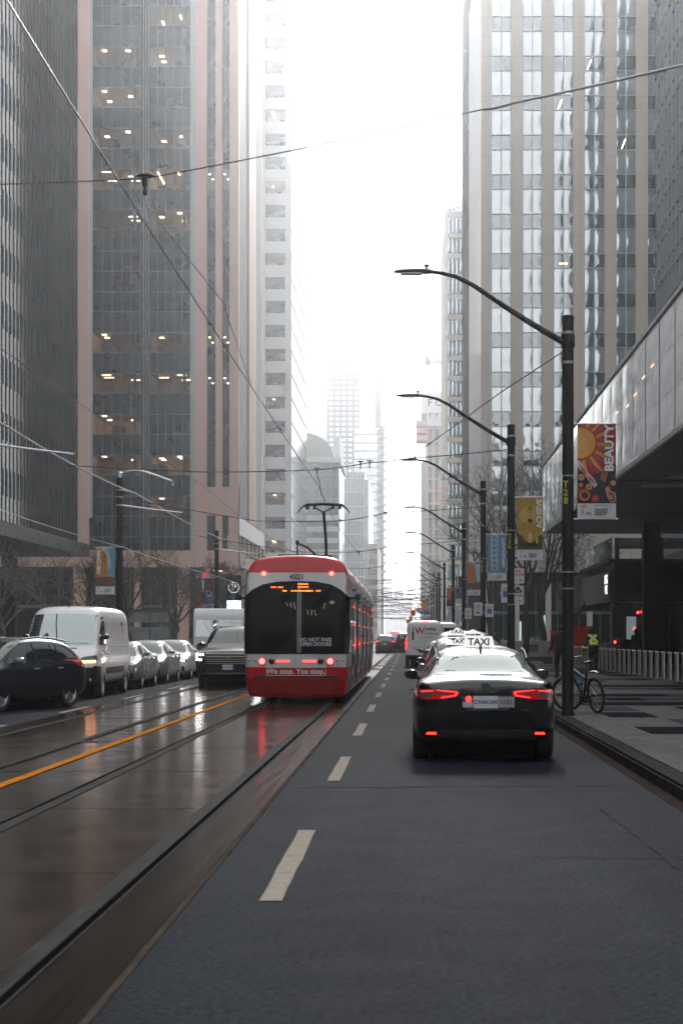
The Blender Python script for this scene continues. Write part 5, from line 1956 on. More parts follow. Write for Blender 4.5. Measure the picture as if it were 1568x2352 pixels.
# stone planter with plaque
t = thing('planter', 'pale stone planter with a dark plaque beside the bollards', 'planter', (7.2, 104, .146), 0)
mb = MB(); mb.box(-1.9, 1.15, 0, 9, .25, 1.15)
mb.build('wall', stone('planter_stone', (.30, .27, .24), (.27, .25, .22), (.12, .11, .1), 1.1, 2.0, off=0), t, bevel=.01)
mb = MB(); mb.box(-1.85, 1.1, .05, 8.9, 0, .25)
mb.build('plinth', pm('plinth_dark', (.06, .04, .035), .6, var=.2), t)
mb = MB(); mb.box(-.75, .1, -.03, 0, .55, .95)
mb.build('plaque', pm('plaque_grey', (.09, .095, .10), .4, .4, var=.2), t, bevel=.005)
for i in range(3):
    lettering('— — — —', .06, GALV, t, face_cam(-.32, -.034, .85 - .1 * i))
# ------------------------------------------------------------------ bicycle leaning at the first pole
t = thing('bicycle', 'black e-bike with blue and white frame leaning behind the red banner pole', 'bicycle', (3.50, 34.05, .146), R(21))
t.rotation_euler = (R(0), R(-7), R(21))
BK = pm('bike_black', (.01, .01, .011), .4, var=.2)
BB = pm('bike_blue', (.03, .09, .15), .35, coat=.2, var=.3, vscale=5)


def bike_wheel(parent, m, disc=True):
    mb = MB()
    r = .345
    prof = []
    N, n = 40, 8
    rings = []
    for k in range(N):
        a = 2 * PI * k / N
        rings.append([mb.bm.verts.new(m @ Vector(((.028 * math.cos(q)), (r - .028 + .028 * math.sin(q)) * math.cos(a), (r - .028 + .028 * math.sin(q)) * math.sin(a)))) for q in [2 * PI * j / n for j in range(n)]])
    for k in range(N):
        for j in range(n):
            mb.bm.faces.new((rings[k][j], rings[k][(j + 1) % n], rings[(k + 1) % N][(j + 1) % n], rings[(k + 1) % N][j]))
    w = mb.build('wheel', RUBBER, parent, smooth=60)
    mb = MB()
    mb.tube([m @ Vector((0, .285 * math.cos(2 * PI * k / 40), .285 * math.sin(2 * PI * k / 40))) for k in range(41)], .010, 6)
    mb.build('rim', BK, w, smooth=60)
    mb = MB()
    for k in range(28):
        a = 2 * PI * k / 28
        mb.tube([m @ Vector((.03 * (1 if k % 2 else -1), .03 * math.cos(a + .9), .03 * math.sin(a + .9))), m @ Vector((0, .28 * math.cos(a), .28 * math.sin(a)))], .0022, 3)
    mb.build('spokes', GALV, w)
    mb = MB()
    mb.tube([m @ Vector((-.05, 0, 0)), m @ Vector((.05, 0, 0))], .03, 10)
    mb.build('hub', BK, w, smooth=40)
    mb = MB()
    mb.tube([m @ Vector((-.035, .085 * math.cos(2 * PI * k / 20), .085 * math.sin(2 * PI * k / 20))) for k in range(21)], .006, 4)
    mb.build('brake_disc', GALV, w)


bike_wheel(t, Matrix.Translation((0, 0, .345)))
steer = Matrix.Translation((0, 1.16, 0)) @ Matrix.Rotation(R(38), 4, 'Z')
bike_wheel(t, steer @ Matrix.Translation((0, .02, .345)))
mb = MB()
mb.tube([(0, .48, .30), (0, .95, .86), (0, .99, .92)], [.05, .048, .04], 10)
mb.tube([(0, .48, .30), (0, .34, .62), (0, .28, .80)], .024, 8)
mb.tube([(0, .34, .64), (0, .93, .84)], .026, 8)
for s in (.06, -.06):
    mb.tube([(s, 0, .345), (s * .8, .45, .30)], .016, 6)
    mb.tube([(s, 0, .345), (s * .5, .33, .62)], .013, 6)
mb.build('frame', BK, t, smooth=50)
mb = MB()
mb.tube([(0, .62, .52), (0, .90, .82)], [.053, .053], 10)
mb.tube([(0, .55, .72), (0, .93, .845)], .030, 8)
mb.build('frame_panel', BB, t, smooth=50)
mb = MB()
for s in (.065, -.065):
    mb.tube([steer @ Vector((s, .02, .345)), steer @ Vector((s, -.07, .72))], [.022, .026], 8)
mb.tube([steer @ Vector((-.08, -.07, .72)), steer @ Vector((.08, -.07, .72))], .028, 8)
mb.tube([steer @ Vector((0, -.07, .72)), steer @ Vector((0, -.15, .98))], .022, 8)
mb.build('fork', BK, t, smooth=50)
mb = MB()
mb.tube([steer @ Vector(p) for p in ((-.34, -.22, 1.02), (-.12, -.12, 1.02), (.12, -.12, 1.02), (.34, -.22, 1.02))], .014, 8)
mb.tube([steer @ Vector((.3, -.2, 1.03)), steer @ Vector((.22, -.02, 1.0))], .008, 6)
mb.tube([steer @ Vector((-.3, -.2, 1.03)), steer @ Vector((-.22, -.02, 1.0))], .008, 6)
mb.build('handlebar', BK, t, smooth=50)
mb = MB()
mb.tube([(0, .28, .80), (0, .25, .93)], .016, 8)
mb.build('seat_post', BK, t, smooth=50)
mb = MB()
mb.loft([[(w * math.cos(a), y, .955 + z + h * math.sin(a)) for a in [2 * PI * i / 10 for i in range(10)]] for y, w, h, z in ((.07, .03, .02, .02), (.10, .075, .03, .012), (.18, .07, .03, .0), (.28, .03, .025, 0), (.36, .018, .018, -.005))])
mb.build('saddle', pm('saddle_grey', (.03, .03, .032), .4, var=.2), t, smooth=60)
mb = MB()
mb.loft([[(x * .03, y, z + (.008 if abs(x) < .5 else 0)) for x in (-1, -.3, .3, 1)] for y, z in ((.20, .77), (.05, .80), (-.10, .80), (-.20, .77))], closed=False)
mb.build('mudguard', BK, t, smooth=60)
mb = MB()
mb.lathe([(.09, -.012), (.09, .012)], c=(.07, .47, .29), axis='X', n=22)
mb.tube([(.085, .47, .29), (.09, .55, .15)], .012, 6)
mb.tube([(-.085, .47, .29), (-.09, .40, .43)], .012, 6)
mb.box(.07, .17, .51, .59, .13, .155)
mb.box(-.17, -.07, .36, .44, .42, .445)
mb.build('crank', BK, t, smooth=40)
mb = MB()
mb.tube([(.06, .38, .28), (.16, .30, .02)], .011, 6)
mb.box(.13, .2, .27, .33, .0, .02)
mb.build('kickstand', BK, t)
mb = MB()
mb.box(-.07, .07, .33, .60, .20, .36)
mb.build('motor', BK, t, bevel=.03)


# ------------------------------------------------------------------ people
def figure(lab, loc, rz, J, mats, groups, height=1.0, hand_curl=.6, head_turn=0.0, head_pitch=0.0, hair=None, hat=None, skin=None, hold=None):
    """J: joint -> (x, y, z, r). One continuous skinned surface; clothing colours follow the joint they lie nearest to."""
    t = thing('person', lab, 'person', loc, rz)
    t.scale = (height,) * 3
    E = [('pelvis', 'spine'), ('spine', 'chest'), ('chest', 'neck'), ('neck', 'skull')]
    for s in 'LR':
        E += [('chest', 'sh' + s), ('sh' + s, 'el' + s), ('el' + s, 'wr' + s), ('wr' + s, 'pa' + s), ('pelvis', 'hi' + s), ('hi' + s, 'kn' + s), ('kn' + s, 'an' + s), ('an' + s, 'to' + s)]
    names = list(J)
    me = bpy.data.meshes.new('body')
    me.from_pydata([J[n][:3] for n in names], [(names.index(a), names.index(b)) for a, b in E], [])
    o = bpy.data.objects.new('body', me)
    COL.objects.link(o)
    md = o.modifiers.new('skin', 'SKIN')
    md.use_smooth_shade = True
    for i, n in enumerate(names):
        sv = me.skin_vertices[0].data[i]
        r = J[n][3]
        sv.radius = (r, r * .8 if n in ('pelvis', 'spine', 'chest') else r)
        sv.use_root = n == 'pelvis'
    sb = o.modifiers.new('sub', 'SUBSURF')
    sb.levels = sb.render_levels = 2
    apply_mods(o)
    bm = bmesh.new()
    bm.from_mesh(o.data)
    # head: shaped ellipsoid with nose, brow, chin and ears in the same mesh
    hm = Matrix.Translation(Vector(J['skull'][:3])) @ Matrix.Rotation(head_turn, 4, 'Z') @ Matrix.Rotation(head_pitch, 4, 'X')
    r0 = bmesh.ops.create_uvsphere(bm, u_segments=20, v_segments=14, radius=1)
    for v in r0['verts']:
        x, y, z = v.co
        X, Y, Z = x * .076, y * .097, z * .118
        if z < -.2:
            X *= 1 + .25 * (z + .2)
            Y = Y * (1 + .18 * (z + .2)) + .012
        if y > .75 and -.25 < z < .15 and abs(x) < .22:
            Y += .022
        if y > .6 and .1 < z < .3 and .15 < abs(x) < .6:
            Y -= .008
        if abs(x) > .9 and -.2 < z < .2:
            X *= 1.16
        v.co = hm @ Vector((X, Y, Z + .06))
    # hands: palm with four fingers of different length and a thumb from the side of the palm
    for s, sg in (('L', -1), ('R', 1)):
        w, p = Vector(J['wr' + s][:3]), Vector(J['pa' + s][:3])
        d = (p - w).normalized()
        side = Vector((0, 1, 0)) if abs(d.y) < .8 else Vector((0, 0, 1))
        side = (side - d * side.dot(d)).normalized()
        inn = d.cross(side) * sg
        tmp = MB()
        for k, ln in enumerate((.072, .082, .076, .058)):
            b = p + side * (.030 - .020 * k) + d * .018
            c1 = b + d * ln * .45 + inn * -.004
            c2 = c1 + (d * math.cos(hand_curl) - inn * math.sin(hand_curl)) * ln * .32
            c3 = c2 + (d * math.cos(hand_curl * 1.9) - inn * math.sin(hand_curl * 1.9)) * ln * .26
            tmp.tube([b, c1, c2, c3], [.010, .0095, .0085, .006], 6)
        b = w + d * .035 + side * .03
        tmp.tube([b, b + d * .03 + side * .03, b + d * .058 + side * .034 - inn * .012], [.012, .011, .007], 6)
        tm = bpy.data.meshes.new('tmp')
        tmp.bm.to_mesh(tm)
        tmp.bm.free()
        bm.from_mesh(tm)
        bpy.data.meshes.remove(tm)
    ml = [skin or pm('skin', (.32, .19, .14), .55, var=.1)] + mats
    kd = [(Vector(J[a][:3]).lerp(Vector(J[b][:3]), q), groups.get(a if q < .5 else b, 1)) for a, b in E for q in (0, .25, .45, .55, .75, 1)]
    hc = hm @ Vector((0, 0, .06))
    for f in bm.faces:
        c = f.calc_center_median()
        best = min(kd, key=lambda q: (q[0] - c).length_squared)
        gi = best[1]
        if (c - hc).length < .15 and c.z > J['neck'][2] + .05:
            gi = 0
        f.material_index = gi
        f.smooth = True
    o.data.materials.clear()
    for m_ in ml:
        o.data.materials.append(m_)
    bm.to_mesh(o.data)
    bm.free()
    o.parent = t
    if hair:
        mb = MB()
        rr = bmesh.ops.create_uvsphere(mb.bm, u_segments=18, v_segments=12, radius=1)
        for v in rr['verts']:
            x, y, z = v.co
            q = Vector((x * .086, y * .105 - .012, z * .122 + .072))
            if y > .25 and z < .45:
                q.y = min(q.y, .02)
            if z < -.35:
                q.z = -.01
            v.co = hm @ q
        mb.build('hair' if not hat else 'hat', hat or hair, t, smooth=80)
    for s, sg in (('L', -1), ('R', 1)):
        pass
    mb = MB()
    for sx in (-.03, .03):
        mb.lathe([(.011, 0), (.009, .004), (.004, .006)], c=(sx, .083, .075), axis='Y', n=10, m=None)
    mb.lathe([(.020, 0), (.012, .003)], c=(0, .083, .005), axis='Y', n=10)
    for v in mb.bm.verts:
        v.co = hm @ v.co
    mb.build('face_features', pm('eye_dark', (.03, .02, .018), .3, var=.1), t, smooth=60)
    return t, hm


CLB = pm('cloth_black', (.010, .010, .012), .85, var=.3, vscale=12, bump=.3, bscale=30)
CLN = pm('cloth_navy', (.012, .014, .022), .85, var=.3, vscale=12, bump=.3, bscale=30)
CLG = pm('cloth_grey', (.03, .03, .033), .8, var=.3, vscale=12, bump=.3, bscale=30)
SHOE = pm('shoe_black', (.012, .012, .012), .5, var=.2)
stand = dict(pelvis=(0, 0, .95, .155), spine=(0, 0, 1.14, .15), chest=(0, -.005, 1.36, .165), neck=(0, .0, 1.51, .058), skull=(0, .02, 1.585, .05),
             shL=(-.185, 0, 1.41, .082), elL=(-.25, -.04, 1.13, .062), wrL=(-.25, .06, .90, .045), paL=(-.25, .085, .83, .036),
             shR=(.185, 0, 1.41, .082), elR=(.25, -.04, 1.13, .062), wrR=(.25, .06, .90, .045), paR=(.25, .085, .83, .036),
             hiL=(-.095, 0, .90, .115), knL=(-.10, .03, .50, .078), anL=(-.10, -.03, .10, .055), toL=(-.115, .14, .045, .045),
             hiR=(.095, 0, .90, .115), knR=(.10, .03, .50, .078), anR=(.10, -.03, .10, .055), toR=(.115, .14, .045, .045))
GRP = dict(pelvis=2, spine=1, chest=1, neck=1, skull=0, shL=1, elL=1, wrL=1, paL=0, shR=1, elR=1, wrR=1, paR=0, hiL=2, knL=2, anL=2, toL=3, hiR=2, knR=2, anR=2, toR=3)
# man walking away beside the first pole, arm out holding a tray of things
J = dict(stand)
J.update(elL=(-.27, .02, 1.12, .066), wrL=(-.33, .16, .96, .046), paL=(-.35, .22, .93, .036), knL=(-.10, .18, .52, .08), anL=(-.10, .12, .12, .056), toL=(-.11, .28, .07, .045),
         knR=(.10, -.02, .50, .08), anR=(.10, -.26, .13, .056), toR=(.11, -.13, .045, .045), shL=(-.20, 0, 1.41, .09), shR=(.20, 0, 1.41, .09), chest=(0, 0, 1.36, .185), spine=(0, 0, 1.14, .175), pelvis=(0, 0, .95, .175))
t, hm = figure('person in black coat walking half hidden behind the red banner pole', (4.93, 59.7, .146), R(6), J, [CLB, CLB, SHOE], GRP, 1.02, hair=pm('hair_dark', (.015, .012, .01), .7, var=.3))
t = thing('tote_bag', 'small dark bag held low by the person in the black coat', 'bag', (4.93 - .40, 59.75, .95), R(6))
mb = MB()
mb.prism(rpoly([(-.16, -.26), (.12, -.26), (.14, -.05), (-.18, -.05)], .04), -.06, .06, 'Y')
mb.build('pouch', CLG, t, bevel=.02)
mb = MB()
mb.tube([(-.1, 0, -.06), (-.06, .03, .10), (.02, .03, .12), (.06, 0, -.06)], .008, 6)
mb.build('strap', CLB, t)
# worker in reflective harness, bending forward, seen from behind
J = dict(stand)
J.update(chest=(-.02, .14, 1.30, .175), spine=(0, .06, 1.12, .165), neck=(-.04, .26, 1.42, .06), skull=(-.05, .33, 1.47, .05), shL=(-.22, .13, 1.33, .088), shR=(.17, .15, 1.34, .088),
         elL=(-.30, .16, 1.06, .066), wrL=(-.33, .24, .82, .046), paL=(-.34, .27, .76, .036), elR=(.24, .28, 1.10, .066), wrR=(.16, .46, 1.0, .046), paR=(.13, .52, .98, .036),
         knL=(-.10, .06, .5, .085), anL=(-.11, -.10, .1, .06), knR=(.10, .12, .5, .085), anR=(.10, .10, .1, .06), toR=(.11, .27, .045, .05))
t, hm = figure('worker in dark clothes with yellow crossed reflective harness beside the bollards', (7.12, 70.8, .146), R(4), J, [CLN, CLB, SHOE], GRP, 1.05, hair=CLB, hat=CLB)
body = [c for c in t.children if c.name.startswith('body')][0]
WS = Shell(body)
HV = pm('hi_vis', (.62, .78, .03), .5, var=.08, emis=(.6, .8, .05), estr=.05)
RF = pm('reflective_tape', (.55, .56, .58), .25, .3, var=.1)
for nm, mt, w, of in (('harness', HV, .045, .008), ('reflective_strip', RF, .018, .014)):
    mb = MB()
    for (x0, z0), (x1, z1) in (((-.17, 1.14), (.12, 1.43)), ((.14, 1.14), (-.16, 1.43))):
        d = Vector((x1 - x0, z1 - z0)).normalized()
        nx, nz = -d.y * w, d.x * w
        WS.lay(mb, [(x0 - nx, z0 - nz), (x0 + nx, z0 + nz), (x1 + nx, z1 + nz), (x1 - nx, z1 - nz)], 'Y+', of, .04, .004)
    WS.lay(mb, [(-.17, 1.10 - w), (.16, 1.10 - w), (.16, 1.10 + w), (-.17, 1.10 + w)], 'Y+', of + .002, .04, .004)
    mb.build(nm, mt, t, smooth=60)
mb = MB()
for z0, z1 in ((.955, 1.03),):
    a, b = Vector((-.325, .215, .93)), Vector((-.312, .19, 1.0))
    mb.tube([a, b], [.066, .072], 14)
mb.build('arm_band', HV, t, smooth=60)
# man in woollen hat beyond the taxi, facing the camera
J = dict(stand)
t, hm = figure('person in dark woollen hat and coat facing this way behind the taxi roof', (4.28, 92, .146), R(172), J, [CLB, CLN, SHOE], GRP, .94, hair=CLB, hat=pm('hat_black', (.012, .012, .014), .9, var=.3, bump=.4), skin=pm('skin_warm', (.36, .19, .13), .5, var=.1))
J = dict(stand)
t, hm = figure('person in dark coat standing under the podium among the bollards', (9.9, 80, .146), R(30), J, [CLB, CLB, SHOE], GRP, 1.0, hair=pm('hair_dark', (.015, .012, .01), .7))
t, hm = figure('person in grey coat waiting deep under the podium by the lobby glass', (12.8, 84, .146), R(200), J, [CLG, CLB, SHOE], GRP, 1.0, hair=pm('hair_dark', (.015, .012, .01), .7))
# ------------------------------------------------------------------ buildings
def unit_mesh(name, mat, bulge=0.0, cols=1, n=7):
    """a 1 x 1 pane facing -Y with its lower left corner at the origin; scaled per window"""
    mb = MB()
    for c in range(cols):
        for i in range(n if bulge else 1):
            for j in range(n if bulge else 1):
                N = n if bulge else 1
                pts = []
                for a, b in ((i, j), (i + 1, j), (i + 1, j + 1), (i, j + 1)):
                    u, v = a / N, b / N
                    pts.append(((c + .02 + .96 * u) / cols, -bulge * 16 * u * (1 - u) * v * (1 - v), v))
                mb.face(pts)
    bmesh.ops.remove_doubles(mb.bm, verts=mb.bm.verts, dist=1e-5)
    for f in mb.bm.faces:
        f.smooth = True
    me = bpy.data.meshes.new(name)
    mb.bm.to_mesh(me)
    mb.bm.free()
    me.materials.append(mat)
    return me


def pane(parent, me, x0, x1, y, z0, z1, name='window', rz=0.0):
    o = bpy.data.objects.new(name, me)
    COL.objects.link(o)
    o.parent = parent
    o.location = (x0, y, z0)
    o.rotation_euler = (0, 0, rz)
    o.scale = (abs(x1 - x0), 1, z1 - z0)
    return o


def child(o, mb, name, mat, **k):
    """sub-part given in the coordinates of the thing, hung under a scaled window"""
    c = mb.build(name, mat, None, **k)
    c.parent = o
    c.matrix_parent_inverse = Matrix.LocRotScale(o.location, o.rotation_euler, o.scale).inverted()
    return c


CEIL = lamp('office_light', (1.0, .74, .46), 3)
ROOM = pm('office_wall', (.50, .36, .24), .8, var=.3, vscale=1.5)
ROOMC = pm('office_ceiling', (.6, .48, .36), .8, var=.1)
VIS = clear_glass('vision_clear', (.8, .82, .82))
rb = random.Random(23)


def office(o, x0, x1, y, z0, z1, d=6.0, pat='panels', seed=0):
    g = random.Random(seed)
    mb = MB()
    mb.face([(x0, y + d, z0), (x1, y + d, z0), (x1, y + d, z1), (x0, y + d, z1)])
    mb.face([(x0, y + .05, z0), (x1, y + .05, z0), (x1, y + d, z0), (x0, y + d, z0)])
    mb.face([(x0, y + .05, z0), (x0, y + d, z0), (x0, y + d, z1), (x0, y + .05, z1)])
    mb.face([(x1, y + .05, z0), (x1, y + d, z0), (x1, y + d, z1), (x1, y + .05, z1)])
    mb.mi = 1
    mb.face([(x0, y + .05, z1), (x1, y + .05, z1), (x1, y + d, z1), (x0, y + d, z1)])
    mb.mi = 2
    for k in range(g.randint(1, 3)):
        xa = g.uniform(x0, x1 - .8)
        mb.box(xa, min(x1, xa + g.uniform(.5, 1.4)), y + g.uniform(1, 4), y + 4.8, z0, z0 + g.uniform(.4, 1.2))
    child(o, mb, 'office_interior', [ROOM, ROOMC, pm('office_furniture', (.04, .035, .03), .7, var=.3)], fix=False)
    nx = max(1, int((x1 - x0) / 1.9))
    for i in range(nx):
        for j in range(3):
            if g.random() < .6:
                continue
            xa, ya = x0 + (i + .3) * (x1 - x0) / nx, y + .9 + 1.7 * j
            mb = MB()
            if pat == 'panels':
                mb.box(xa, xa + .42, ya, ya + .5, z1 - .05, z1 - .02)
            elif pat == 'tubes':
                mb.box(xa, xa + .12, ya, ya + 1.3, z1 - .05, z1 - .02)
            else:
                mb.box(xa, xa + .9, ya, ya + .1, z1 - .05, z1 - .02)
            child(o, mb, 'ceiling_light', CEIL)


STONE_B = stone('stone_rose', (.55, .365, .295), (.51, .335, .27), (.20, .15, .13), 1.6, 3.9, .6, .16)
DARKGL = glass('dark_curtain_glass', (.006, .010, .014), .04, mirror=.01, mcol=(.7, .85, 1))
DARKGL2 = glass('dark_spandrel_glass', (.010, .015, .020), .08, mirror=.02, mcol=(.7, .85, 1))
for g_ in (DARKGL, DARKGL2):
    g_.node_tree.nodes['Principled BSDF'].inputs['Specular IOR Level'].default_value = .22
MULL = pm('mullion_blue', (.14, .19, .21), .4, .5, var=.15)
MULLP = pm('mullion_pale', (.45, .47, .48), .4, .6, var=.1)
PALESTRIP = pm('strip_pale', (.16, .22, .22), .5, var=.1)
SOFFIT = pm('dark_granite', (.045, .05, .056), .5, var=.35, vscale=4)
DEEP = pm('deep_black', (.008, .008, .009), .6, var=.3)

# --- A: dark fin tower at the far kerb
t = thing('office_tower', 'dark glass office tower with close vertical fins hung over a black recess', 'building', (-27.1, 0, 0))
mb = MB(); mb.box(-22, -.07, -40, 150, 9.1, 60)
FINGL = glass('fin_tower_glass', (.005, .008, .011), .08)
FINGL.node_tree.nodes['Principled BSDF'].inputs['Specular IOR Level'].default_value = .025
mb.build('curtain_wall', FINGL, t)
mb = MB()
y = -10.0
while y < 150.2:
    mb.box(-.07, -.02, y - .03, y + .03, 9.1, 60)
    y += 1.2
mb.build('fins', pm('fin_grey', (.075, .105, .108), .6, 0, spec=.02, var=.15), t)
mb = MB()
z = 11.0
while z < 58:
    y = 20.0
    while y < 149:
        mb.box(-.07, -.055, y + .04, y + .56, z, z + 1.85)
        y += 1.2
    z += 3.72
mb.build('spandrel_panels', pm('spandrel_bluegrey', (.035, .05, .06), .6, spec=.02, var=.12), t)
mb = MB(); mb.box(-24, .75, -40, 151, 8.1, 9.1)
mb.build('fascia', SOFFIT, t, bevel=.04)
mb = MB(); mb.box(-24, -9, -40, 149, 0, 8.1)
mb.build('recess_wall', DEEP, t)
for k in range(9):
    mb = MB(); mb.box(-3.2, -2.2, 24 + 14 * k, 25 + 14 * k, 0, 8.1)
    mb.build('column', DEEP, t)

# --- B: rose stone tower
YB = 177.0
t = thing('office_tower', 'rose stone office tower with dark glass bays and lit office floors', 'building', (0, YB, 0))
fx = lambda p: (p - 940) / FPX * YB
ZB = [11.17 + 3.96 * k for k in range(0, 17)]
mb = MB()
for a, b in ((172, 205), (445, 475), (495, 510), (527, 548)):
    mb.box(fx(a), fx(b), 0, 1.2, 9.86, 68)
mb.box(-52, fx(172), 0, 1.2, 8.3, 68)
mb.box(fx(172), fx(548), .003, 1.2, 8.25, 9.86)
mb.box(fx(445), fx(548), .006, 1.2, 13.27, 16)
mb.box(fx(445), fx(475), .006, 1.2, 8.3, 13.3)
mb.box(fx(525), fx(548), .006, 1.2, 8.3, 13.3)
mb.build('stone_front', STONE_B, t)
mb = MB(); mb.box(-52, fx(548) - .3, 8.0, 31, 0, 68)
mb.build('core', DEEP, t)
mb = MB(); mb.box(fx(475), fx(527), .6, 7.9, 16, 68)
mb.box(fx(205), fx(445), 1.6, 7.9, 66, 67.5)
mb.build('glass_core', DARKGL, t)
mb = MB()
bays = ((213, 323), (343, 437))
for a, b in bays:
    x0, x1 = fx(a), fx(b)
    for i, zt in enumerate(ZB):
        mb.face([(x0, .28, zt), (x1, .28, zt), (x1, .28, zt + 2.02), (x0, .28, zt + 2.02)])
    mb.face([(x0, .28, 67), (x1, .28, 67), (x1, .28, 68), (x0, .28, 68)])
    mb.face([(x0, .28, 9.2), (x1, .28, 9.2), (x1, .28, 9.3), (x0, .28, 9.3)])
mb.face([(fx(323), 1.5, 9.3), (fx(343), 1.5, 9.3), (fx(343), 1.5, 68), (fx(323), 1.5, 68)])
mb.face([(fx(323), .28, 9.3), (fx(323), 1.5, 9.3), (fx(323), 1.5, 68), (fx(323), .28, 68)])
mb.face([(fx(343), .28, 9.3), (fx(343), 1.5, 9.3), (fx(343), 1.5, 68), (fx(343), .28, 68)])
mb.build('spandrel_glass', DARKGL2, t, fix=False)
mb = MB()
for a, b in bays:
    n = 5
    for k in range(n + 1):
        x = fx(a + (b - a) * k / n)
        mb.box(x - .022, x + .022, .20, .27, 9.3, 67.9)
    for zt in ZB:
        for z in (zt, zt - 1.94):
            mb.box(fx(a), fx(b), .21, .272, z - .03, z + .03)
mb.build('mullion_grid', MULL, t)
mb = MB()
for p in (206.5, 211, 439, 443, 327, 332.5, 338):
    mb.tube([(fx(p), .05 if p < 300 or p > 400 else .9, 13.0 if p < 300 else 9.3), (fx(p), .05 if p < 300 or p > 400 else .9, 68)], .07, 8)
mb.build('vertical_pipes', MULLP, t, smooth=40)
meD, meC = unit_mesh('vision_pane', DARKGL), unit_mesh('vision_pane', VIS)
LIT = {1: {1: 'panels'}, 2: {0: 'panels', 1: 'panels'}, 3: {0: 'panels'}, 4: {0: 'lines', 1: 'lines'}, 5: {0: 'panels', 1: 'panels'}, 8: {0: 'lines', 1: 'panels'}, 9: {0: 'lines', 1: 'tubes'},
       10: {0: 'panels', 1: 'panels'}, 11: {0: 'panels'}, 12: {0: 'panels', 1: 'panels'}, 13: {1: 'tubes'}}
for i, zt in enumerate(ZB):
    for j, (a, b) in enumerate(bays):
        x0, x1 = fx(a), fx(b)
        p = LIT.get(i, {}).get(j)
        o = pane(t, meC if p else meD, x0, x1, .27, zt - 1.94, zt)
        if p:
            office(o, x0, x1, .27, zt - 1.94, zt, pat=p, seed=i * 7 + j)
        elif rb.random() < .5:
            pass
        mb = MB()
        mb.box(x1 - .75, x1 - .42, .30, .34, zt - 1.9, zt - .02)
        child(o, mb, 'pale_strip', PALESTRIP)  # narrow paler upright strip just behind the pane
    for j, (a, b) in enumerate(((475, 495), (510, 527))):
        if zt < 16:
            continue
        p = {4: 'panels', 5: 'panels', 9: 'lines'}.get(i)
        x0, x1 = fx(a), fx(b)
        o = pane(t, meC if p else meD, x0, x1, .45, zt - 1.94, zt)
        if p:
            mb = MB()
            for q in range(2):
                mb.box(x0 + .12 + .3 * q, x0 + .32 + .3 * q, .55, .58, zt - .45 - .5 * q, zt - .36 - .5 * q)
            child(o, mb, 'ceiling_light', CEIL)
mb = MB()
for k in range(6):
    for y0 in (.8, 20.2):
        mb.box(fx(548) - .25, fx(548) - .17, y0 + 1.9 * k, y0 + 1.9 * k + .5, 13.2, 68)
mb.build('side_fins', pm('fin_white', (.62, .61, .60), .45, .2, var=.1), t)
mb = MB(); mb.box(fx(548) - .3, fx(548) - .26, 0.3, 31, 13.2, 68)
mb.build('side_glass', DARKGL, t)
mb = MB(); mb.box(fx(548) - .5, fx(548) + .01, 11.6, 20, 13.2, 68); mb.box(fx(548) - 1.5, fx(548) + .03, 1.2, 31, 8.3, 9.6)
for k in range(7):
    mb.box(fx(548) - 1.2, fx(548) + .02, 1.3 + 4.9 * k, 2.1 + 4.9 * k, 0, 11.4)
mb.build('side_stone', STONE_B, t)
mb = MB(); mb.box(fx(548) - .2, fx(548) + .06, .1, 31, 11.4, 13.2)
mb.build('side_canopy', glass('canopy_glass', (.07, .072, .072), .35), t)
for a, b in ((168, 198), (308, 321), (408, 432), (470, 480), (530, 548)):
    mb = MB(); mb.box(fx(a), fx(b), .01, 1.2, 0, 8.25)
    mb.build('column', STONE_B, t)
mb = MB(); mb.box(-40, fx(548) - .5, 6.5, 6.7, 0, 8.3)
mb.build('lobby_glass', glass('lobby_glass', (.02, .022, .022), .06, mirror=.04), t)
mb = MB()
for k in range(16):
    x = -31 + 1.0 * k
    mb.box(x, x + .08, 6.35, 6.5, 0, 8)
mb.box(-40, fx(548), 6.3, 6.5, 4.4, 4.7)
mb.build('lobby_mullions', MULL, t)
for x in (-20.5, -17.6):
    mb = MB(); mb.box(x, x + .3, 1.25, 1.3, 3.0, 3.3)
    mb.build('sconce', lamp('sconce_warm', (1, .45, .2), 3), t)
mb = MB(); mb.tube([(-19.2, 3, 8.0), (-18.6, 4.5, 8.0)], .04, 6)
mb.build('tube_light', lamp('tube_warm', (1, .55, .3), 6), t)
PAV = []
for x0, x1 in ((-26.4, -24.6), (-24.5, -22.6), (-22.5, -20.9)):
    for z0, z1 in ((1.0, 2.35), (2.75, 3.6)):
        PAV.append((x0, x1, z0, z1))
t = thing('pavilion', 'low dark framed pavilion behind the bare trees on the far pavement', 'pavilion', (0, YB - 18, 0))
mb = MB()
for x in (-26.5, -24.55, -22.55, -20.85):
    mb.box(x - .05, x + .05, .12, .25, 0, 3.8)
mb.build('frame', DEEP, t)
for x0, x1, z0, z1 in PAV:
    mb = MB(); mb.box(x0, x1, .14, .2, z0, z1)
    mb.build('glass_panel', glass('panel_pale', (.20, .22, .22), .1, mirror=.12), t)
mb = MB(); mb.box(-26.6, -20.8, .12, 3, 3.65, 3.9)
mb.build('roof', DEEP, t)
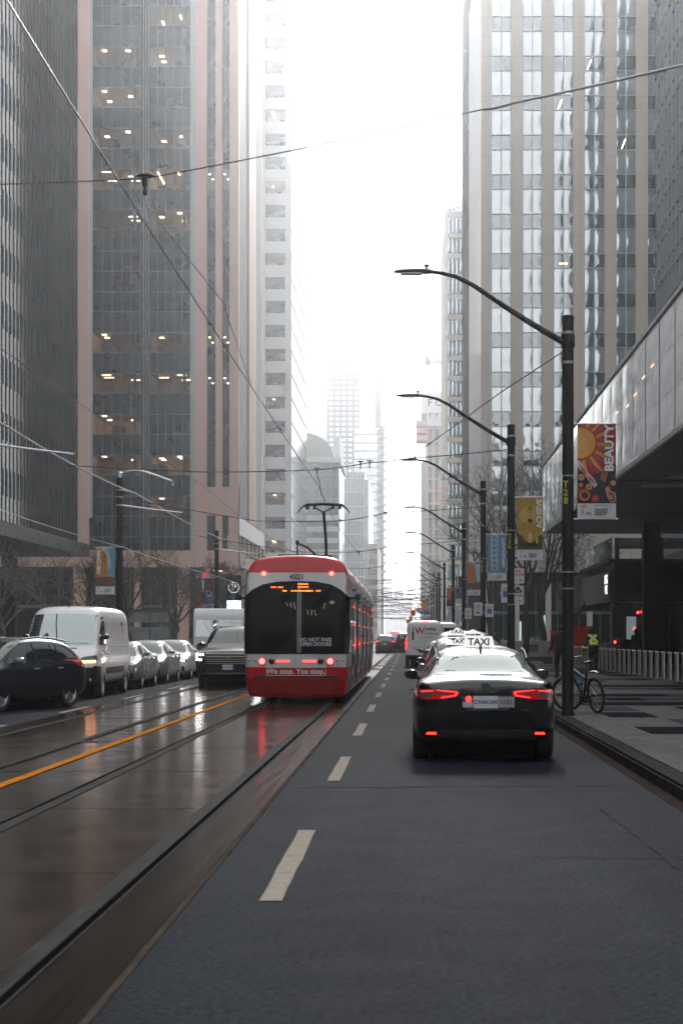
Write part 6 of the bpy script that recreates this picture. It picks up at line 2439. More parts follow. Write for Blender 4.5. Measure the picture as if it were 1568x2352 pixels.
# signs at its foot
t = thing('parking_totem', 'tall black parking totem with a white P and a bright screen', 'sign', (-10.75, 112, 0))
mb = MB(); mb.box(-.45, .45, 0, .25, 3.1, 5.3); mb.box(-.08, .08, .05, .2, 0, 3.1)
mb.build('board', DEEP, t, bevel=.02)
mb = MB()
o1, o2 = ellipse(0, 4.55, .34, .34, 28), ellipse(0, 4.55, .29, .29, 28)
for k in range(28):
    mb.face([(q[0], -.006, q[1]) for q in (o1[k], o1[(k + 1) % 28], o2[(k + 1) % 28], o2[k])])
WLIT = lamp('letter_lit', (.9, .92, .95), .35)
mb.build('ring', WLIT, t, fix=False)
lettering('P', .55, WLIT, t, face_cam(0, -.006, 4.55), bold=.012)
lettering('PARKING CENTRE', .07, WHITEINK, t, face_cam(0, -.006, 3.95), bold=.002)
mb = MB(); mb.box(-.40, .44, -.02, 0, 3.25, 3.75)
s = mb.build('screen', lamp('screen_blue', (.55, .8, 1.0), 1.6), t)
lettering('PARKING HERE', .1, BLUEINK, s, face_cam(0.02, -.024, 3.5), bold=.002)
REDS = lamp('red_sign_lit', (.9, .02, .04), .3)
t = thing('banner_sign', 'slanting red vertical banner sign under the bare branches', 'sign', (-20.3, 176, 0))
mb = MB(); mb.prism([(-.15, 3.7), (.35, 3.7), (.55, 5.6), (.05, 5.6)], 0, .1, 'Y')
mb.build('panel', REDS, t)
lettering('BANK', .45, WHITEINK, t, face_cam(.2, -.01, 4.65, R(80)), bold=.01)
t = thing('lit_sign', 'long white sign with red middle under the stone beam', 'sign', (-19.3, 175.5, 0))
mb = MB(); mb.box(-1.2, 1.1, 0, .1, 7.1, 7.5)
mb.build('board', pm('sign_dim', (.4, .42, .44), .4, var=.3, vscale=4), t)
mb = MB(); mb.box(-.5, .1, -.02, 0, 7.05, 7.6)
mb.build('emblem', REDS, t)

# --- C: pale tower with one window column and a reflective flank
YC = 293.0
fx = lambda p: (p - 940) / FPX * YC
t = thing('office_tower', 'pale tower with square windows in front and a bright glass flank', 'building', (0, YC, 0))
STONE_C = stone('stone_pale', (.34, .325, .32), (.31, .30, .295), (.11, .11, .11), 2.4, 1.92, .6, .1)
mb = MB(); mb.box(-50, fx(609), .0, 43.7, 0, 107); mb.box(fx(655), fx(668), 0, 43.7, 0, 107)
mb.box(fx(609), fx(655), 5, 43.7, 0, 107)
ZC = [3.4 + 3.84 * k for k in range(0, 27)]
zl = 0
for z in ZC:
    mb.box(fx(609), fx(655), .25, 5.0, zl, z)
    zl = z + 1.95
mb.build('stone_front', STONE_C, t)
for i, z in enumerate(ZC):
    x0, x1 = fx(609), fx(655)
    lit = i in (3, 5, 9, 10, 15, 11, 18, 21)
    o = pane(t, meC if lit else meD, x0, x1, .35, z, z + 1.95)
    if lit:
        office(o, x0, x1, .4, z, z + 1.95, d=4.5, pat='panels' if i % 2 else 'tubes', seed=i + 90)
FLANK = glass('flank_glass', (.20, .21, .215), .08, mirror=.35, wave=.06, wscale=.4)
mb = MB(); mb.box(fx(668), fx(668) + .05, .6, 44, 5, 107)
mb.build('flank_glass', FLANK, t)
mb = MB()
for k in range(26):
    mb.box(fx(668) + .05, fx(668) + .12, .6, 44, 5 + 3.84 * k, 5.22 + 3.84 * k)
for k in range(15):
    mb.box(fx(668) + .05, fx(668) + .09, .6 + 3 * k, .68 + 3 * k, 5, 106.8)
mb.build('flank_lines', pm('line_grey', (.10, .11, .12), .5, .3, var=.1), t)

# --- mid distance, far side of the street
def block(lab, cat, x0, x1, y0, y1, h, mat, name='building', z0=0):
    t = thing(name, lab, cat, (0, 0, 0))
    mb = MB(); mb.box(x0, x1, y0, y1, z0, h)
    mb.build('wall', mat, t)
    return t


def grid_windows(t, x0, x1, y, z0, z1, nx, nz, fw, fh, mat, skip=0.0, limit=98, stagger=False):
    me = unit_mesh('window_pane', mat)
    g = random.Random(int(x0 * 10) + nz)
    rest = MB()
    cnt = 0
    cells = [(i, j) for j in range(nz) for i in range(nx)]
    for i, j in cells:
        if g.random() < skip:
            continue
        cw, ch = (x1 - x0) / nx, (z1 - z0) / nz
        a = x0 + cw * (i + .5 - fw / 2)
        b = z0 + ch * (j + .5 - fh / 2)
        if cnt < limit:
            pane(t, me, a, a + cw * fw, y, b, b + ch * fh)
            cnt += 1
        else:
            rest.face([(a, y, b), (a + cw * fw, y, b), (a + cw * fw, y, b + ch * fh), (a, y, b + ch * fh)])
    if len(rest.bm.faces):
        o = rest.build('windows', mat, t, fix=False)
        o['kind'] = 'stuff'


YD = 365.0
fx = lambda p: (p - 940) / FPX * YD
fz = lambda p: EYE - (p - VPY) / FPX * YD
BLUEGL = glass('blue_dark_glass', (.05, .075, .09), .06, mirror=.10, mcol=(.7, .85, .95), wave=.04)
t = block('blue glass building with a pale cornice and a quarter round gable', 'building', fx(640), fx(779), YD, YD + 30, fz(1056), BLUEGL)
mb = MB(); mb.box(fx(640), fx(783), YD - .6, YD + 30, fz(1063), fz(1050))
mb.build('cornice', pm('cornice_pale', (.42, .43, .43), .6, var=.1), t)
mb = MB()
ol = [(fx(640), fz(1050)), (fx(766), fz(1050))] + [(fx(766) - (fx(766) - fx(690)) * math.sin(R(a)) ** 1.0 * 1.0, fz(1050) + (fz(992) - fz(1050)) * (1 - math.cos(R(a)))) for a in ()]
cx, rr = fx(690), fx(766) - fx(690)
ol = [(fx(640), fz(1051)), (fx(766), fz(1051))] + [(cx + rr * math.cos(R(a)), fz(1051) + (fz(992) - fz(1051)) * math.sin(R(a))) for a in range(10, 91, 10)] + [(fx(640), fz(992))]
mb.prism(ol, YD + 1, YD + 28, 'Y')
mb.build('gable', pm('gable_grey', (.30, .31, .31), .6, var=.1), t, smooth=30)
mb = MB()
for k in range(7):
    x = fx(640 + 20 * k)
    mb.box(x - .05, x + .05, YD - .1, YD, fz(1180), fz(1063))
for p in (1090, 1118, 1146):
    mb.box(fx(640), fx(779), YD - .12, YD, fz(p) - .06, fz(p) + .06)
mb.build('mullions', MULL, t)
mb = MB()
for k in range(5):
    mb.box(fx(640), fx(781), YD - .9, YD - .1, fz(1196 + 26 * k), fz(1184 + 26 * k))
mb.build('stone_bands', pm('band_pale', (.36, .37, .37), .6, var=.1), t)
YE = 470.0
fx = lambda p: (p - 940) / FPX * YE
fz = lambda p: EYE - (p - VPY) / FPX * YE
PALEGL = glass('pale_green_glass', (.16, .20, .20), .08, mirror=.2, wave=.05)
t = block('greenish glass building with stepped top beside the blue one', 'building', fx(770), fx(838), YE, YE + 60, fz(1085), PALEGL)
mb = MB(); mb.box(fx(838), fx(846), YE + 2, YE + 60, 0, fz(1100))
mb.build('side_bay', PALEGL, t)
mb = MB()
for k in range(22):
    mb.box(fx(770), fx(838), YE - .15, YE, 6 + 3.6 * k - .15, 6 + 3.6 * k + .15) if 6 + 3.6 * k < fz(1090) else None
for k in range(9):
    x = fx(772 + 8 * k)
    mb.box(x - .06, x + .06, YE - .1, YE, 0, fz(1086))
mb.build('mullions', pm('mullion_white', (.4, .42, .42), .5, .2, var=.1), t)
mb = MB(); mb.box(fx(779), fx(790), YE - 30, YE - 2, 0, fz(1030))
mb.build('stair_tower', pm('concrete_pale', (.36, .36, .35), .7, var=.1), t)
t = block('narrow pale slab building at the foot of the foggy tower', 'building', fx(846), fx(862), YE + 30, YE + 90, fz(1235), pm('concrete_rose', (.36, .32, .30), .7, var=.1))
grid_windows(t, fx(847), fx(861), YE + 29.9, 3, fz(1240), 3, 8, .6, .5, DARKGL)
YF = 700.0
fx = lambda p: (p - 940) / FPX * YF
fz = lambda p: EYE - (p - VPY) / FPX * YF
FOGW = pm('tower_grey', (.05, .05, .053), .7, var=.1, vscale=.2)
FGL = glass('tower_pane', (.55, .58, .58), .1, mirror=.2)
t = block('tall foggy apartment tower with a grid of pale windows', 'building', fx(751), fx(862), YF, YF + 30, fz(815), FOGW)
grid_windows(t, fx(753), fx(826), YF - .1, 20, fz(825), 5, 44, .62, .55, FGL, .05)
for a, b, top in ((826, 862, 850), (814, 866, 992)):
    mb = MB(); mb.box(fx(a), fx(b), YF - 4 - (a < 820) * 3, YF + 20, 0, fz(top))
    mb.build('glass_bay', glass('bay_pane', (.42, .44, .44), .1, mirror=.25, wave=.05), t)
mb = MB()
for k in range(40):
    mb.box(fx(814), fx(866), YF - 7.2, YF - 7.0, 3.1 * k, 3.1 * k + .5) if 3.1 * k < fz(1000) else None
mb.build('bay_lines', FOGW, t)
for a, b, top in ((862, 868, 848), (868, 874, 888), (874, 880, 975)):
    mb = MB(); mb.box(fx(a), fx(b), YF + 1, YF + 26, 0, fz(top))
    mb.build('balcony_stack', FOGW, t)
mb = MB()
for k in range(38):
    for q in (866, 872, 878):
        if 3.2 * k < fz(985) and k > 5:
            mb = MB(); mb.box(fx(q) - .4, fx(q) + 1.6, YF - 1.0, YF + 1, 3.2 * k, 3.2 * k + 1.1)
            mb.build('balcony', pm('balcony_pale', (.45, .46, .46), .6, var=.1), t)
mb = MB(); mb.tube([(fx(810), YF + 10, fz(815)), (fx(810), YF + 10, fz(800))], .5, 6); mb.tube([(fx(780), YF + 10, fz(802)), (fx(830), YF + 10, fz(805))], .4, 6)
mb.build('roof_hoist', FOGW, t)
YG = 850.0
fx = lambda p: (p - 940) / FPX * YG
fz = lambda p: EYE - (p - VPY) / FPX * YG
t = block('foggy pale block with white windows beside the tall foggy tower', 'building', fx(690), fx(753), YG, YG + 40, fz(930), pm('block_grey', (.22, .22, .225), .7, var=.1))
grid_windows(t, fx(702), fx(748), YG - .1, fz(1062), fz(952), 4, 6, .6, .6, FGL)
mb = MB(); mb.tube([(fx(703), YG - 4, fz(945)), (fx(712), YG - 4, fz(950))], .35, 6)
mb.build('red_flag', pm('flag_red', (.5, .05, .05), .6, var=.1), t)
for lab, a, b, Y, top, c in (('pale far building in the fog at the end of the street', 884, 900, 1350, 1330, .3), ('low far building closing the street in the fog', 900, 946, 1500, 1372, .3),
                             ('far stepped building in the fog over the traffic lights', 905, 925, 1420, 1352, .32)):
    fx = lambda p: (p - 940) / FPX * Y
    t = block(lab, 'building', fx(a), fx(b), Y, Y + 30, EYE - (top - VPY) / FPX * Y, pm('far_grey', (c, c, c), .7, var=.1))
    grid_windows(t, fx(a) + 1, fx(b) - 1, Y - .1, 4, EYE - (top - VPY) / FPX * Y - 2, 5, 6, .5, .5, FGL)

# --- I: beige tower on the near side
YI = 175.0
fx = lambda p: (p - 940) / FPX * YI
t = thing('office_tower', 'beige stone tower with wavy mirror glass strips over the plaza', 'building', (0, YI, 0))
STONE_I = stone('stone_beige', (.66, .59, .51), (.63, .56, .485), (.26, .235, .21), 1.25, 1.9, .55, .12)
MIRA = glass('mirror_vision', (.07, .08, .085), .02, mirror=.28, mcol=(.82, .88, .9), wave=.4, wscale=.6, wdist=.10)
MIRB = glass('mirror_spandrel', (.40, .43, .44), .02, mirror=.45, mcol=(.88, .92, .93), wave=.4, wscale=.5, wdist=.10)
mb = MB()
cols = ((1104, 1129), (1173, 1201), (1244, 1272), (1316, 1342), (1388, 1415), (1460, 1487))
for a, b in cols:
    mb.box(fx(a), fx(b), 0, 1.0, 7.7, 74)
mb.box(fx(1104), fx(1500), .01, 1.0, 7.7, 12.0)
mb.build('stone_piers', STONE_I, t)
mb = MB(); mb.box(fx(1104) + .3, 60, 1.2, 39, 7.7, 74)
mb.build('core', DEEP, t)
gb = ((1129, 1173), (1201, 1244), (1272, 1316), (1342, 1388), (1415, 1460), (1487, 1504))
meA = {2: unit_mesh('vision_pane', MIRA, .010, 2), 1: unit_mesh('vision_pane', MIRA, .010, 1)}
meB = {2: unit_mesh('mirror_pane', MIRB, .014, 2), 1: unit_mesh('mirror_pane', MIRB, .014, 1)}
zt = 53.4 + 3.79 * 4
ri = random.Random(5)
while zt > 13:
    for j, (a, b) in enumerate(gb):
        x0, x1 = fx(a), fx(b)
        c = 1 if j == 5 else 2
        z2 = zt - 1.42
        o = pane(t, meB[c], x0, x1, .35 + ri.uniform(-.01, .01), max(12, zt - 3.79 + .05), z2 - .05)
        v = bpy.data.objects.new('transom_pane', meA[c])
        COL.objects.link(v)
        v.parent = o
        v.location = (0, ri.uniform(-.01, .01), (z2 + .05 - o.location.z) / o.scale.z)
        v.scale = (1, 1, (1.32) / o.scale.z)
        if ri.random() < .10 and zt < 75:
            mb = MB()
            xa = x0 + ri.uniform(.1, max(.15, x1 - x0 - 1.0))
            if ri.random() < .5:
                mb.box(xa, xa + .8, .30, .33, zt - 1.0, zt - .92)
            else:
                mb.prism([(xa, zt - 1.3), (xa + .08, zt - 1.3), (xa + .45, zt - .4), (xa + .35, zt - .4)], .29, .32, 'Y')
            child(o, mb, 'ceiling_light', lamp('office_light_dim', (1, .75, .45), 2.2))
    zt -= 3.79
mb = MB()
z = 53.4 + 3.79 * 4
while z > 13:
    for a, b in gb:
        for q in (z, z - 1.42):
            mb.box(fx(a), fx(b), .24, .36, q - .035, q + .035)
    z -= 3.79
for a, b in gb:
    for q in ((a + b) / 2,) if b - a > 20 else ():
        mb.box(fx(q) - .05, fx(q) + .05, .22, .36, 12, 73.9)
mb.build('mullion_grid', MULLP, t)
mb = MB()
for a, b in gb:
    mb.face([(fx(a), .36, 69), (fx(b), .36, 69), (fx(b), .36, 73.8), (fx(a), .36, 73.8)])
mb.build('upper_glass', MIRB, t, fix=False)
mb = MB()
for k in range(20):
    mb.box(fx(1104) + .10, fx(1104) + .3, 1.1 + 1.92 * k, 1.75 + 1.92 * k, 7, 74)
mb.build('side_fins', pm('fin_white', (.62, .61, .60), .45, .2), t)
mb = MB(); mb.box(fx(1104) + .12, fx(1104) + .28, 1.05, 39, 7, 74)
mb.build('side_glass', glass('side_pane', (.12, .13, .135), .06, mirror=.25), t)
for a, b in ((1104, 1122), (1178, 1192), (1253, 1265), (1300, 1311), (1348, 1360), (1420, 1435), (1490, 1505)):
    mb = MB(); mb.box(fx(a), fx(b), .02, 1.0, 0, 7.7)
    mb.build('column', STONE_I, t)
TEAL = glass('teal_lobby_glass', (.014, .026, .027), .05, mirror=.06, mcol=(.7, .9, .9), wave=.05)
mb = MB(); mb.box(fx(1106), 40, 4.5, 4.6, 0, 7.7)
mb.build('lobby_glass', TEAL, t)
mb = MB()
for k in range(17):
    mb.box(fx(1110) + 1.05 * k, fx(1110) + 1.05 * k + .09, 4.35, 4.5, 0, 7.7)
mb.box(fx(1106), 40, 4.3, 4.5, 3.7, 4.0)
mb.build('lobby_mullions', MULL, t)
for k, (x, z0, z1) in enumerate(((9.6, .6, 4.5), (10.4, .8, 3.0), (12.9, 1.0, 3.6), (15.0, 1.4, 3.4))):
    mb = MB(); mb.box(x, x + .55, 4.25, 4.29, z0, z1)
    mb.build('lit_pane', lamp('lobby_glow', (.55, .85, .85), .22), t)

# --- O: glass wing coming towards the camera on the near side
t = thing('office_tower', 'tall glass wing with slanting floor lines beyond the podium box', 'building', (23.6, 0, 0))
mb = MB(); mb.box(0, 30, 60, 176.5, 0, 74)
mb.build('curtain_wall', glass('wing_glass', (.14, .155, .165), .04, mirror=.35, mcol=(.85, .9, .92), wave=.2, wscale=.4, wdist=.1), t)
mb = MB()
for k in range(30):
    y = 176 - 2.4 * k
    mb.box(-.22, -.002, y - .10, y + .10, 8, 74)
z = 12.0
while z < 72:
    mb.box(-.1, -.003, 100, 176, z - .08, z + .08)
    mb.box(-.1, -.003, 100, 176, z + 1.3, z + 1.42)
    z += 3.79
mb.build('mullions', pm('mullion_steel', (.22, .24, .26), .4, .5, var=.1), t)

# --- N: podium box cantilevered over the plaza
t = thing('podium_building', 'pale glass podium box cantilevered over the plaza with a dark soffit', 'building', (0, 0, 0))
PG = glass('podium_glass', (.66, .69, .71), .06, mirror=.14, mcol=(.85, .9, .92), wave=.10, wscale=.5, wdist=.08)
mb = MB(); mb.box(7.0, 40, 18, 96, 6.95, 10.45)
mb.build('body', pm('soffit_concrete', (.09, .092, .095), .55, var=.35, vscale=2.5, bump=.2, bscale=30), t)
mep = unit_mesh('facade_pane', PG, .004)
for k in range(26):
    for j in range(3):
        y1 = 96 - 3.0 * k
        pane(t, mep, 0, 2.97, 0, 7.0 + 1.15 * j, 7.0 + 1.15 * j + 1.13, name='facade_panel', rz=R(-90)).location = (6.96, y1, 7.0 + 1.15 * j)
mb = MB(); mb.box(6.90, 7.0, 18, 96.1, 6.86, 6.99); mb.box(6.90, 7.0, 18, 96.1, 10.44, 10.56)
mb.build('edge_trim', MULLP, t)
mb = MB(); mb.box(7.2, 40, 79.98, 80.02, 6.93, 6.95); mb.box(7.2, 40, 62.98, 63.02, 6.93, 6.95)
mb.build('soffit_joint', DEEP, t)
SFL = pm('soffit_panel', (.34, .36, .37), .4, var=.1)
for y0, x0 in ((60.5, 8.6), (64.0, 8.25), (57.4, 8.9)):
    mb = MB(); mb.box(x0, 16, y0, y0 + 1.4, 6.90, 6.947)
    mb.build('soffit_light_panel', SFL, t)
for (y0, z0) in ((56, 9.0), (58, 8.9), (61, 9.05), (52, 9.3), (54, 9.25), (66, 8.6), (69, 8.7), (72, 8.65), (75, 8.55), (63, 8.6)):
    mb = MB(); mb.box(6.935, 6.945, y0, y0 + .7, z0, z0 + .06)
    mb.build('ceiling_light_reflection', lamp('reflection_warm', (1, .6, .35), .35), t)  # glowing bars laid on the glass stand for reflected ceiling lights
# --- P: dark building under it
t = thing('podium_building', 'black set back building under the podium soffit with terrace and pale sign wall', 'building', (0, 0, 0))
mb = MB(); mb.box(10.2, 40, 91, 128, 3.3, 5.25); mb.box(17, 40, 90, 128, 0, 6.94)
mb.build('wall', DEEP, t)
mb = MB()
mb.box(9.98, 10.19, 91.1, 106, 3.3, 4.85)
mb.build('sign_wall', stone('sign_wall_stone', (.30, .30, .30), (.27, .27, .27), (.13, .13, .13), 1.4, .5, .6, .1, off=.3), t)
mb = MB(); mb.box(9.94, 9.975, 91.5, 93.6, 3.6, 4.7)
s = mb.build('sign_panel', pm('sign_panel_dark', (.05, .05, .05), .4, var=.2), t)
m = Matrix.Translation((9.93, 92.55, 4.42)) @ Matrix.Rotation(R(-90), 4, 'Z') @ Matrix.Rotation(R(90), 4, 'X')
lettering('KING', .62, lamp('letter_white', (.9, .95, .95), .5), s, m, bold=.02)
m = Matrix.Translation((9.93, 92.55, 3.9)) @ Matrix.Rotation(R(-90), 4, 'Z') @ Matrix.Rotation(R(90), 4, 'X')
lettering('WES', .6, lamp('letter_white', (.9, .95, .95), .5), s, m, bold=.02)
mb = MB(); mb.box(9.9, 24, 90.9, 107, 5.25, 5.42)
mb.build('terrace_slab', pm('slab_grey', (.10, .10, .10), .6, var=.2), t)
BAL = glass('balustrade_glass', (.16, .20, .20), .05, mirror=.25, wave=.15, wdist=.1)
for k in range(9):
    mb = MB(); mb.box(10.18, 10.2, 92.2 + 1.5 * k, 93.62 + 1.5 * k, 5.42, 6.55)
    mb.build('balustrade_pane', BAL, t)
mb = MB(); mb.box(12.2, 24, 108, 108.2, 5.42, 6.15)
mb.build('inner_wall', pm('inner_wall_grey', (.30, .29, .28), .6, var=.1), t)
mb = MB(); mb.box(11.2, 24, 100, 100.05, 6.35, 6.94)
mb.build('clerestory', glass('clerestory_glass', (.12, .14, .14), .05, mirror=.3, wave=.1), t)
for x in (11.2, 13.6, 16.2, 18.8):
    mb = MB(); mb.box(x, x + .22, 99.6, 100, 5.42, 6.94)
    mb.build('column', DEEP, t)
mb = MB(); mb.box(10.6, 40, 96, 96.1, 0.1, 3.3)
mb.build('lobby_glass', glass('lobby_dark', (.010, .011, .012), .05, mirror=.05, wave=.1), t)
mb = MB()
for k in range(14):
    mb.box(10.6 + 1.0 * k, 10.68 + 1.0 * k, 95.85, 96, .1, 3.3)
mb.build('lobby_mullions', DEEP, t)
for x, z in ((11.9, 2.75), (12.1, 2.78), (12.45, 2.55), (11.7, 1.9), (12.9, 1.3), (10.7, 1.2), (12.2, 2.3)):
    mb = MB(); mb.box(x, x + .09, 95.7, 95.75, z, z + .13)
    mb.build('indicator_light', lamp('indicator_red', (1, .03, .02), 3), t)
for x in (11.35, 12.2):
    mb = MB(); mb.box(x, x + .5, 95.72, 95.8, 1.4, 2.6)
    mb.build('lit_pane', lamp('lobby_glow2', (.4, .5, .55), .1), t)
for k in range(3):
    mb = MB(); mb.box(11.0 + 3.6 * k, 11.8 + 3.6 * k, 86, 86.8, 0, 6.94)
    mb.build('column', DEEP, t)
t = thing('glass_screen', 'glass windscreen with painted red reflection behind the bollards by the worker', 'screen', (8.9, 96, .146))
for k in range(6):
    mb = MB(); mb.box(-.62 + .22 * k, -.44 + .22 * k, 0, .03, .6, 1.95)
    mb.build('pane', pm('screen_red_reflection', (.16, .012, .014), .15, var=.6, vscale=3, emis=(.5, .02, .01), estr=.03), t)  # red colour and faint glow stand for a red reflection on the glass
mb = MB()
for k in range(7):
    mb.box(-.655 + .22 * k, -.625 + .22 * k, -.01, .04, 0, 2.0)
mb.build('frame', DEEP, t)
t = thing('glass_screen', 'glass windscreen with painted red reflection next to the stone planter', 'screen', (7.95, 99, .146))
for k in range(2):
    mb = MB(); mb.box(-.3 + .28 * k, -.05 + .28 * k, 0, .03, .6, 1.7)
    mb.build('pane', pm('screen_red_reflection', (.16, .012, .014), .15), t)
mb = MB()
for k in range(3):
    mb.box(-.33 + .28 * k, -.30 + .28 * k, -.01, .04, 0, 1.75)
mb.build('frame', DEEP, t)

# --- J, K, L: buildings down the near side
t = thing('office_tower', 'dark tower flank with diagonal lattice beyond the beige tower fins', 'building', (6.9, 0, 0))
mb = MB(); mb.box(.1, 20, 216, 243, 0, 84)
mb.build('curtain_wall', pm('lattice_wall', (.045, .05, .054), .6, spec=.03, var=.2), t)
mb = MB()
for k in range(8):
    z = 6 + 9.2 * k
    mb.tube([(.06, 216.4, z), (.06, 242.6, z + 9.2)], .09, 6)
    mb.box(.02, .098, 216, 243, z - .15, z + .15)
mb.build('lattice', pm('lattice_grey', (.12, .125, .13), .7, 0, spec=.05, var=.1), t)
YK = 300.0
fx = lambda p: (p - 940) / FPX * YK
fz = lambda p: EYE - (p - VPY) / FPX * YK
t = block('slim glass tower with pale edge rising behind the lamp row', 'building', fx(1027), fx(1075), YK, YK + 40, fz(480), DEEP)
mb = MB(); mb.box(fx(1022), fx(1027), YK - .1, YK + 40, 0, fz(478))
mb.build('stone_edge', STONE_I, t)
meK = unit_mesh('glass_row', glass('slim_tower_glass', (.14, .17, .175), .03, mirror=.42, mcol=(.85, .92, .93), wave=.3, wscale=.5, wdist=.12), .012, 5)
z = 4.0
while z < fz(484):
    pane(t, meK, fx(1027.5), fx(1074), YK - .1, z, z + 2.6)
    z += 3.35
mb = MB()
z = 3.2
while z < fz(480):
    mb = MB(); mb.box(fx(1027), fx(1075), YK - .25, YK - .06, z, z + .75)
    mb.build('floor_band', pm('band_beige', (.42, .38, .33), .5, var=.1), t)
    z += 3.35
YL = 480.0
fx = lambda p: (p - 940) / FPX * YL
fz = lambda p: EYE - (p - VPY) / FPX * YL
t = thing('construction_tower', 'concrete tower under construction with a white hoarding crown and orange netting', 'building', (0, YL, 0))
mb = MB()
mb.box(fx(984), fx(1030), 2, 25, 0, fz(979))
mb.build('core', pm('concrete_warm', (.30, .27, .25), .8, var=.15), t)
mb = MB()
z = 3.0
while z < fz(980):
    mb.box(fx(979), fx(1030), 0, 25, z, z + .4)
    z += 3.3
for q in (980, 995, 1010, 1022):
    mb.box(fx(q) - .35, fx(q) + .35, .05, 1, 0, fz(980))
mb.build('floor_slabs', pm('slab_pale', (.42, .40, .38), .8, var=.1), t)
mb = MB()
g = random.Random(2)
z = 3.4
while z < fz(990):
    for q in (983, 998, 1013):
        if g.random() < .6:
            mb.box(fx(q), fx(q + 9), .6, .7, z, z + g.uniform(.8, 2.5))
    z += 3.3
mb.build('orange_netting', pm('netting_orange', (.55, .25, .10), .8, var=.2), t)
mb = MB(); mb.box(fx(967), fx(1030), -1.2, 24, fz(950), fz(902)); mb.box(fx(979), fx(1030), -.8, 24, fz(979), fz(951))
mb.build('hoarding', pm('hoarding_white', (.62, .62, .61), .6, var=.06), t)
mb = MB()
for q in (985, 1000, 1012):
    mb.prism([(fx(q), fz(951)), (fx(q + 4), fz(951)), (fx(q + 2), fz(964))], -1.3, -1.15, 'Y')
mb.build('red_braces', pm('brace_red', (.5, .15, .12), .6, var=.1), t)
lettering('F O', 2.6, pm('letter_grey', (.10, .10, .11), .6, var=.1), t, face_cam(fx(999), -1.25, fz(927)), bold=.03)
for q in (968, 985, 1002):
    mb = MB(); mb.box(fx(955), fx(980), -2.2, 6, fz(q + 12), fz(q + 10)); mb.box(fx(955), fx(980), -2.3, -2.2, fz(q + 10), fz(q))
    mb.build('work_platform', pm('platform_pink', (.55, .36, .32), .7, var=.2), t)
mb = MB(); mb.box(fx(967), fx(979), 1, 20, 0, fz(1060))
mb.build('side_core', pm('slab_pale', (.42, .40, .38), .8), t)
t = thing('tower_crane', 'red and white luffing crane fading into the fog above the construction tower', 'crane', (0, YL + 10, 0))
CR = pm('crane_red', (.45, .12, .09), .6, var=.1)
CW = pm('crane_white', (.55, .55, .55), .6, var=.1)


def truss(mb, a, b, w, n):
    a, b = Vector(a), Vector(b)
    d = (b - a).normalized()
    u = d.cross(Vector((0, 1, 0))).normalized() * w
    v = Vector((0, 1, 0)) * w
    cs = [u + v, u - v, -u - v, -u + v]
    for c in cs:
        mb.tube([a + c, b + c], .12, 4)
    for k in range(n):
        p, q = a.lerp(b, k / n), a.lerp(b, (k + 1) / n)
        for i in range(4):
            mb.tube([p + cs[i], q + cs[(i + 1) % 4]], .08, 3)


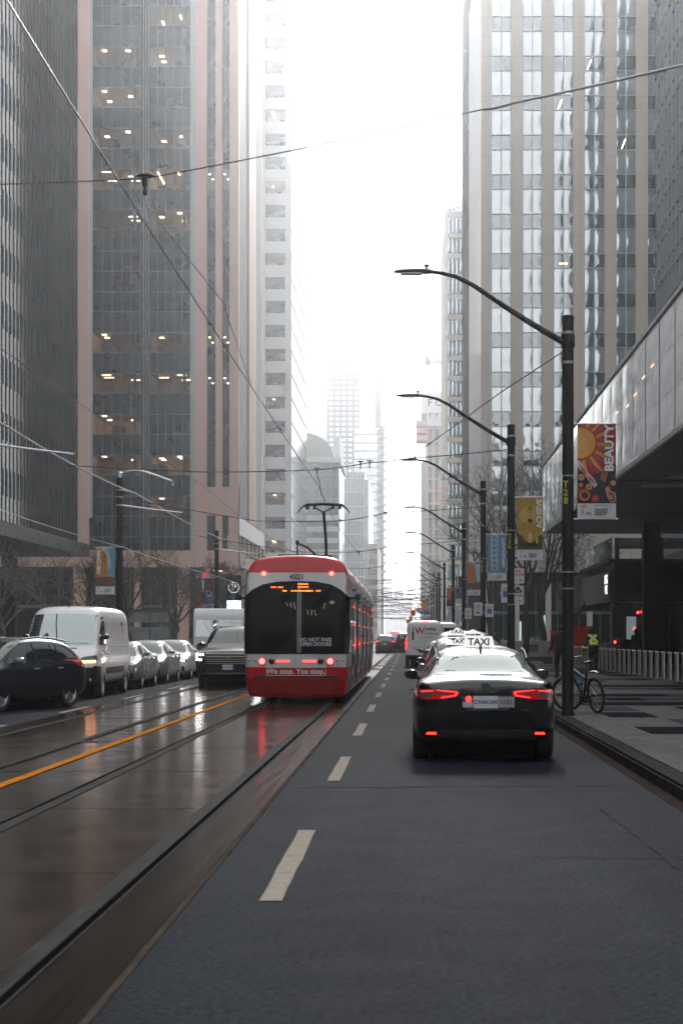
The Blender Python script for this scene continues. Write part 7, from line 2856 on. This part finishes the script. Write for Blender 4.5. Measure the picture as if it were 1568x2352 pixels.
mb = MB(); truss(mb, (fx(1018), 0, fz(905)), (fx(1018), 0, fz(832)), .8, 8)
mb.build('mast', CR, t)
mb = MB(); truss(mb, (fx(1020), 0, fz(826)), (fx(986), 0, fz(748)), .6, 9)
mb.build('boom', CR, t)
mb = MB(); mb.box(fx(976), fx(1020), -1, 1, fz(822), fz(815)); mb.tube([(fx(1000), 0, fz(818)), (fx(1012), 0, fz(806)), (fx(1020), 0, fz(818))], .25, 5)
mb.build('machinery_deck', CW, t)
mb = MB(); mb.box(fx(975), fx(988), -1.4, 1.4, fz(826), fz(806))
mb.build('counterweight', pm('crane_grey', (.30, .30, .31), .6, var=.1), t, bevel=.2)
for lab, a, b, Y, top, col, cap in (('brown brick building with green copper roof behind the lamp row', 986, 1045, 400, 1372 - 78, (.17, .12, .10), True), ('grey stone block behind the small orange banner', 1000, 1060, 340, 1330, (.25, .25, .25), False),
                                    ('pale narrow building beside the foot of the construction tower', 966, 984, 620, 1268, (.34, .30, .27), False), ('dark low block behind the traffic lights', 968, 1010, 520, 1392, (.10, .11, .12), False)):
    fx = lambda p: (p - 940) / FPX * Y
    zt = EYE - (top - VPY) / FPX * Y
    t = block(lab, 'building', fx(a), fx(b), Y, Y + 25, zt, pm('brick' + str(a), col, .8, var=.15, vscale=.5))
    grid_windows(t, fx(a) + .5, fx(b) - .5, Y - .1, 3, zt - 1, 5, max(2, int(zt / 3.6)), .45, .55, DARKGL)
    if cap:
        mb = MB(); mb.box(fx(a) - .4, fx(b) + .4, Y - .6, Y + 25, zt, zt + .8)
        mb.build('cornice', pm('cornice_stone', (.30, .27, .25), .7, var=.1), t)
        mb = MB(); mb.prism([(fx(1020), zt + .8), (fx(1046), zt + .8), (fx(1038), zt + 5.5), (fx(1028), zt + 5.5)], Y + 2, Y + 12, 'Y')
        mb.build('copper_roof', pm('copper_green', (.30, .42, .38), .7, var=.15), t)

# --- unseen blocks added behind the camera for their reflections and shade
BK1 = pm('added_rear_block', (.05, .052, .055), .5, var=.2, vscale=.2)
for lab, x0, x1, y0, y1, h in (('unseen dark block added across the street behind the camera', -15, 8.5, -330, -280, 70), ('unseen dark block added behind the camera on the tower fin side', -70, -16, -260, -60, 26), ('unseen dark block added behind the camera on the plaza side', 9, 70, -300, -70, 40),
                               ('unseen dark block added just behind the camera beside the plaza', 14, 60, -50, 0, 16)):
    block(lab, 'building', x0, x1, y0, y1, h, BK1)

# ------------------------------------------------------------------ the air
mb = MB(); mb.box(-720, 720, -420, 2620, -1.5, 170)
hz = mb.build('haze', [], None)
tag(hz, 'pale winter fog filling the street', None, None, 'stuff')
hm_ = bpy.data.materials.new('haze_air')
hm_.use_nodes = True
hn = hm_.node_tree
hn.nodes.clear()
ho = hn.nodes.new('ShaderNodeOutputMaterial')
hv = hn.nodes.new('ShaderNodeVolumePrincipled')
hv.inputs['Density'].default_value = HAZE_D
hv.inputs['Anisotropy'].default_value = HAZE_G
hv.inputs['Color'].default_value = (.93, .96, 1.0, 1)
hn.links.new(hv.outputs[0], ho.inputs['Volume'])
hz.data.materials.append(hm_)
